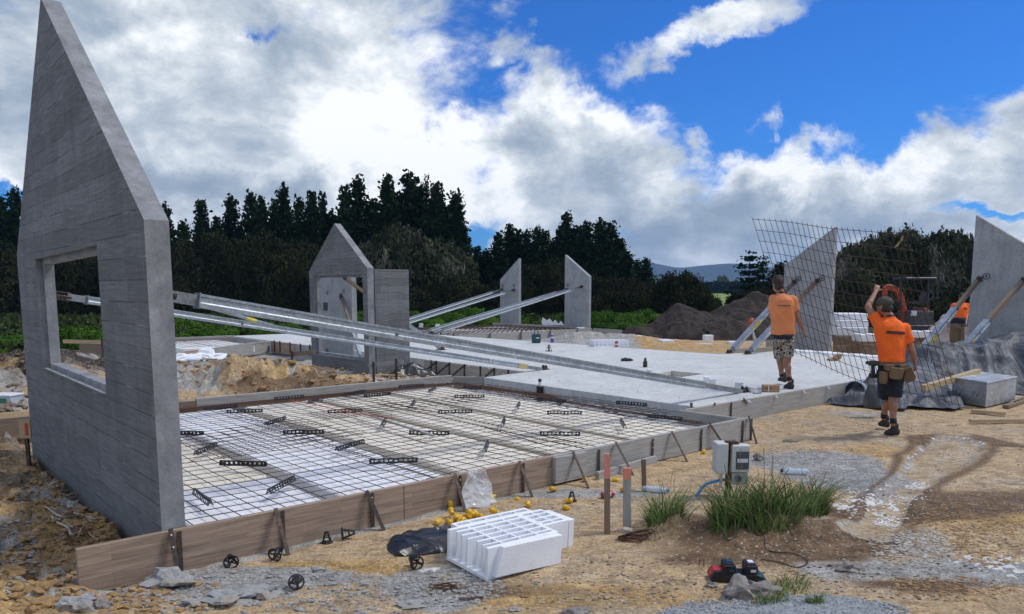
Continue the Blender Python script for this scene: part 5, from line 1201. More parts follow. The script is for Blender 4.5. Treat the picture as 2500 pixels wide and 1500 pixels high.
scatter('soil_clods', 'ochre and brown clods over the dug soil left of the tall gable', 2600, [(90, 1230, 100, 170), (60, 1420, 140, 100), (170, 1290, 90, 100), (230, 1300, 50, 60), (120, 1180, 60, 70), (330, 1455, 260, 45)], .004, .032, ochr, (1.2, 1, .7), 21)
scatter('grey_rubble', 'grey concrete crumbs over the near ground', 2800, [(560, 1440, 330, 60), (350, 1450, 260, 50), (900, 1450, 300, 50), (1110, 1440, 120, 50), (30, 1380, 60, 100), (120, 1300, 100, 130)], .003, .020, conr, (1.3, 1, .6), 22)
scatter('stone_flakes', 'grey broken flakes on the near right dirt', 1300, [(2225, 1345, 110, 40), (2250, 1330, 70, 35)], .004, .016, simple('grey_flake', (.52, .49, .43), (.22, .2, .17), .9, 0, 30), (1.4, 1, .35), 23)
scatter('small_stones', 'sparse little stones over the whole near dirt', 1500, [(1700, 1250, 700, 220), (2200, 1200, 320, 250), (1250, 1450, 500, 60)], .003, .014, rockm, (1.2, 1, .7), 24, pw=4)
scatter('soil_clods', 'clods over the excavated heaps behind the near box', 1300, [(600, 930, 180, 50), (760, 945, 200, 35), (950, 950, 200, 25), (520, 900, 100, 50), (560, 870, 80, 20)], .01, .07, ochr, (1.2, 1, .7), 25)
scatter('soil_clods', 'grey brown clods left beyond the tall gable panel', 700, [(60, 905, 110, 60), (210, 880, 60, 30), (60, 1000, 60, 60)], .01, .06, simple('brown_clod', (.24, .18, .13), (.13, .1, .07), .95), (1.2, 1, .7), 26)
grv = simple('blue_grey_gravel', (.36, .38, .40), (.20, .215, .23), .9, 0, 22, 4, .3, .004)
scatter('gravel_heap', 'blue grey gravel heap at the bottom edge', 5200, [(1920, 1500, 300, 46), (1900, 1530, 330, 60), (2000, 1490, 160, 30)], .006, .0135, grv, (1.2, 1, .8), 27, pw=1.2)
scatter('gravel', 'grey gravel patch right of the electrical boxes', 1800, [(2010, 1140, 150, 45), (1930, 1110, 70, 25), (2090, 1180, 70, 35)], .003, .010, grv, (1.2, 1, .7), 28)

scatter('foam_crumbs', 'white foam crumbs and splashes on the brown damp dirt at right', 900, [(2150, 1240, 110, 35), (2090, 1215, 60, 25), (2200, 1215, 60, 15), (2170, 1260, 40, 12), (2240, 1180, 30, 10)], .002, .010, M['eps'], (1.5, 1, .4), 41)
scatter('foam_crumbs', 'tiny white crumbs scattered over the near dirt', 500, [(1700, 1300, 600, 180), (1150, 1400, 250, 70), (2430, 1380, 60, 40), (800, 1400, 300, 60)], .0015, .005, M['eps'], (1.5, 1, .5), 42)
scatter('soil_clods', 'small ochre clods and chips on the right dirt', 1500, [(2380, 1270, 130, 50), (2300, 1300, 120, 50), (2420, 1330, 80, 60), (2330, 1440, 160, 30)], .003, .014, ochr, (1.5, 1, .5), 43)
scatter('soil_clods', 'dark brown chips over the trampled dirt', 1600, [(2100, 1050, 300, 60), (1850, 1350, 200, 60), (2200, 1420, 250, 50), (1500, 1420, 300, 60)], .002, .010, simple('dark_chip', (.14, .10, .075), (.07, .05, .04), .95), (1.6, 1, .4), 44)
# ------------------------------------------------------------------ things standing on or near the slab
def onslab(px, py): return G(px, py, .29)
def blob_thing(name, lab, cat, g, fn, m, **k):
    mb = MB(); fn(mb); return tag(mb.build(name, m, loc=g, **k), lab, cat)
# jobsite radio like teal case with a handle
g = onslab(1309, 838); rt = empty('tool_case', g, 'dark teal tool case with an upright handle on the far slab edge', 'tool case'); s = .0121
mb = MB(); mb.box(g + Vector((0, 0, .14)), (.27, .2, .26)); mb.build('case_body', M['teal'], rt, bevel=.025, seg=2)
mb = MB(); mb.tube([g + Vector(p) for p in ((-.055, 0, .26), (-.055, 0, .40), (.055, 0, .40), (.055, 0, .26))], .014, 6); mb.build('handle', M['black'], rt)
mb = MB(); mb.box(g + Vector((.04, -.102, .16)), (.10, .003, .03)); mb.build('printed_mark', M['white'], rt)
# black bottle, boots-like bags, cone
def blackbottle(px, py, h, r, lab): 
    g = onslab(px, py); rt = empty('squeeze_bottle', g, lab, 'bottle'); mb = MB(); T = Matrix.Translation(g); mb.lathe([(r, 0), (r * 1.03, h * .55), (r * .5, h * .75)], 14, T); mb.build('bottle_body', M['black'], rt)
    mb = MB(); mb.lathe([(r * .5, h * .75), (r * .62, h * .85), (r * .3, h)], 12, T); mb.build('nozzle', M['dark'], rt)
blackbottle(1575, 897, .20, .045, 'black squeeze bottle standing on the pale slab above the thick brace')
g = onslab(1530, 882); mb = MB()
for i, (x, y, rr) in enumerate(((-.08, 0, .045), (-.02, .02, .055), (.04, -.01, .05), (.09, .01, .04), (0, -.03, .045))): mb.rock(g + Vector((x, y, rr * .6)), rr, rng, (1.2, 1, .8), 1)
tag(mb.build('work_gloves', M['black'], loc=g), 'crumpled black gloves lying on the middle of the pale slab', 'gloves')
for px, py, l in ((1340, 858, 'black spacer standing on the pale slab before the tool case'), (1073, 855, 'black spacer lying at the foot of the brown brace')):
    g = onslab(px, py); o = dup(cn); o.location = g + Vector((0, 0, .0)); o.scale = (1.9,) * 3; o.rotation_euler = (0, 0, 1); o['label'] = l
# paint tubs and box near the brace foot
def tub(px, py, r, h, lab, tilt=0):
    g = onslab(px, py); rt = empty('paint_tub', g, lab, 'bucket', 'white tubs on the slab'); T = Matrix.Translation(g) @ Euler((R(tilt), 0, .4)).to_matrix().to_4x4()
    mb = MB(); mb.lathe([(r * .86, 0), (r, h * .9)], 18, T); mb.build('tub_body', M['white'], rt); mb = MB(); mb.lathe([(r * 1.05, h * .9), (r * 1.06, h), (r * .9, h * 1.01)], 18, T); mb.build('lid', M['white'], rt)
tub(1740, 938, .065, .085, 'left white tub behind the thick brace'); tub(1804, 948, .068, .095, 'middle white tub behind the thick brace'); tub(1838, 958, .065, .085, 'right white tub by the foot of the thick brace'); tub(1585, 910, .06, .07, 'white tub right beside the black squeeze bottle', 8)
g = onslab(1724, 934); mb = MB(); mb.box(g + Vector((0, 0, .05)), (.085, .08, .10)); tag(mb.build('foam_offcut', M['eps'], loc=g, bevel=.006), 'small square foam offcut left of the white tubs', 'foam block')
g = onslab(1881, 957); rt = empty('cardboard_box', g, 'small brown cardboard box by the slab edge near the walking man', 'cardboard box'); rt.rotation_euler = (0, 0, R(-3)); mb = MB(); mb.box(g + Vector((0, 0, .055)), (.245, .14, .11)); mb.build('box_body', M['card'], rt, bevel=.003)
mb = MB(); mb.box(g + Vector((-.05, -.0715, .06)), (.012, .002, .10)); mb.build('strap', M['white'], rt); mb = MB()
for k in range(6): mb.box(g + Vector((-.10 + k * .013 + (.03 if k > 3 else 0), -.0712, .065)), (.009, .0015, .02))
mb.build('lettering', M['ink'], rt)
g = onslab(1850, 962); mb = MB()
for i in range(5): mb.rock(g + Vector((rng.uniform(-.07, .07), rng.uniform(-.03, .03), .012)), .02, rng, (1.3, 1, .7), 0)
tag(mb.build('concrete_crumbs', M['conc'], loc=g), 'concrete crumbs between the brace foot and the cardboard box', 'rubble', None, 'stuff')
# riser pipe in the near box and white ties
g = B(7.32, 4.05, .12); gx = G(1318, 955, .2); g = Vector((gx.x, gx.y, .12)); rt = empty('riser_pipe', g, 'upright pipe with a black base between the mesh and the pale slab', 'pipe')
mb = MB(); T = Matrix.Translation(g); mb.lathe([(.058, 0), (.058, .15), (.05, .165)], 18, T); mb.build('black_collar', M['black'], rt); mb = MB(); mb.lathe([(.026, .165), (.026, .24)], 14, T); mb.build('pipe_end', M['white'], rt); mb = MB(); mb.lathe([(.029, .24), (.029, .285)], 14, T); mb.build('pipe_cap', M['black'], rt)
tie = MB(); tie.bar((0, 0, 0), (0, 0, .17), .010, .010); tie = tie.build('white_tie', M['white']); tie['category'] = 'tie rod'; tie['group'] = 'white ties along the inner slab edge'
for i, (px, py, a) in enumerate(((1214, 929, 0), (1225, 932, 12), (1292, 942, 0), (1336, 945, 18), (1365, 952, 0), (1466, 965, 0), (1485, 972, 20), (1557, 980, 0), (1644, 994, 24), (1659, 995, 0))):
    o = tie if i == 0 else dup(tie); g = G(px, py, .16); o.location = g; o.rotation_euler = (R(a), R(a), 0); o['label'] = '%s white tie between near box and pale slab, %s' % ('leaning' if a else 'upright', ['first from the far corner', 'second from the far corner', 'left of the riser pipe', 'right of the riser pipe', 'beyond the riser pipe', 'left of middle', 'in the middle', 'right of middle', 'nearest the return board', 'last of the row'][i])
# timber screed / aluminium lath and red string on the mesh
a, b2 = G(883, 1008, .29), G(1058, 1064, .29); mb = MB(); mb.bar(a, b2, .032, .022); tag(mb.build('grey_lath', M['greyb'], loc=a, uvf=uv_uz), 'long thin grey lath lying across the mesh', 'lath')
a, b2 = G(708, 978, .30), G(960, 1025, .30); mb = MB(); mb.tube([a.lerp(b2, k / 8) + Vector((0, 0, .01 * math.sin(k))) for k in range(9)], .006, 6); tag(mb.build('red_string', M['redstring'], loc=a), 'red string stretched over the mesh beside the grey lath', 'string')
a, b2 = G(1170, 1040, .285), G(1345, 1091, .285); mb = MB(); mb.tube([a.lerp(b2, k / 8) for k in range(9)], .0055, 6); tag(mb.build('steel_bar', M['rust'], loc=a), 'long rusty red bar lying over the yellowed pods', 'steel bar')
g = B(2.1, 3.0, .262); a = g; 
# ------------------------------------------------------------------ foam blocks in the distance
def foam(px, py, w, h, d, lab, z=0.0, rz=0, notch=0, sl=0):
    g = G(px, py, z); mb = MB(); n = notch
    if not n: mb.box(g + Vector((0, 0, h / 2)), (w, d, h), Matrix.Rotation(rz, 3, 'Z'))
    else:
        Rm = Matrix.Rotation(rz, 3, 'Z'); mb.box(g + Rm @ Vector((0, 0, h * .12)), (w, d, h * .24), Rm)
        for k in range(n + 1): x = -w / 2 + w * k / n; x = min(max(x, -w / 2 + .02), w / 2 - .02); mb.box(g + Rm @ Vector((x, 0, h * .62)), (.035, d - .01, h * .76), Rm)
        mb.box(g + Rm @ Vector((0, d / 2 - .02, h * .6)), (w - .02, .03, h * .74), Rm)
    return tag(mb.build('foam_block', M['eps'], loc=g, bevel=.012), lab, 'foam block', 'foam blocks lying beyond the slab')
foam(1487, 847, 1.02, .20, .5, 'long ribbed foam block on the slab edge behind the red can', .27, R(10), 8); foam(1548, 836, .30, .24, .5, 'solid foam block at the right end of the long ribbed one', .10, R(25))
foam(1625, 846, .42, .22, .4, 'foam block on the tan soil between slab and dark heaps', 0, R(15)); foam(1728, 836, .32, .26, .25, 'upright foam block behind the flat notched one', 0, R(5)); foam(1716, 846, .56, .09, .3, 'flat notched foam piece on the tan soil', 0, R(3), 5)
foam(1795, 843, .5, .13, .3, 'foam piece left of the surveying tripod', 0, R(0)); foam(1420, 804, .4, .08, .3, 'small foam piece at the foot of a back panel', .25, 0)
g = G(1370, 795, .3); mb = MB()
mb.prism([g + Vector((x, 0, z)) for x, z in ((-.85, .1), (-.8, .35), (-.6, .2), (-.5, .3), (-.35, .12), (-.25, .24), (-.1, .06), (0, .18), (.15, .02), (.25, .12), (.4, .0), (-.8, .02))], (0, .25, 0)); tag(mb.build('foam_block', M['eps'], loc=g), 'jagged broken foam piece leaning at the foot of a back panel', 'foam block', 'foam blocks lying beyond the slab')
# row of thin foam strips along the slab edge behind the sheet
for i in range(9):
    px0 = 1935 + i * 25; g = G(px0, 866 + i * 2.0, .20); mb = MB(); w = .42
    for k in range(2): mb.box(g + Vector((rng.uniform(-.05, .05), k * .08, .04 + .055 * k)), (w, .3, .05 + .02 * rng.random()), Matrix.Rotation(rng.uniform(-.25, .25), 3, 'Z'))
    tag(mb.build('foam_strip', M['eps'], loc=g, bevel=.006), 'flat foam strips heaped along the right far slab edge', 'foam strips', 'foam strips heaped along the far slab edge')
# white foam stack and timber boxes behind
def timb(p0, p1, z0, z1, t, m, lab):
    a = Vector((p0[0], p0[1], (z0 + z1) / 2)); b2 = Vector((p1[0], p1[1], (z0 + z1) / 2)); mb = MB(); mb.bar(a, b2, t, z1 - z0); return tag(mb.build('formwork_board', m, loc=a, uvf=uv_uz, bevel=.004), lab, 'formwork board', 'formwork boards of the far right boxes')
a, b2 = G(2034, 868, .1), G(2330, 855, .1); timb(a.xy, b2.xy, .05, .36, .05, M['oldwood'], 'brown board right behind the foam strips')
a, b2 = G(2034, 838, .2), G(2430, 838, .2); timb(a.xy, b2.xy, .10, .40, .05, M['oldwood'], 'brown board farther back, under the foam blocks'); a, b2 = G(1870, 846, .1), G(1960, 846, .1); timb(a.xy, b2.xy, .0, .28, .05, M['greyb'], 'grey board behind the braces of the sheet-side panel')
a, b2 = G(1790, 856, .1), G(1900, 850, .1); timb(a.xy, b2.xy, .0, .14, .05, M['greyb'], 'low grey board between the two brace feet')
g = G(2070, 822, .35); g.y = 22.5; g = AY(2070, 818, 22.5); 
for i, (dz, w, h, l) in enumerate(((0, .86, .24, 'lowest foam block of the big stack behind the sheet'), (.245, .90, .20, 'middle foam block of the big stack behind the sheet'), (.45, .86, .18, 'topmost foam block of the big stack behind the sheet'))):
    mb = MB(); mb.box(g + Vector((.02 * i, .1 * i, dz + h / 2)), (w, .8, h), Matrix.Rotation(-.12 + .05 * i, 3, 'Z')); tag(mb.build('foam_block', M['eps'], loc=g + Vector((0, 0, dz)), bevel=.02), l, 'foam block', 'foam blocks stacked behind the held sheet')
g = AY(2113, 834, 21); mb = MB(); mb.box(g + Vector((0, 0, .11)), (.55, .5, .2)); tag(mb.build('foam_block', M['eps'], loc=g, bevel=.02), 'foam block right below the big foam stack', 'foam block')
g = AY(2253, 824, 21); mb = MB(); mb.box(g + Vector((-.1, 0, .09)), (.42, .4, .18), Matrix.Rotation(.1, 3, 'Z')); mb.box(g + Vector((.2, 0, .12)), (.26, .4, .12), Matrix.Rotation(-.3, 3, 'Z')); tag(mb.build('foam_block', M['eps'], loc=g, bevel=.02), 'foam block behind the raised-arm man toward the excavator', 'foam block')
g = G(2042, 882, .29); mb = MB(); mb.prism([g + Vector(p) for p in ((-.14, 0, 0), (.0, 0, 0), (.10, 0, .05), (.14, 0, .16), (.06, 0, .14), (-.02, 0, .05), (-.14, 0, .04))], (0, .2, 0)); tag(mb.build('card_scrap', M['card'], loc=g), 'curled brown cardboard scrap on the slab before the foam strips', 'cardboard')
# surveying tripod
g = G(1830, 850, .0); g = AY(1832, 850, 24.5); rt = empty('laser_tripod', Vector((g.x, g.y, 0)), 'orange-headed surveying tripod behind the braces', 'tripod')
top = AY(1834, 800, 24.5); mb = MB()
for k in range(3): a = 2.1 * k + .6; f = Vector((g.x + .42 * math.cos(a), g.y + .42 * math.sin(a), .02)); mb = MB(); mb.tube([top, f], [.03, .022], 8); mb.tube([f, f.lerp(top, .15)], .032, 6); mb.build('leg', M['white'] if k < 2 else M['galv2'], rt)
mb = MB(); mb.box(top + Vector((0, 0, .05)), (.16, .16, .1)); mb.lathe([(.08, .1), (.10, .16), (.08, .26), (.05, .30)], 12, Matrix.Translation(top)); mb.build('laser_head', M['orangem'], rt)
# ------------------------------------------------------------------ torn bags, profiles left
g = G(505, 868, .1); bagm = M['white']
for i in range(7):
    gg = B(5.4 + .16 * i, 14.75 + .12 * i, .0); mb = MB(); mb.rock(gg + Vector((rng.uniform(-.2, .2), -.3 + rng.uniform(-.3, .3), .12)), .26, rng, (1.4, .8, .45), 2, 0, .6); tag(mb.build('torn_bag', M['eps'], loc=gg), 'torn white bag in the heap against the far left formwork', 'bag', 'torn white bags against the far left formwork')
for i, (px, py) in enumerate(((455, 905), (480, 898))):
    gg = OG(px, py - 12); mb = MB(); mb.box(gg + Vector((0, 0, .05)), (.5, .3, .06), Matrix.Rotation(.2 * i, 3, 'Z')); tag(mb.build('foam_block', M['eps'], loc=gg), 'flat foam scrap on the dirt below the torn bags, ' + ('nearer' if i == 0 else 'farther'), 'foam block')
def profile(x0, y0, x1, y1, z, pegs_, lab, m='oldwood', hgt=.09, Yd=None):
    a = AY(x0, y0, Yd[0]); b2 = AY(x1, y1, Yd[1]); rt = empty('profile_board', (a + b2) / 2, lab, 'profile board', 'timber profile boards around the far boxes'); mb = MB(); mb.bar(a, b2, .025, hgt); mb.build('rail', M[m], rt, uvf=uv_uz)
    for t in pegs_: c = a.lerp(b2, t); c = c + Vector((0, -.04, 0)); zb = H(c.x, c.y) - .1; mb = MB(); mb.bar((c.x, c.y, zb), (c.x, c.y, c.z + .07), .04, .03, (0, 1, 0)); mb.build('peg', M['pegm'], rt)
profile(708, 866, 767, 860, .3, (.1,), 'profile board left of the small gable panel', Yd=(15.4, 15.2)); profile(900, 894, 985, 883, .3, (.15, .8), 'weathered profile board before the plain panel', 'greyb', .06, (13.6, 13.6))
profile(154, 834, 262, 836, .3, (.9,), 'pale profile board seen through the window of the tall gable panel', 'pine', .09, (19, 19)); a, b2 = AY(195, 850, 20), AY(262, 848, 20); timb(a.xy, b2.xy, a.z - .2, a.z + .12, .05, M['oldwood'], 'brown board seen through the window of the tall gable panel')
for i, (x0, y0, x1, y1) in enumerate(((520, 892, 548, 880), (500, 880, 560, 890), (855, 880, 764, 882), (905, 922, 990, 924))):
    a, b2 = OG(x0, y0), OG(x1, y1); mb = MB(); mb.bar(a + Vector((0, 0, .05)), b2 + Vector((0, 0, .06)), .07, .035); tag(mb.build('timber_offcut', M['pine' if i != 1 else 'greyb'], loc=a, uvf=uv_uz), ('pale lath on the dirt before the far left formwork', 'grey lath on the dirt before the torn bags', 'timber scrap left of the small gable panel', 'timber scrap below the plain panel')[i], 'timber offcut')
g = OG(722, 902); mb = MB(); mb.rock(g + Vector((0, 0, .04)), .08, rng, (1.3, 1, .5), 1); tag(mb.build('rag', simple('pink_red_rag', (.8, .05, .10), None, .8), loc=g), 'bright pink red rag on the dirt left of the small gable panel', 'rag')
g = OG(455, 905); 
drape('plastic_sheet', M['poly'], B(8.2, 8.6).x, B(8.2, 8.6).y, .5, .28, .4, lambda a, b: max(.01, .28 * (1 - max(abs(a), abs(b)) ** 2) * (.5 + .6 * ridged(a, b, 1.4, 3))), 30, 'black plastic sheet bunched at the foot of the plain panel', 'plastic sheet')
# crate, profile and red marked board at the left edge
g = AY(18, 988, 12.4); rt = empty('storage_crate', g, 'clear white storage crate with a green label at the left edge', 'crate'); rt.rotation_euler = (0, 0, R(-8))
mb = MB(); mb.prism([g + Vector(p) for p in ((-.18, -.12, 0), (.16, -.12, 0), (.18, -.14, .15), (-.2, -.14, .15))], (0, .26, 0)); mb.build('crate_body', simple('milky_plastic', (.55, .60, .68), (.45, .5, .6), .3), rt, bevel=.01)
mb = MB(); mb.box(g + Vector((-.01, 0, .165)), (.41, .31, .03)); mb.build('lid', M['white'], rt, bevel=.008); mb = MB(); mb.box(g + Vector((.05, -.137, .085)), (.12, .004, .07)); mb.build('green_label', M['greenlab'], rt)
a, b2 = AY(-30, 1020, 9.8), AY(74, 1010, 10.3); mb = MB(); mb.bar(a, b2, .04, .085); tag(mb.build('timber_rail', M['pine'], loc=a, uvf=uv_uz), 'pale timber rail at the left edge behind the tall gable panel', 'board')
g = AY(70, 1115, 7.9); rt = empty('marker_board', Vector((g.x, g.y, g.z)), 'small board with a red paint mark on a dark peg, left edge', 'marker board'); mb = MB(); t_ = AY(62, 1048, 7.9); mb.bar(g + Vector((0, 0, -.1)), AY(64, 1060, 7.9), .035, .03, (0, 1, 0)); mb.build('peg', M['pegm'], rt)
c = AY(62, 1048, 7.87); mb = MB(); mb.box(c, (.115, .025, .19)); mb.build('board', M['pine'], rt, uvf=lambda co, n: (co.z, co.x)); mb = MB(); mb.box(c + Vector((.02, -.0145, .0)), (.035, .002, .13)); mb.build('red_mark', M['redpaint'], rt)
# cream conduits on the clods
def conduit(pts, r, lab):
    P = [OG(px, py) + Vector((0, 0, dz)) for px, py, dz in pts]; mb = MB(); mb.tube(smooth(P, 5), r, 8); tag(mb.build('conduit', M['cream'], loc=P[0], smooth=True), lab, 'conduit', 'cream conduits on the dug soil')
conduit([(50, 1208, .03), (90, 1232, .03), (118, 1252, .04), (150, 1270, .03), (200, 1268, .03), (225, 1280, .02)], .008, 'longest cream conduit, reaching left over the clods')
conduit([(112, 1235, .03), (135, 1252, .03), (185, 1262, .03), (232, 1274, .02)], .008, 'thin cream conduit above the others, beside the panel'); conduit([(128, 1273, .04), (140, 1290, .05), (165, 1305, .06), (175, 1330, .08), (184, 1342, .12)], .010, 'cream conduit bending up to the board corner')
conduit([(146, 1276, .03), (165, 1290, .03), (178, 1296, .03)], .009, 'short middle cream conduit piece'); conduit([(190, 1322, .02), (200, 1300, .03), (222, 1290, .03), (218, 1308, .02), (240, 1325, .02)], .006, 'looped thin cream conduit nearest the panel')
# ------------------------------------------------------------------ right side: pipe, toolbox, tarpaulin, timbers
g = AY(2087, 946, 12.9); rt = empty('drain_pipe', Vector((g.x, g.y, 0)), 'grey drain pipe with its open socket toward the camera, beside the slab corner', 'pipe'); ax = Vector((.62, .78, -.02)).normalized(); q = ax.to_track_quat('Z', 'Y').to_matrix().to_4x4(); q.translation = Vector((g.x, g.y, .185))
mb = MB(); mb.lathe([(.158, .0), (.175, .0), (.177, .02), (.168, .03), (.168, .16), (.155, .20), (.155, 1.2), (.145, 1.2), (.145, .2), (.158, .16), (.158, 0)], 32, q, cap=False); mb.build('pipe_body', M['gpvc'], rt, smooth=True)
mb = MB(); mb.lathe([(.150, .05), (.156, .05), (.156, .07), (.150, .07), (.150, .05)], 32, q, cap=False); mb.build('seal_ring', M['ink'], rt); mb = MB(); mb.lathe([(.001, .35), (.144, .35)], 32, q, cap=False); mb.build('end_cover', M['white'], rt)
nc = G(2406, 998, 0); fx = (G(2319, 988, 0) - nc); fx.z = 0; fx = Vector((-.72, .38, 0)); rx = Vector((.60, .62, 0))
tb = empty('metal_toolbox', nc, 'low galvanised steel toolbox with two handles in front of the tarpaulin', 'toolbox'); hh = .40
fl = G(2322, 975, 0) ; A0 = nc; A1 = AY(2321, 990, 12.9); A1.z = 0; A3 = AY(2478, 978, 12.95); A3.z = 0; A2 = A1 + (A3 - A0)
mb = MB(); mb.prism([p + Vector((0, 0, .02)) for p in (A0, A3, A2, A1)], (0, 0, hh - .02)); mb.build('box_body', M['toolbox'], tb, bevel=.006)
mb = MB(); cc = (A0 + A2) / 2; L4 = [cc + (p - cc) * 1.025 + Vector((0, 0, hh)) for p in (A0, A3, A2, A1)]; mb.prism(L4, (0, 0, .028)); mb.build('lid', M['toolbox'], tb, bevel=.004)
d1 = (A1 - A0).normalized(); n1 = Vector((d1.y, -d1.x, 0)); n1 = n1 if n1.y < 0 else -n1
for t in (.32, .80):
    c = A0.lerp(A1, t) + n1 * .012 + Vector((0, 0, .24)); mb = MB(); mb.bar(c + d1 * .06, c - d1 * .06, .012, .012); mb.tube([c + d1 * .055, c + d1 * .05 + n1 * .03 + Vector((0, 0, -.06)), c - d1 * .05 + n1 * .03 + Vector((0, 0, -.06)), c - d1 * .055], .007, 6); mb.build('handle', M['galv'], tb)
# tarpaulin over a heap
def tarp():
    V_ = []; F_ = []; nx, ny = 190, 120
    x0, x1, y0, y1 = 5.2, 13.5, 11.9, 17.6
    def edge_front(x): return np.interp(x, [5.2, 5.6, 6.6, 7.25, 7.5, 9.0, 9.6, 13.5], [12.7, 12.15, 12.0, 12.05, 13.2, 13.7, 13.2, 12.8])
    xs = np.linspace(x0, x1, nx); ts = np.linspace(0, 1, ny)
    for t in ts:
        for x in xs:
            yf = edge_front(x) + .10 * math.sin(x * 7) + .05 * math.sin(x * 17); yb = np.interp(x, [5.2, 6.2, 7, 13.5], [13.4, 15.6, 16.5, 17.5]); y = yf + (yb - yf) * t; V_.append((x + t * 1.75 * (1 - (x - x0) / (x1 - x0)), y, t))
    P = np.array(V_); X, Y, T = P[:, 0], P[:, 1], P[:, 2]
    prof = np.interp(X, [5.2, 5.8, 6.5, 7.5, 8.3, 9.3, 10.2, 13.5], [.03, .16, .34, .48, .58, .74, .90, 1.0]); lift = sst(T, 0.0, .45) * (1 - .75 * sst(T, .75, 1.0)); lowfront = .5 + .5 * sst(T, .1, .5)
    h = prof * lift * lowfront
    a = X * .8 + Y * .45; b = -X * .45 + Y * .9
    wx = fbm(X * .8, Y * .8, 3, 61) * 1.8; a = X * .62 + Y * .78; b = -X * .78 + Y * .62
    rd = 1 - np.abs(2 * vnoise(a * 1.25 + wx, b * .45 + wx, 71) - 1); rd2 = 1 - np.abs(2 * vnoise(a * 3.2 + wx * 1.5, b * .9 + wx, 73) - 1); rd3 = 1 - np.abs(2 * vnoise(b * 2.6 + wx * 2, a * .9, 75) - 1)
    h = h + (rd ** 2 - .35) * .15 * (.35 + lift) + (rd2 ** 3 - .25) * .055 * (.4 + lift) + (rd3 ** 3 - .25) * .05 * (.4 + lift) + (fbm(X * .7, Y * .7, 2, 77) - .5) * .22 * lift
    fr = np.exp(-((T - .07) / .05) ** 2) * .14 * (.5 + fbm(X * 3, Y * 3, 3, 88)); h = np.maximum(h + fr * (X < 7.6), .02 + .02 * rd2) + HM(X, Y) * .0
    out = np.stack([X, Y, h], 1)
    for j in range(ny - 1):
        for i in range(nx - 1): k = j * nx + i; F_.append((k, k + 1, k + nx + 1, k + nx))
    mb = MB(); mb.add(out.tolist(), F_); o = mb.build('tarpaulin', M['tarp'], smooth=True, loc=(8.5, 14.5, 0)); md = o.modifiers.new('thickness', 'SOLIDIFY'); md.thickness = .004; tag(o, 'big rumpled grey tarpaulin with highlights in its colour over a heap at the right', 'tarpaulin')
tarp()
a, b2 = G(2248, 945, .33), G(2392, 905, .33); a = AY(2254, 948, 12.25); b2 = AY(2388, 908, 13.4); mb = MB(); mb.bar(a, b2, .09, .10); tag(mb.build('timber_post', M['pine'], loc=a, uvf=uv_uz, bevel=.004), 'greenish pale timber post resting between the tarpaulin and the toolbox', 'timber post')
for i, (x0, y0, x1, y1, w, l) in enumerate(((2372, 1003, 2456, 1010, .09, 'short pale timber board on the ground before the toolbox'), (2368, 1028, 2560, 1026, .07, 'long tan timber on the ground at the right edge'), (2455, 993, 2560, 960, .09, 'dark timber planks right of the toolbox, lower one'), (2470, 985, 2560, 952, .09, 'dark timber planks right of the toolbox, upper one'))):
    a, b2 = G(x0, y0, .03), G(x1, y1, .03); mb = MB(); mb.bar(a, b2, w, .05); tag(mb.build('timber_board', M['pine'] if i != 2 and i != 3 else M['oldwood'], loc=a, uvf=uv_uz, bevel=.004), l, 'board')
# paper bag with blue stripe beside the man
g = AY(2130, 995, 11.4); rt = empty('cement_bag', g, 'slumped grey white bag with a blue stripe behind the raised-arm man', 'bag'); mb = MB(); mb.rings([(g + Vector((0, 0, z)), r1, r2, .3) for z, r1, r2 in ((0, .13, .09), (.08, .15, .11), (.22, .13, .09), (.34, .10, .05), (.37, .11, .02))], 18); mb.build('bag_body', M['tarp'], rt, smooth=True)
mb = MB(); mb.rings([(g + Vector((.07, -.045, z)), .045, .045, 0) for z in (.05, .15, .28)], 10); mb.build('blue_stripe', M['blue'], rt, smooth=True)
# light fabric heap behind, near the third man
g = G(2310, 862, .0); g = AY(2318, 800, 24); g.z = 0; mb = MB(); rg = random.Random(4)
for x, z, r_ in ((-.5, .35, .5), (0, .65, .65), (.6, .7, .65), (.2, .3, .7), (-.7, .2, .35)): mb.rock(g + Vector((x + .35, 0, z)), r_, rg, (1, .8, .75), 3, 0, .2)
tag(mb.build('fabric_heap', simple('dusty_pink_fabric', (.52, .43, .39), (.38, .30, .27), .9, 0, 2, 5, .5, .05), loc=g, smooth=True), 'dusty pale fabric heap behind the third man', 'fabric heap')
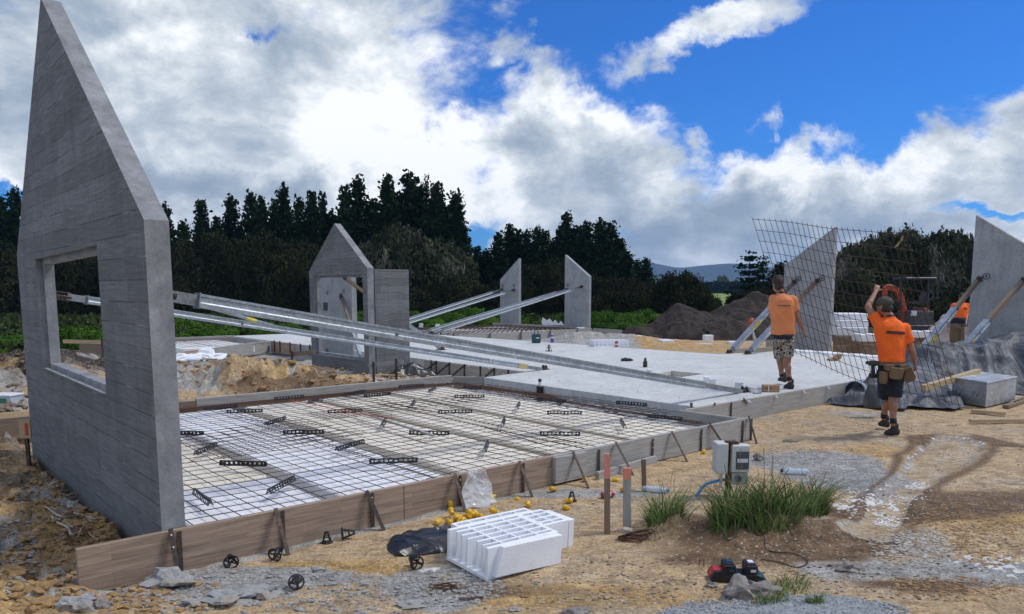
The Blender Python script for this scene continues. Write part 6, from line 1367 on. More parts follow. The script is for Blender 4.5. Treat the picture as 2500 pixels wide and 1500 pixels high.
# ------------------------------------------------------------------ people
def remesh(o, vox, sm=4):
    md = o.modifiers.new('fuse', 'REMESH'); md.mode = 'VOXEL'; md.voxel_size = vox; md.use_smooth_shade = True
    s_ = o.modifiers.new('soften', 'SMOOTH'); s_.factor = .5; s_.iterations = sm; return o
def hand(mb, wr, d, nrm, curl=.5, flip=1, k=1.0):
    d = Vector(d).normalized(); nrm = Vector(nrm); nrm = (nrm - d * nrm.dot(d)).normalized(); s = d.cross(nrm) * flip; wr = Vector(wr)
    c = wr + d * .045 * k; q = Matrix((s, nrm, d)).transposed(); mb.ell(c, (.040 * k, .018 * k, .052 * k), q, 12, 8)
    for i, (o, L) in enumerate(((-.027, .070), (-.009, .080), (.009, .075), (.026, .060))):
        p0 = wr + d * .085 * k + s * o * k; a1 = curl * .8; a2 = curl * 1.9
        p1 = p0 + (d * math.cos(a1) + nrm * math.sin(a1)) * L * .5 * k; p2 = p1 + (d * math.cos(a2) + nrm * math.sin(a2)) * L * .5 * k
        mb.cap2(p0, p1, .0095 * k, .0088 * k, 0, 8); mb.cap2(p1, p2, .0088 * k, .0078 * k, 0, 8)
    p0 = wr + d * .025 * k - s * .030 * k; p1 = p0 + (d * .6 - s * .7 + nrm * .3).normalized() * .035 * k; p2 = p1 + (d * .9 - s * .1 + nrm * .5).normalized() * .03 * k
    mb.cap2(p0, p1, .012 * k, .010 * k, 0, 8); mb.cap2(p1, p2, .010 * k, .0085 * k, 0, 8)
def head(mb, c, rz, k=1.0):
    Rm = Matrix.Rotation(rz, 3, 'Z'); c = Vector(c)
    def e(p, r): mb.ell(c + Rm @ (Vector(p) * k), tuple(x * k for x in r), Rm, 16, 12)
    e((0, 0, .02), (.076, .096, .10)); e((0, .03, -.055), (.056, .062, .062)); e((0, .097, -.02), (.013, .020, .024)); e((0, .088, .015), (.035, .012, .012)); e((0, .084, -.062), (.024, .014, .008)); e((0, .080, -.090), (.022, .018, .016))
    for s in (-1, 1): e((s * .078, -.005, -.012), (.010, .020, .032)); e((s * .030, .088, .005), (.014, .009, .009))
def boot(mb, heel, toe, h=.13, k=1.0):
    heel = Vector(heel); toe = Vector(toe); d = (toe - heel); L = d.length; d.normalize(); zb = heel.z
    for t, w, hh in ((.0, .034, .05), (.18, .040, .062), (.4, .042, .058), (.62, .047, .048), (.85, .046, .036), (1.0, .034, .028)):
        p = heel + d * (L * t); mb.ell((p.x, p.y, p.z + hh), (w * k, w * k, hh), None, 12, 8)
    mb.cap2(heel + d * .045 + ZD * .06, heel + d * .04 + ZD * h, .044 * k, .05 * k, 0, 14)
def person(Y, J, lab, shirt, shorts, sock, hair, cap=None, vox=.0085, extra=None, k=1.0):
    """J maps joint names to (px, py, dy) in the photo; depths are metres beyond Y"""
    P = {n: AY(a, b, Y + c) for n, (a, b, c) in J.items()}
    base = P['footR_h'].copy(); root = empty('person', (base.x, base.y, J0), lab, 'person')
    b = MB(); head(b, P['head'], J_yaw, k); b.cap2(P['neck'], P['head'] + Vector((0, -.01, -.05)), .060 * k, .052 * k)
    c_ = lambda n: P[n]
    for s in 'LR':
        b.cap2(P['sh' + s], P['el' + s], .050 * k, .040 * k); b.cap2(P['el' + s], P['wr' + s], .041 * k, .027 * k); m_ = P['el' + s].lerp(P['wr' + s], .25); b.ell(m_, (.044 * k,) * 3)
        b.cap2(P['hip' + s], P['kn' + s], .085 * k, .058 * k); b.cap2(P['kn' + s], P['an' + s], .055 * k, .036 * k); cf = P['kn' + s].lerp(P['an' + s], .28) + Vector((0, -.022, 0)); b.ell(cf, (.052 * k, .055 * k, .10 * k))
    ch, wa, hp = P['chest'], P['waist'], P['hips']
    b.rings([(hp - ZD * .06, .12, .10, 0), (hp, .155 * k, .115, 0), (wa, .135 * k, .10, 0), (ch, .16 * k, .11, 0), (P['neck'] - ZD * .07, .13 * k, .09, 0), (P['neck'], .06, .055, 0)], 20)
    for s, fl in (('L', J_hand[0]), ('R', J_hand[1])): hand(b, P['wr' + s], P['ha' + s] - P['wr' + s], fl[0], fl[1], fl[2], k)
    remesh(b.build('body', M['skin'], root), vox, 3)
    s_ = MB(); yw = J_yaw * .4; nk = P['neck']
    hw = J_w
    s_.rings([(P['hem'], hw[2], .125, yw), (P['hem'].lerp(wa, .5), hw[2] * .99, .125, yw), (wa, hw[1], .122, yw), (wa.lerp(ch, .5), (hw[0] + hw[1]) / 2, .13, yw), (ch, hw[0], .135, yw), (ch.lerp(nk, .45), hw[0] * .97, .125, yw), (nk - ZD * .055, hw[0] * .70, .10, yw), (nk - ZD * .015, .075, .075, yw), (nk + ZD * .015, .066, .066, yw)], 28)
    for s in 'LR':
        q = P['sh' + s].lerp(P['el' + s], J_sleeve[s]); s_.cap2(P['sh' + s], P['sh' + s].lerp(q, .6), .072 * k, .066 * k, 0, 14); s_.tube([P['sh' + s].lerp(q, .5), q], [.068 * k, .066 * k], 16)
        s_.cap2(P['sh' + s], nk - ZD * .06, .062 * k, .06 * k)
    o = remesh(s_.build('shirt', shirt, root), vox * 1.15, 4)
    md = o.modifiers.new('folds', 'DISPLACE'); tx = bpy.data.textures.new('folds', 'CLOUDS'); tx.noise_scale = .13; tx.noise_depth = 2; md.texture = tx; md.strength = .028; md.mid_level = .5; md.texture_coords = 'GLOBAL'
    cl = MB(); cl.lathe([(.062, -.005), (.069, .0), (.066, .03), (.060, .032)], 20, Matrix.Translation(nk + Vector((0, 0, .0))), cap=False); cl.build('collar', M['navy'], root, smooth=True)
    t = MB(); t.rings([(hp - ZD * .07, .155, .125, 0), (hp, .172 * k, .13, 0), (wa.lerp(hp, .5), .16 * k, .12, 0)], 22)
    for s in 'LR':
        q = P['hip' + s].lerp(P['kn' + s], J_short[s]); t.tube([P['hip' + s] + ZD * .04, P['hip' + s].lerp(q, .5), q], [.10 * k, .098 * k, .098 * k], 18)
    o = remesh(t.build('shorts', shorts, root), vox * 1.15, 3); md = o.modifiers.new('folds', 'DISPLACE'); md.texture = tx; md.strength = .02; md.mid_level = .5; md.texture_coords = 'GLOBAL'
    for s in 'LR':
        k2 = MB(); k2.tube([P['kn' + s].lerp(P['an' + s], .78), P['an' + s]], [.043 * k, .041 * k], 14); k2.build('sock', sock, root, smooth=True)
        bt = MB(); boot(bt, P['foot%s_h' % s], P['foot%s_t' % s], .13, k); remesh(bt.build('boot', M['boot'], root), .009, 2)
    return root, P
# the man in the middle, walking on the slab
J0 = .29; J_yaw = .25; J_w = (.222, .198, .203); J_sleeve = dict(L=.62, R=.62); J_short = dict(L=.72, R=.62); J_hand = ((Vector((1, 0, 0)), 1.2, 1), (Vector((-1, .2, 0)), .9, -1))
J = dict(head=(1899, 695, .02), neck=(1907, 717, 0), chest=(1911, 745, 0), waist=(1912, 785, 0), hips=(1914, 826, .02), hem=(1912, 817, 0), shL=(1888, 730, .02), elL=(1882, 768, .10), wrL=(1893, 785, .34), haL=(1898, 784, .42),
         shR=(1936, 733, 0), elR=(1948, 777, -.02), wrR=(1961, 808, .06), haR=(1967, 826, .10), hipL=(1902, 838, .03), knL=(1905, 885, .22), anL=(1909, 918, .34), hipR=(1925, 838, 0), knR=(1921, 889, .05), anR=(1928, 930, -.03),
         footR_h=(1934, 951, -.04), footR_t=(1917, 949, .12), footL_h=(1917, 934.5, .50), footL_t=(1903, 931, .68))
root, P = person(12.38, J, 'man in a faded orange shirt and camouflage shorts walking on the slab', M['faded'], M['camo'], M['navy'], M['hair'])
c = P['head']; mb = MB(); mb.ell(c + Vector((0, -.008, .045)), (.090, .104, .088), None, 20, 14); mb.ell(c + Vector((0, -.045, -.02)), (.072, .062, .075), None, 16, 10)
rg = random.Random(2)
for i in range(34): a = rg.uniform(0, 6.28); e = rg.uniform(.1, 1.4); mb.ell(c + Vector((.078 * math.cos(a) * math.cos(e), -.01 + .092 * math.sin(a) * math.cos(e), .05 + .085 * math.sin(e))), (.024,) * 3, None, 8, 6)
remesh(mb.build('hair', M['hair'], root), .008, 1)
def backprint(P, root, dx, z, w, h, tilt=0, dy=-.150, mat_='ink'):
    mb = MB(); c = P['chest'] + Vector((dx, dy, z)); n = 12
    for i in range(n): 
        x0 = -w / 2 + w * i / n; x1 = x0 + w / n
        def q(x, zz): return c + Vector((x, .030 * (abs(x) / .15) ** 2, zz + x * tilt))
        mb.prism([q(x0, 0), q(x1, 0), q(x1, h), q(x0, h)], (0, .02, 0))
    return mb.build('back_print', M[mat_], root)
backprint(P, root, -.02, -.012, .205, .016, 0, -.151, 'oldwood')
mb = MB(); mb.rings([(P['hem'] - ZD * .07, .150, .128, 0), (P['hem'] + ZD * .005, .175, .136, 0)], 24); mb.build('dark_shirt_tail', M['navy'], root, smooth=True)
# the man with his arm raised
J0 = 0; J_yaw = .5; J_w = (.225, .185, .178); J_sleeve = dict(L=.55, R=.66); J_short = dict(L=.92, R=.88); J_hand = ((Vector((.4, 1, 0)), 1.0, 1), (Vector((-1, .3, 0)), 1.1, -1))
J = dict(head=(2160, 749, .03), neck=(2172, 775, 0), chest=(2174, 812, 0), waist=(2177, 858, 0), hips=(2176, 896, .01), hem=(2177, 884, 0), shL=(2143, 788, .02), elL=(2119, 749, .12), wrL=(2138, 712, .26), haL=(2143, 697, .30),
         shR=(2208, 803, 0), elR=(2227, 856, -.03), wrR=(2233, 887, .04), haR=(2237, 903, .07), hipL=(2160, 912, .03), knL=(2163, 972, .20), anL=(2158, 1020, .30), hipR=(2190, 912, 0), knR=(2180, 975, .03), anR=(2181, 1035, -.04),
         footR_h=(2190, 1064, -.05), footR_t=(2164, 1063, .08), footL_h=(2166, 1045, .42), footL_t=(2149, 1041, .55))
root, P = person(9.86, J, 'man in a bright orange shirt and cap raising his arm to the mesh sheet', M['hivis'], M['navy'], M['navy'], None)
c = P['head']; mb = MB(); mb.ell(c + Vector((-.002, 0, .052)), (.092, .108, .078), Matrix.Rotation(.5, 3, 'Z'), 20, 14); remesh(mb.build('cap_crown', M['cap'], root), .009, 1)
mb = MB(); Rm = Matrix.Rotation(.62, 3, 'Z'); pts = [Rm @ Vector((x, y, 0)) for x, y in ((-.062, .07), (-.05, .13), (-.02, .165), (.02, .165), (.05, .13), (.062, .07))]; mb.prism([c + p + Vector((0, 0, .015 - .12 * max(0, p.length - .08))) for p in pts], (0, 0, .008)); mb.build('cap_peak', M['cap'], root)
mb = MB(); mb.ell(c + Vector((.01, -.035, -.015)), (.078, .072, .066), None, 16, 10); remesh(mb.build('hair', M['hair'], root), .009, 1)
o = backprint(P, root, .0, -.012, .235, .020, -.06, -.158)
mb = MB()
for i in range(19):
    if i in (5,): continue
    x = -.112 + i * .0122; cc = P['chest'] + Vector((x, -.158 + .030 * (abs(x) / .15) ** 2, .017 - x * .06)); mb.box(cc, (.0085, .012, .013 if i % 3 else .010))
mb.build('back_lettering', M['ink'], root)
# tool belt with pouches
hp = P['hips']; blt = MB(); blt.lathe([(.186, -.022), (.192, -.02), (.192, .02), (.186, .022)], 26, Matrix.Translation(P['hem'] + Vector((0, 0, -.02))), e=(1, .74), cap=False); bo = blt.build('tool_belt', M['khaki'], root)
def pouch(px, py, w, h, dy, rz, lean=0): 
    c = AY(px, py, 9.86 + dy); mb = MB(); Rm = Matrix.Rotation(rz, 3, 'Z') @ Matrix.Rotation(lean, 3, 'Y')
    pr = [(-w * .5, h / 2), (w * .5, h / 2), (w * .46, -h * .3), (w * .3, -h / 2), (-w * .3, -h / 2), (-w * .46, -h * .3)]
    mb.prism([c + Rm @ Vector((x, -.035, z)) for x, z in pr], Rm @ Vector((0, .06, 0))); mb.build('pouch', M['leather'], root, bevel=.012, seg=2)
pouch(2156, 922, .10, .16, -.13, .2); pouch(2187, 912, .18, .15, -.16, .0, .1); pouch(2218, 917, .16, .17, -.06, -.5, -.5); pouch(2170, 898, .12, .08, -.15, 0); pouch(2205, 897, .10, .07, -.14, -.2)
# drill on the belt
g = AY(2127, 888, 9.83); rt = empty('cordless_drill', g, 'black cordless drill hanging on the left of the tool belt', 'drill'); mb = MB(); ax = Vector((-.9, -.1, .1)).normalized(); q = ax.to_track_quat('Z', 'Y').to_matrix().to_4x4(); q.translation = g + Vector((.05, 0, .0))
mb.lathe([(.025, -.03), (.034, -.01), (.034, .07), (.026, .09), (.022, .10), (.018, .125), (.008, .13)], 16, q); mb.build('drill_body', M['dark'], rt, smooth=False); mb = MB(); mb.bar(g + Vector((.02, 0, -.02)), g + Vector((.035, 0, -.13)), .03, .04); mb.build('grip', M['black'], rt); mb = MB(); mb.box(g + Vector((.03, 0, -.16)), (.09, .06, .055)); mb.build('drill_battery', M['black'], rt, bevel=.006)
# the third man, stooping behind the braces
J0 = 0.1; J_yaw = -.4; J_w = (.215, .19, .185); J_sleeve = dict(L=.8, R=.8); J_short = dict(L=.9, R=.9); J_hand = ((Vector((1, 0, 0)), 1, 1), (Vector((-1, 0, 0)), 1, -1))
J = dict(head=(2349, 726, .22), neck=(2347, 739, .10), chest=(2345, 757, .06), waist=(2340, 781, 0), hips=(2336, 796, -.03), hem=(2339, 789, 0), shL=(2329, 746, .05), elL=(2321, 768, .18), wrL=(2316, 790, .2), haL=(2313, 799, .2), shR=(2361, 747, .05), elR=(2369, 766, .1), wrR=(2363, 789, .2), haR=(2361, 797, .2),
         hipL=(2329, 800, 0), knL=(2328, 838, .1), anL=(2329, 872, -.02), hipR=(2344, 800, 0), knR=(2346, 838, .1), anR=(2347, 872, 0), footR_h=(2347, 883, 0), footR_t=(2352, 882, .15), footL_h=(2329, 883, 0), footL_t=(2326, 882, .15))
root, P = person(20.6, J, 'stooping man in a bright orange and navy shirt beyond the braces', M['hivis'], M['khaki'], M['navy'], None, vox=.012)
mb = MB(); mb.ell(P['head'] + Vector((0, -.01, .03)), (.088, .10, .088), None, 16, 12); mb.build('hair', M['hair'], root, smooth=True); mb = MB(); mb.rings([(P['hem'] - ZD * .02, .195, .14, 0), (P['hem'] + ZD * .08, .20, .145, 0), (P['waist'] + ZD * .06, .196, .142, 0)], 20); mb.build('navy_shirt_band', M['navy'], root, smooth=True)
mb = MB(); mb.rings([(P['hem'] - ZD * .03, .20, .15, 0), (P['hem'] - ZD * .09, .205, .155, 0)], 20); mb.build('tool_belt', M['black'], root)
backprint(P, root, .05, .03, .10, .02, 0, -.15)
# ------------------------------------------------------------------ mesh sheet carried by the two men
def held():
    TL, BL = AY(1838, 536, 13.45), AY(1926, 857, 13.0); TR, BR = AY(2205, 577, 10.5), AY(2338, 990, 10.25)
    mb = MB(); nu, nv = 27, 12
    def pt(s, t, o=0):
        p = TL.lerp(TR, s).lerp(BL.lerp(BR, s), t); n = Vector((.93, .37, 0)); bul = .13 * math.sin(math.pi * s) * (1 - .5 * t) + .05 * math.sin(s * 7 + t * 2); return p + n * (bul - .0 + o) + ZD * (-.10 * math.sin(math.pi * s) * t + .012 * math.sin(9 * s))
    for i in range(nu + 1):
        s = i / nu; mb.tube([pt(s, -.015 + 1.03 * k / 14) for k in range(15)], .0044, 5, cap=False)
    for j in range(nv + 1):
        t = j / nv; mb.tube([pt(-.008 + 1.016 * k / 30, t, .009) for k in range(31)], .0044, 5, cap=False)
    tag(mb.build('reinforcing_mesh', M['rebar'], loc=BL), 'upright rusty mesh sheet carried by the two men in orange', 'wire mesh', 'reinforcing mesh sheets')
    c = pt(.955, .03); mb = MB(); mb.prism([c + Vector(p) for p in ((-.06, -.02, -.11), (-.01, -.02, -.09), (.05, -.02, .0), (.06, -.02, .05), (.03, -.02, .04), (.02, -.02, .0), (-.03, -.02, -.07))], (0, .008, 0)); tag(mb.build('torn_tag', M['card'], loc=c), 'curled pale tag at the top right of the carried mesh sheet', 'tag')
held()
# ------------------------------------------------------------------ excavator
def digger():
    Y = 32; p = lambda x, y, d=0: AY(x, y, Y + d); g = p(2240, 815); g.z = 0
    r = empty('mini_excavator', g, 'small open-cab excavator with a faded orange boom before the trees', 'excavator')
    for k, dx in ((0, -.45), (1, .45)):
        mb = MB(); c = g + Vector((.0, dx * 1.2, .22)); pr = [(-.85, .0), (-.72, -.2), (.72, -.2), (.85, 0), (.72, .2), (-.72, .2)]; mb.prism([c + Vector((x, -.14, z)) for x, z in pr], (0, .28, 0)); mb.build('track', M['dark'], r, bevel=.03)
    mb = MB(); mb.box(g + Vector((0, 0, .45)), (1.0, .9, .18)); mb.lathe([(.35, .52), (.35, .62)], 20, Matrix.Translation(g)); mb.build('undercarriage', M['dark'], r)
    a = p(2208, 752); b_ = p(2272, 795); mb = MB(); c = (a + b_) / 2; mb.box(c + Vector((-.1, 0, -.06)), (b_.x - a.x - .15, 1.1, a.z - b_.z - .1)); mb.build('engine_body', simple('dusty_machine_grey', (.11, .105, .10), (.05, .05, .052), .6, .1, 7), r, bevel=.06, seg=2)
    mb = MB(); mb.prism([p(2258, 752, -.5), p(2268, 752, -.5), p(2277, 775, -.5), p(2276, 792, -.5), p(2256, 795, -.5)], (0, 1.0, 0)); mb.build('rear_counterweight', simple('faded_orange_panel', (.42, .16, .09), (.20, .09, .06), .6, 0, 5), r, bevel=.03)
    mb = MB(); mb.box(p(2231, 765, -.56), (.24, .02, .2)); mb.build('side_panel', M['white'], r)
    mb = MB(); mb.box(p(2232, 681), (1.30, 1.15, .11)); mb.build('canopy_roof', M['dark'], r, bevel=.03)
    for x, d in ((2197, -.5), (2197, .5), (2267, -.5), (2267, .5)):
        mb = MB(); mb.bar(p(x, 681, d), p(x + (3 if x < 2200 else -1), 755, d), .055, .055, (0, 1, 0)); mb.build('canopy_post', M['dark'], r)
    mb = MB(); mb.box(p(2246, 741), (.52, .5, .12)); mb.box(p(2255, 727), (.12, .48, .48), Matrix.Rotation(.18, 3, 'Y')); mb.build('seat', M['black'], r, bevel=.05, seg=2)
    for x in (2219, 2226): mb = MB(); mb.bar(p(x, 752), p(x - 2, 732), .03, .03, (0, 1, 0)); mb.ell(p(x - 2, 731), (.04, .04, .05)); mb.build('control_lever', M['black'], r)
    def link(pts, w, name, m, wd=.20):
        mb = MB()
        for (x0, y0, w0), (x1, y1, w1) in zip(pts[:-1], pts[1:]):
            A, B_ = p(x0, y0), p(x1, y1); d = (B_ - A).normalized(); n = Vector((-d.z, 0, d.x)); mb.prism([A + n * w0 + Vector((0, -wd / 2, 0)), B_ + n * w1 + Vector((0, -wd / 2, 0)), B_ - n * w1 + Vector((0, -wd / 2, 0)), A - n * w0 + Vector((0, -wd / 2, 0))], (0, wd, 0))
        return mb.build(name, m, r, bevel=.02)
    link([(2212, 792, .11), (2206, 758, .12), (2197, 722, .13), (2190, 710, .12)], .2, 'boom', M['orangem']); link([(2194, 711, .12), (2176, 703, .12), (2162, 702, .12)], .2, 'boom_tip', M['orangem'], .17); link([(2162, 700, .10), (2159, 722, .09), (2161, 738, .06)], .2, 'stick', M['orangem'], .16)
    mb = MB(); mb.tube([p(2172, 718, -.12), p(2200, 745, -.12)], .03, 8); mb.tube([p(2184, 730, -.12), p(2198, 748, -.12)], .045, 8); mb.build('hydraulic_ram', M['dark'], r)
    mb = MB(); mb.prism([p(2157, 738, -.2), p(2166, 738, -.2), p(2168, 750, -.2), p(2160, 756, -.2), p(2153, 749, -.2)], (0, .45, 0)); mb.build('bucket', M['dark'], r, bevel=.02)
digger()
# ------------------------------------------------------------------ foliage
def leafmesh(name, P, N, size, rs, m, aspect=1.0, tri=False, seed=0, up=0.0):
    """P centres (n,3), N preferred outward normals or None; one crossed leaf spray per centre"""
    r = np.random.RandomState(seed); n = len(P)
    a = r.normal(size=(n, 3)); a /= np.linalg.norm(a, axis=1)[:, None]
    if N is not None: a = a * .75 + N * .9; a /= np.linalg.norm(a, axis=1)[:, None]
    t = r.normal(size=(n, 3)); t[:, 2] += up; t -= a * (a * t).sum(1)[:, None]; t /= np.linalg.norm(t, axis=1)[:, None] + 1e-9; b = np.cross(a, t)
    s = (size * (1 + rs * (r.rand(n) - .5) * 2))[:, None]
    k = s * .5
    V = np.stack([P - t * k * aspect - b * k * .35, P - t * k * .1 * aspect + b * k, P + t * k * aspect + b * k * .1, P + t * k * .2 * aspect - b * k * .9], 1).reshape(-1, 3)
    me = bpy.data.meshes.new(name); me.vertices.add(4 * n); me.vertices.foreach_set('co', V.ravel().astype(np.float32))
    me.loops.add(4 * n); me.loops.foreach_set('vertex_index', np.arange(4 * n, dtype=np.int32)); me.polygons.add(n); me.polygons.foreach_set('loop_start', np.arange(0, 4 * n, 4, dtype=np.int32)); me.update(calc_edges=True); me.materials.append(m); return me
def conifer_pts(seed, n, rmax, lump=.35, bare=.04, flat=.75):
    r = np.random.RandomState(seed); out = []; nb = 95
    for i in range(nb):
        h = bare + (1 - bare) * (i / nb) ** .9; az = i * 2.4 + r.rand() * .8; prof = rmax * min(1.0, (1 - h) * 1.9 + .06) ** flat * (1 - .25 * max(0, .25 - h)) ; L = prof * (1 - lump + lump * 2 * r.rand() * (.6 + .4 * math.sin(az * 3)))
        k = max(10, int(n / nb * (1.35 - h) * (.4 + L / rmax)))
        t = r.rand(k) ** .55; droop = -.08 * t * L / rmax * (1 - h) + .05 * t ** 2 * (.5 + h)
        jit = .020 + .030 * (1 - h) * t
        out.append(np.stack([np.cos(az) * L * t + r.normal(size=k) * jit, np.sin(az) * L * t + r.normal(size=k) * jit, h + droop + r.normal(size=k) * (.011 + .012 * (1 - h))], 1))
    out.append(np.stack([r.normal(size=60) * .008, r.normal(size=60) * .008, .95 + .05 * r.rand(60)], 1)); return np.concatenate(out)
def dome_pts(seed, n, lobes=16, flat=.9, hollow=.72, lo=.05, spread=.72):
    r = np.random.RandomState(seed); out = []; nn = []; c0 = []
    for i in range(lobes):
        a = r.rand() * 6.28; q = math.sqrt(r.rand()) * spread; z = lo + .20 + (1 - q * q) * .42 * flat * (.55 + .45 * r.rand()) * 1.15; c0.append((q * math.cos(a), q * math.sin(a), z, .20 + .16 * r.rand()))
    for (x, y, z, R_) in c0:
        k = n // lobes; d = r.normal(size=(k, 3)); d[:, 2] = np.abs(d[:, 2]) * 1.0 - .35 * r.rand(k); d /= np.linalg.norm(d, axis=1)[:, None]; rad = R_ * (hollow + (1.12 - hollow) * r.rand(k))
        lump = 1 + .18 * np.sin(d[:, 0] * 9 + x * 20) * np.sin(d[:, 1] * 8 + y * 20) * np.sin(d[:, 2] * 9)
        out.append(np.stack([x + d[:, 0] * rad * lump, y + d[:, 1] * rad * lump, np.maximum(.0, z + d[:, 2] * rad * .9 * lump)], 1)); nn.append(d)
    # skirt down to the ground
    k = n // 3; a = r.rand(k) * 6.28; q = .55 + .40 * r.rand(k); out.append(np.stack([q * np.cos(a), q * np.sin(a), r.rand(k) * .48], 1)); nn.append(np.stack([np.cos(a), np.sin(a), np.full(k, .3)], 1))
    return np.concatenate(out), np.concatenate(nn)
def trunkmesh(H_, r0, bends=.02, limbs=0, seed=0, spread=.3):
    rg = random.Random(seed); mb = MB(); pts = [Vector((bends * math.sin(k * 1.3 + seed), bends * math.cos(k * 1.7 + seed), H_ * k / 7 - .02)) for k in range(8)]; mb.tube(pts, [r0 * (1 - .11 * k) for k in range(8)], 7)
    for i in range(limbs):
        k = rg.randint(1, 5); a = rg.uniform(0, 6.28); p = pts[k]; L = spread * rg.uniform(.6, 1.1); mb.tube([p, p + Vector((math.cos(a) * L * .5, math.sin(a) * L * .5, L * .35)), p + Vector((math.cos(a) * L, math.sin(a) * L, L * .75 + .05))], [r0 * .5, r0 * .33, r0 * .12], 5)
    return mb
protos = {}
def proto(kind, var):
    if (kind, var) in protos: return protos[(kind, var)]
    sd = var * 13 + len(kind)
    if kind == 'conifer': me = leafmesh('crown', conifer_pts(sd, 7500, .16 + .03 * (var % 3), .38), None, .028, .45, M['conif'], 1.3, seed=sd); tr = trunkmesh(.9, .014)
    elif kind == 'column': me = leafmesh('crown', conifer_pts(sd, 8000, .13, .42, .02, .45), None, .026, .45, M['conif'], 1.3, seed=sd); tr = trunkmesh(.9, .014)
    elif kind == 'sparse':
        P = conifer_pts(sd, 2600, .20, .6, .15, .4); P = P[np.sin(P[:, 2] * 55 + sd) > -.45]; me = leafmesh('crown', P, None, .035, .5, M['conif'], 1.2, seed=sd); tr = trunkmesh(.97, .012, .01, 14, sd, .2)
    elif kind == 'dead': me = leafmesh('crown', conifer_pts(sd, 260, .14, .6, .5, .5), None, .016, .5, M['scrub'], 1.2, seed=sd); tr = trunkmesh(.99, .009, .006, 26, sd, .10)
    elif kind == 'scrub': P, N = dome_pts(sd, 22000, 34, 1.0); me = leafmesh('crown', P, N, .034, .5, M['scrub'], 1.5, seed=sd); tr = trunkmesh(.6, .03, .03, 8, sd, .4)
    elif kind == 'silver': P, N = dome_pts(sd, 30000, 44, 1.05, .74); me = leafmesh('crown', P, N, .036, .5, M['silver'], 1.9, seed=sd, up=.4); tr = trunkmesh(.6, .03, .03, 9, sd, .4)
    elif kind == 'bushy': P, N = dome_pts(sd, 8000, 18, .95, .85, .0); me = leafmesh('crown', P, N, .055, .5, M['bright'], 1.3, seed=sd); tr = trunkmesh(.4, .02, .03, 6, sd, .3)
    elif kind == 'wispy': P, N = dome_pts(sd, 5000, 20, 1.1, .6); me = leafmesh('crown', P, N, .035, .6, M['scrub'], 2.2, seed=sd, up=1.5); tr = trunkmesh(.8, .022, .04, 16, sd, .45)
    elif kind == 'pale': P, N = dome_pts(sd, 3000, 12, 1.0, .7); me = leafmesh('crown', P, N, .07, .5, leaf('pale_green_foliage', (.20, .24, .12), (.14, .17, .08), (.07, .09, .05)), 1.3, seed=sd); tr = trunkmesh(.5, .02)
    root = bpy.data.objects.new({'conifer': 'conifer_tree', 'column': 'conifer_tree', 'sparse': 'pine_tree', 'dead': 'bare_tree', 'scrub': 'dark_shrub', 'silver': 'broadleaf_tree', 'bushy': 'green_bush', 'wispy': 'straggly_shrub', 'pale': 'broadleaf_tree'}[kind], None); COL.objects.link(root)
    cr = bpy.data.objects.new('crown', me); COL.objects.link(cr); cr.parent = root; tr.build('trunk', M['bark'], root); protos[(kind, var)] = root; root['fresh'] = 1; return root
tcount = {}
def tree(kind, var, px, ytop, Y, wpx, lab, cat='tree', group=None, zb=0.0):
    top = AY(px, ytop, Y); h = top.z - zb; wm = wpx / FPX * Y * (1.18 if kind == 'conifer' else 1)
    wm *= rngt.uniform(.9, 1.12); base = {'conifer': .36, 'column': .28, 'sparse': .34, 'dead': .26, 'scrub': 1.9, 'silver': 1.9, 'bushy': 1.9, 'wispy': 1.9, 'pale': 1.9}[kind]
    nh = {'conifer': 1, 'column': 1, 'sparse': 1, 'dead': 1}.get(kind, .98)
    p = proto(kind, var)
    if p.get('fresh'): o = p; del p['fresh']
    else: o = dup(p)
    o.location = (top.x, Y, zb); o.rotation_euler = (0, 0, rngt.uniform(0, 6.28)); o.scale = (wm / base, wm / base, h / nh); o['label'] = lab; o['category'] = cat
    if group: o['group'] = group
    return o
rngt = random.Random(5)
ordn = ['first', 'second', 'third', 'fourth', 'fifth', 'sixth', 'seventh', 'eighth', 'ninth', 'tenth', 'eleventh', 'twelfth', 'thirteenth', 'fourteenth', 'fifteenth', 'sixteenth']
def row(lst, kind, Y, labf, group, cat='tree', nvar=4, dy=4.0):
    for i, t in enumerate(lst):
        px, yt, w = t[:3]; kd = t[3] if len(t) > 3 else kind; tree(kd, i % nvar, px, yt, Y + rngt.uniform(-dy / 2, dy / 2), w, labf % ordn[i], cat, group)
CG = 'dark conifers behind the building site'
row([(-35, 520, 70), (6, 498, 62), (36, 476, 60), (75, 540, 70), (140, 600, 80)], 'conifer', 62, 'dark conifer left of or behind the tall gable panel, %s from the left', CG)
row([(374, 540, 60), (404, 514, 50), (447, 552, 50), (490, 503, 66), (528, 545, 56), (562, 496, 58), (612, 486, 56), (640, 496, 54), (670, 505, 50), (691, 470, 64), (729, 497, 56), (762, 482, 60), (787, 488, 44), (812, 530, 60)], 'conifer', 62, 'dark conifer between the tall and the small gable panel, %s from the left', CG)
row([(842, 474, 62), (874, 452, 76), (908, 500, 74), (944, 444, 84), (970, 490, 76), (998, 442, 84), (1028, 470, 76), (1065, 464, 78), (1092, 520, 60), (1114, 484, 66, 'column'), (1128, 560, 56, 'column')], 'conifer', 60, 'tall dark conifer behind the small gable panel, %s from the left', CG)
tree('dead', 0, 1040, 446, 61, 40, 'bare spindly dead tree rising among the tall conifers', 'tree')
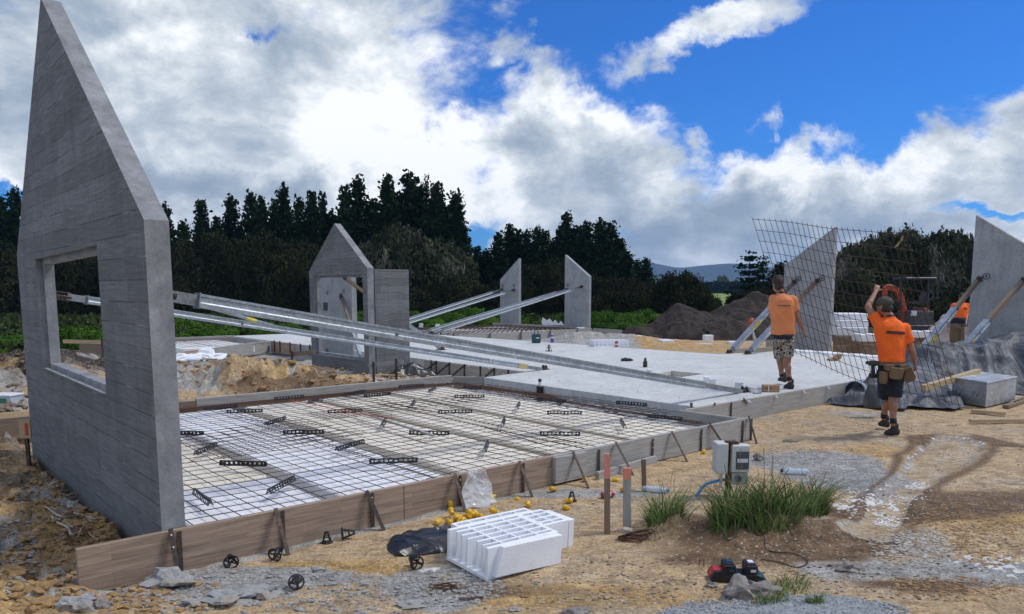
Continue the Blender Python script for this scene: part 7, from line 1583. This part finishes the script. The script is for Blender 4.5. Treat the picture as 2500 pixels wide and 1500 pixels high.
row([(1165, 612, 50), (1187, 618, 56), (1218, 578, 60), (1244, 558, 52), (1263, 572, 56), (1287, 574, 62), (1312, 565, 50), (1330, 574, 54), (1352, 600, 60), (1385, 534, 62), (1370, 563, 54), (1413, 562, 64), (1434, 555, 54), (1464, 549, 66), (1491, 556, 60), (1513, 592, 66)], 'conifer', 64, 'dark conifer right of the gap in the tree row, %s from the left', CG)
row([(1530, 625, 66), (1556, 642, 44), (1577, 638, 42), (1545, 668, 70)], 'conifer', 60, 'dark conifer at the right end of the row, %s from the left', CG)
SG = 'dark scrub below the conifers'
row([(-40, 580, 200), (40, 610, 200), (190, 600, 190), (130, 660, 200), (300, 590, 180), (430, 575, 150), (530, 555, 190), (640, 560, 200), (730, 575, 170), (470, 640, 190), (600, 650, 220), (790, 640, 150)], 'scrub', 52, 'rounded dark brownish shrub left of the small gable panel, %s from the left', SG, 'shrub', 3)
row([(900, 590, 190, 'silver'), (985, 556, 210, 'silver'), (1070, 590, 190, 'silver'), (930, 680, 200), (1110, 660, 150), (1020, 690, 200), (1180, 690, 150), (1250, 670, 140), (1340, 622, 170), (1300, 690, 180), (1450, 660, 160), (1400, 700, 190)], 'scrub', 50, 'dark shrub between the small gable and the dark soil heaps, %s from the left', SG, 'shrub', 3)
row([(1530, 672, 150), (1490, 700, 150), (1600, 690, 110), (1655, 655, 130, 'wispy'), (1690, 668, 110, 'wispy'), (1640, 690, 160), (1590, 720, 160), (1730, 710, 90, 'wispy'), (1680, 715, 130)], 'scrub', 47, 'dark shrub before the mountains, %s from the left', SG, 'shrub', 3)
tree('sparse', 0, 1832, 624, 50, 60, 'gaunt half bare pine left of the carried mesh sheet', 'tree'); tree('sparse', 1, 1864, 636, 49, 50, 'small dense pine behind the head of the walking man', 'tree'); tree('conifer', 2, 1908, 648, 50, 70, 'dark tree just left of the panel behind the mesh sheet', 'tree'); tree('scrub', 1, 1850, 700, 46, 150, 'low dark shrub under the two pines', 'shrub'); tree('scrub', 2, 1930, 690, 46, 120, 'low dark shrub behind the panel of the mesh sheet', 'shrub')
tree('scrub', 0, 2040, 645, 48, 120, 'dark shrub right of the panel behind the mesh sheet', 'shrub')
row([(2100, 590, 150), (2160, 570, 190), (2235, 556, 200), (2310, 560, 190), (2370, 585, 170), (2450, 600, 180), (2120, 650, 190), (2230, 650, 240), (2340, 660, 240)], 'silver', 44, 'broad dark tree with silvery leaves and painted highlights behind the excavator, %s in the clump', 'broad trees behind the excavator', 'tree', 3)
row([(2080, 720, 150), (2180, 725, 170), (2290, 725, 170), (2390, 700, 160)], 'scrub', 40, 'low dark scrub right behind the excavator, %s from the left', 'scrub behind the excavator', 'shrub', 3, 2)
BG = 'bright green bushes before the trees'
def bush(px, yt, Y, w, lab, v=0, kind='bushy'): tree(kind, v, px, yt, Y, w, lab, 'bush', BG)
for i, (px, yt, Y, w) in enumerate(((-20, 850, 21, 110), (30, 812, 23, 120), (60, 870, 20, 90), (150, 785, 24, 110), (200, 790, 25, 110), (250, 792, 24, 90))): bush(px, yt, Y, w, 'bright green bush around the tall gable panel base, %s from the left' % ordn[i], i % 3)
for i, (px, yt, Y, w) in enumerate(((425, 768, 30, 110), (480, 800, 27, 90), (520, 785, 29, 110), (590, 775, 31, 110), (650, 782, 30, 100), (700, 785, 31, 90), (745, 765, 33, 90))): bush(px, yt, Y, w, 'bright green bush left of the small gable panel, %s from the left' % ordn[i], i % 3)
for i, (px, yt, Y, w) in enumerate(((865, 752, 36, 70), (905, 756, 37, 80), (1010, 752, 37, 70), (1055, 772, 36, 90), (1095, 758, 37, 90), (1140, 742, 38, 110), (1175, 765, 37, 80), (1205, 752, 38, 60), (1262, 766, 38, 70), (1330, 782, 38, 80))): bush(px, yt, Y, w, 'bright green bush between the small gable and the back panels, %s from the left' % ordn[i], i % 3)
for i, (px, yt, Y, w) in enumerate(((1390, 758, 40, 60), (1455, 756, 38, 80), (1495, 752, 38, 90), (1540, 758, 38, 90), (1580, 750, 39, 90), (1475, 785, 36, 100), (1540, 785, 36, 90))): bush(px, yt, Y, w, 'bright green bush between the back panels and the soil heap, %s from the left' % ordn[i], i % 3)
# distant hedge, pale tree
P, N = dome_pts(3, 14000, 60, .8, .7); P = P.copy(); P[:, 0] *= 46; P[:, 1] *= 3; P[:, 2] *= 5.0
me = leafmesh('far_hedge', P, None, .9, .4, M['conif'], 1.2, seed=4); o = bpy.data.objects.new('far_hedge', me); COL.objects.link(o); g = AY(1850, 704, 285); o.location = (g.x, 285, 0); tag(o, 'long dark hedge across the far green fields', 'hedge')
tree('pale', 0, 1764, 668, 290, 36, 'pale green tree standing over the far hedge', 'tree', zb=0.5); tree('pale', 1, 1795, 682, 292, 26, 'lower pale tree right beside the pale tree on the far hedge', 'tree', zb=.5)
# ------------------------------------------------------------------ dark soil heaps
def heap(px, ycrest, Y, wpx, dm, lab, seed):
    c = AY(px, ycrest, Y); w = wpx / FPX * Y / 2; n = 130; V_ = []; F_ = []
    xs = np.linspace(-1, 1, n); X, Yy = np.meshgrid(xs, xs); r = np.sqrt(X ** 2 + Yy ** 2); prof = np.clip(1 - r * (1 + .5 * (fbm(X * 2 + seed, Yy * 2, 3, seed + 5) - .5)), 0, 1) ** .75
    wx = X * w; wy = Yy * dm; nz = (fbm(wx * .8 + seed, wy * .8, 5, seed) - .5) * 1.5 + (1 - np.abs(2 * vnoise(wx * 1.6 + seed, wy * 1.6, seed + 3) - 1) - .5) * .22 + (fbm(wx * 4, wy * 4, 4, seed + 9) - .5) * .18
    z = c.z * prof + nz * np.clip(prof * 4, 0, 1) * .6 - .12; co = np.stack([c.x + wx, Y + wy, z], 2).reshape(-1, 3)
    for j in range(n - 1):
        for i in range(n - 1): k = j * n + i; F_.append((k, k + 1, k + n + 1, k + n))
    mb = MB(); mb.add(co.tolist(), F_); return tag(mb.build('soil_heap', topm, smooth=False, loc=(c.x, Y, 0)), lab, 'soil heap', 'dark topsoil heaps')
topm = simple('dark_topsoil', (.050, .036, .028), (.020, .015, .012), .97, 0, 3.5, 7, .9, .05)
heap(1665, 740, 31.5, 250, 2.6, 'left lower heap of dark topsoil before the shrubs', 3); heap(1850, 716, 34, 330, 3.4, 'right taller heap of dark topsoil behind the tripod', 8); heap(1770, 768, 31.0, 330, 2.6, 'low front shoulder of dark topsoil between the two heaps', 14); heap(1560, 795, 31, 130, 1.6, 'small end of the dark topsoil left, beside the green bushes', 19)
# ------------------------------------------------------------------ grass clumps
def grass(name, lab, cells, n, L0, L1, seed, m, w=.0055, lean=.85, stalks=0):
    rg = np.random.RandomState(seed); V_ = []; F_ = []; mi = []
    for b_ in range(n + stalks):
        px, py, rx, ry = cells[rg.randint(len(cells))]; a = rg.rand() * 6.28; q = math.sqrt(rg.rand()); sx = px + rx * q * math.cos(a); sy = py + ry * q * math.sin(a)
        g = G(sx, sy, 0.08); V0 = (g.x, g.y); out = np.array([math.cos(a), math.sin(a)]) * q
        st = b_ >= n; L = (L0 + (L1 - L0) * rg.rand() ** 1.5) * (1.1 - .25 * q) * (1.25 if st else 1.0); az = math.atan2(out[1], out[0]) + rg.normal() * .8; ln = lean * (.25 + 1.0 * rg.rand() + .5 * q * q) * (.35 if st else 1.0)
        V_.append((V0[0], V0[1], L, az, ln, w * (.6 + .8 * rg.rand()) * (.55 if st else 1.0), st, rg.rand()))
    h = HM(np.array([v[0] for v in V_]), np.array([v[1] for v in V_])); mb = MB()
    for (x, y, L, az, ln, ww, st, rr), z in zip(V_, h):
        d = Vector((math.cos(az), math.sin(az), 0)); s = Vector((-d.y, d.x, 0)); tw = (rr - .5) * 2.6; s = (s * math.cos(tw) + d * math.sin(tw)); ns = 5; P = []
        for k in range(ns + 1):
            t = k / ns; an = ln * t * 1.35; bend = d * (L * (math.sin(an) * t * .75)) + ZD * (L * t * (1 - .38 * ln * t ** 1.5)); c = Vector((x, y, z - .01)) + bend; wk = ww * (1 - t ** 2.2) + .0006
            if st and t > .7: wk = .0045
            P += [c - s * wk / 2, c + s * wk / 2]
        mb.add(P, [(2 * k, 2 * k + 1, 2 * k + 3, 2 * k + 2) for k in range(ns)], 1 if (st or rr > .90) else 0)
    return tag(mb.build(name, [m, M['grassd']], smooth=True, loc=(V_[0][0], V_[0][1], 0)), lab, 'grass', None, 'stuff')
grass('grass_clump', 'grass clump on the small mound behind the rusty stirrups', [(1620, 1255, 42, 22), (1628, 1275, 50, 14)], 380, .12, .42, 1, M['grassb'], .008, stalks=18)
grass('grass_clump', 'big green grass clump in front of the electrical boxes', [(1800, 1262, 60, 30), (1870, 1258, 70, 36), (1950, 1235, 60, 26), (1990, 1225, 35, 20), (1780, 1290, 50, 20), (1880, 1300, 80, 14)], 1500, .14, .50, 2, M['grassb'], .0085, stalks=110)
grass('grass_clump', 'low grass tuft beside the battery charger and the rocks', [(1900, 1420, 50, 22), (1935, 1405, 45, 25), (1880, 1445, 40, 12), (1990, 1450, 20, 8)], 520, .05, .15, 3, M['grassb'], .004)
grass('grass_clump', 'dry root tangle hanging on the small mound', [(1650, 1290, 34, 14), (1610, 1295, 30, 10)], 260, .04, .12, 4, M['grassd'], .003, 1.0)
grass('grass_clump', 'sparse grass blades at the bottom right corner', [(2485, 1492, 20, 8)], 40, .05, .12, 5, M['grassb'], .004)
grass('grass_clump', 'thin dry stalks by the blue pipe', [(1650, 1200, 50, 30), (1745, 1190, 20, 20)], 24, .12, .26, 6, M['grassd'], .003, .4)
# rank grass at the foot of the far bushes
def farveg():
    r = np.random.RandomState(9); n = 26000; x = r.rand(n) * 60 - 33; y = 33 + r.rand(n) * 16; xl = r.rand(n); x = np.where(xl < .35, -22 + r.rand(n) * 16, x); y = np.where(xl < .35, 21 + r.rand(n) * 12, y)
    u, v = locuv(x, y); keep = ~((u > 3.5) & (u < 24) & (v < 24)) & ~((x > 3.2) & (y < 38)); x, y = x[keep], y[keep]
    P = np.stack([x, y, .12 + .25 * r.rand(len(x)) ** 2], 1); me = leafmesh('ground_cover', P, None, .16, .6, M['cover'], 1.9, seed=2, up=1.5); o = bpy.data.objects.new('ground_cover', me); COL.objects.link(o); tag(o, 'green undergrowth below the trees', 'undergrowth', None, 'stuff')
farveg()
# ------------------------------------------------------------------ air
m = bpy.data.materials.new('pale_air'); m.use_nodes = True; nt = m.node_tree
for n in list(nt.nodes): nt.nodes.remove(n)
vo = nt.nodes.new('ShaderNodeVolumePrincipled'); vo.inputs['Color'].default_value = (.36, .62, 1.0, 1); vo.inputs['Density'].default_value = .00020; vo.inputs['Anisotropy'].default_value = .0
out = nt.nodes.new('ShaderNodeOutputMaterial'); nt.links.new(vo.outputs[0], out.inputs['Volume'])
mb = MB(); mb.box((0, 1980, 60), (7200, 4200, 130)); o = mb.build('haze', m); tag(o, 'thin blue haze in the air', None, None, 'stuff')
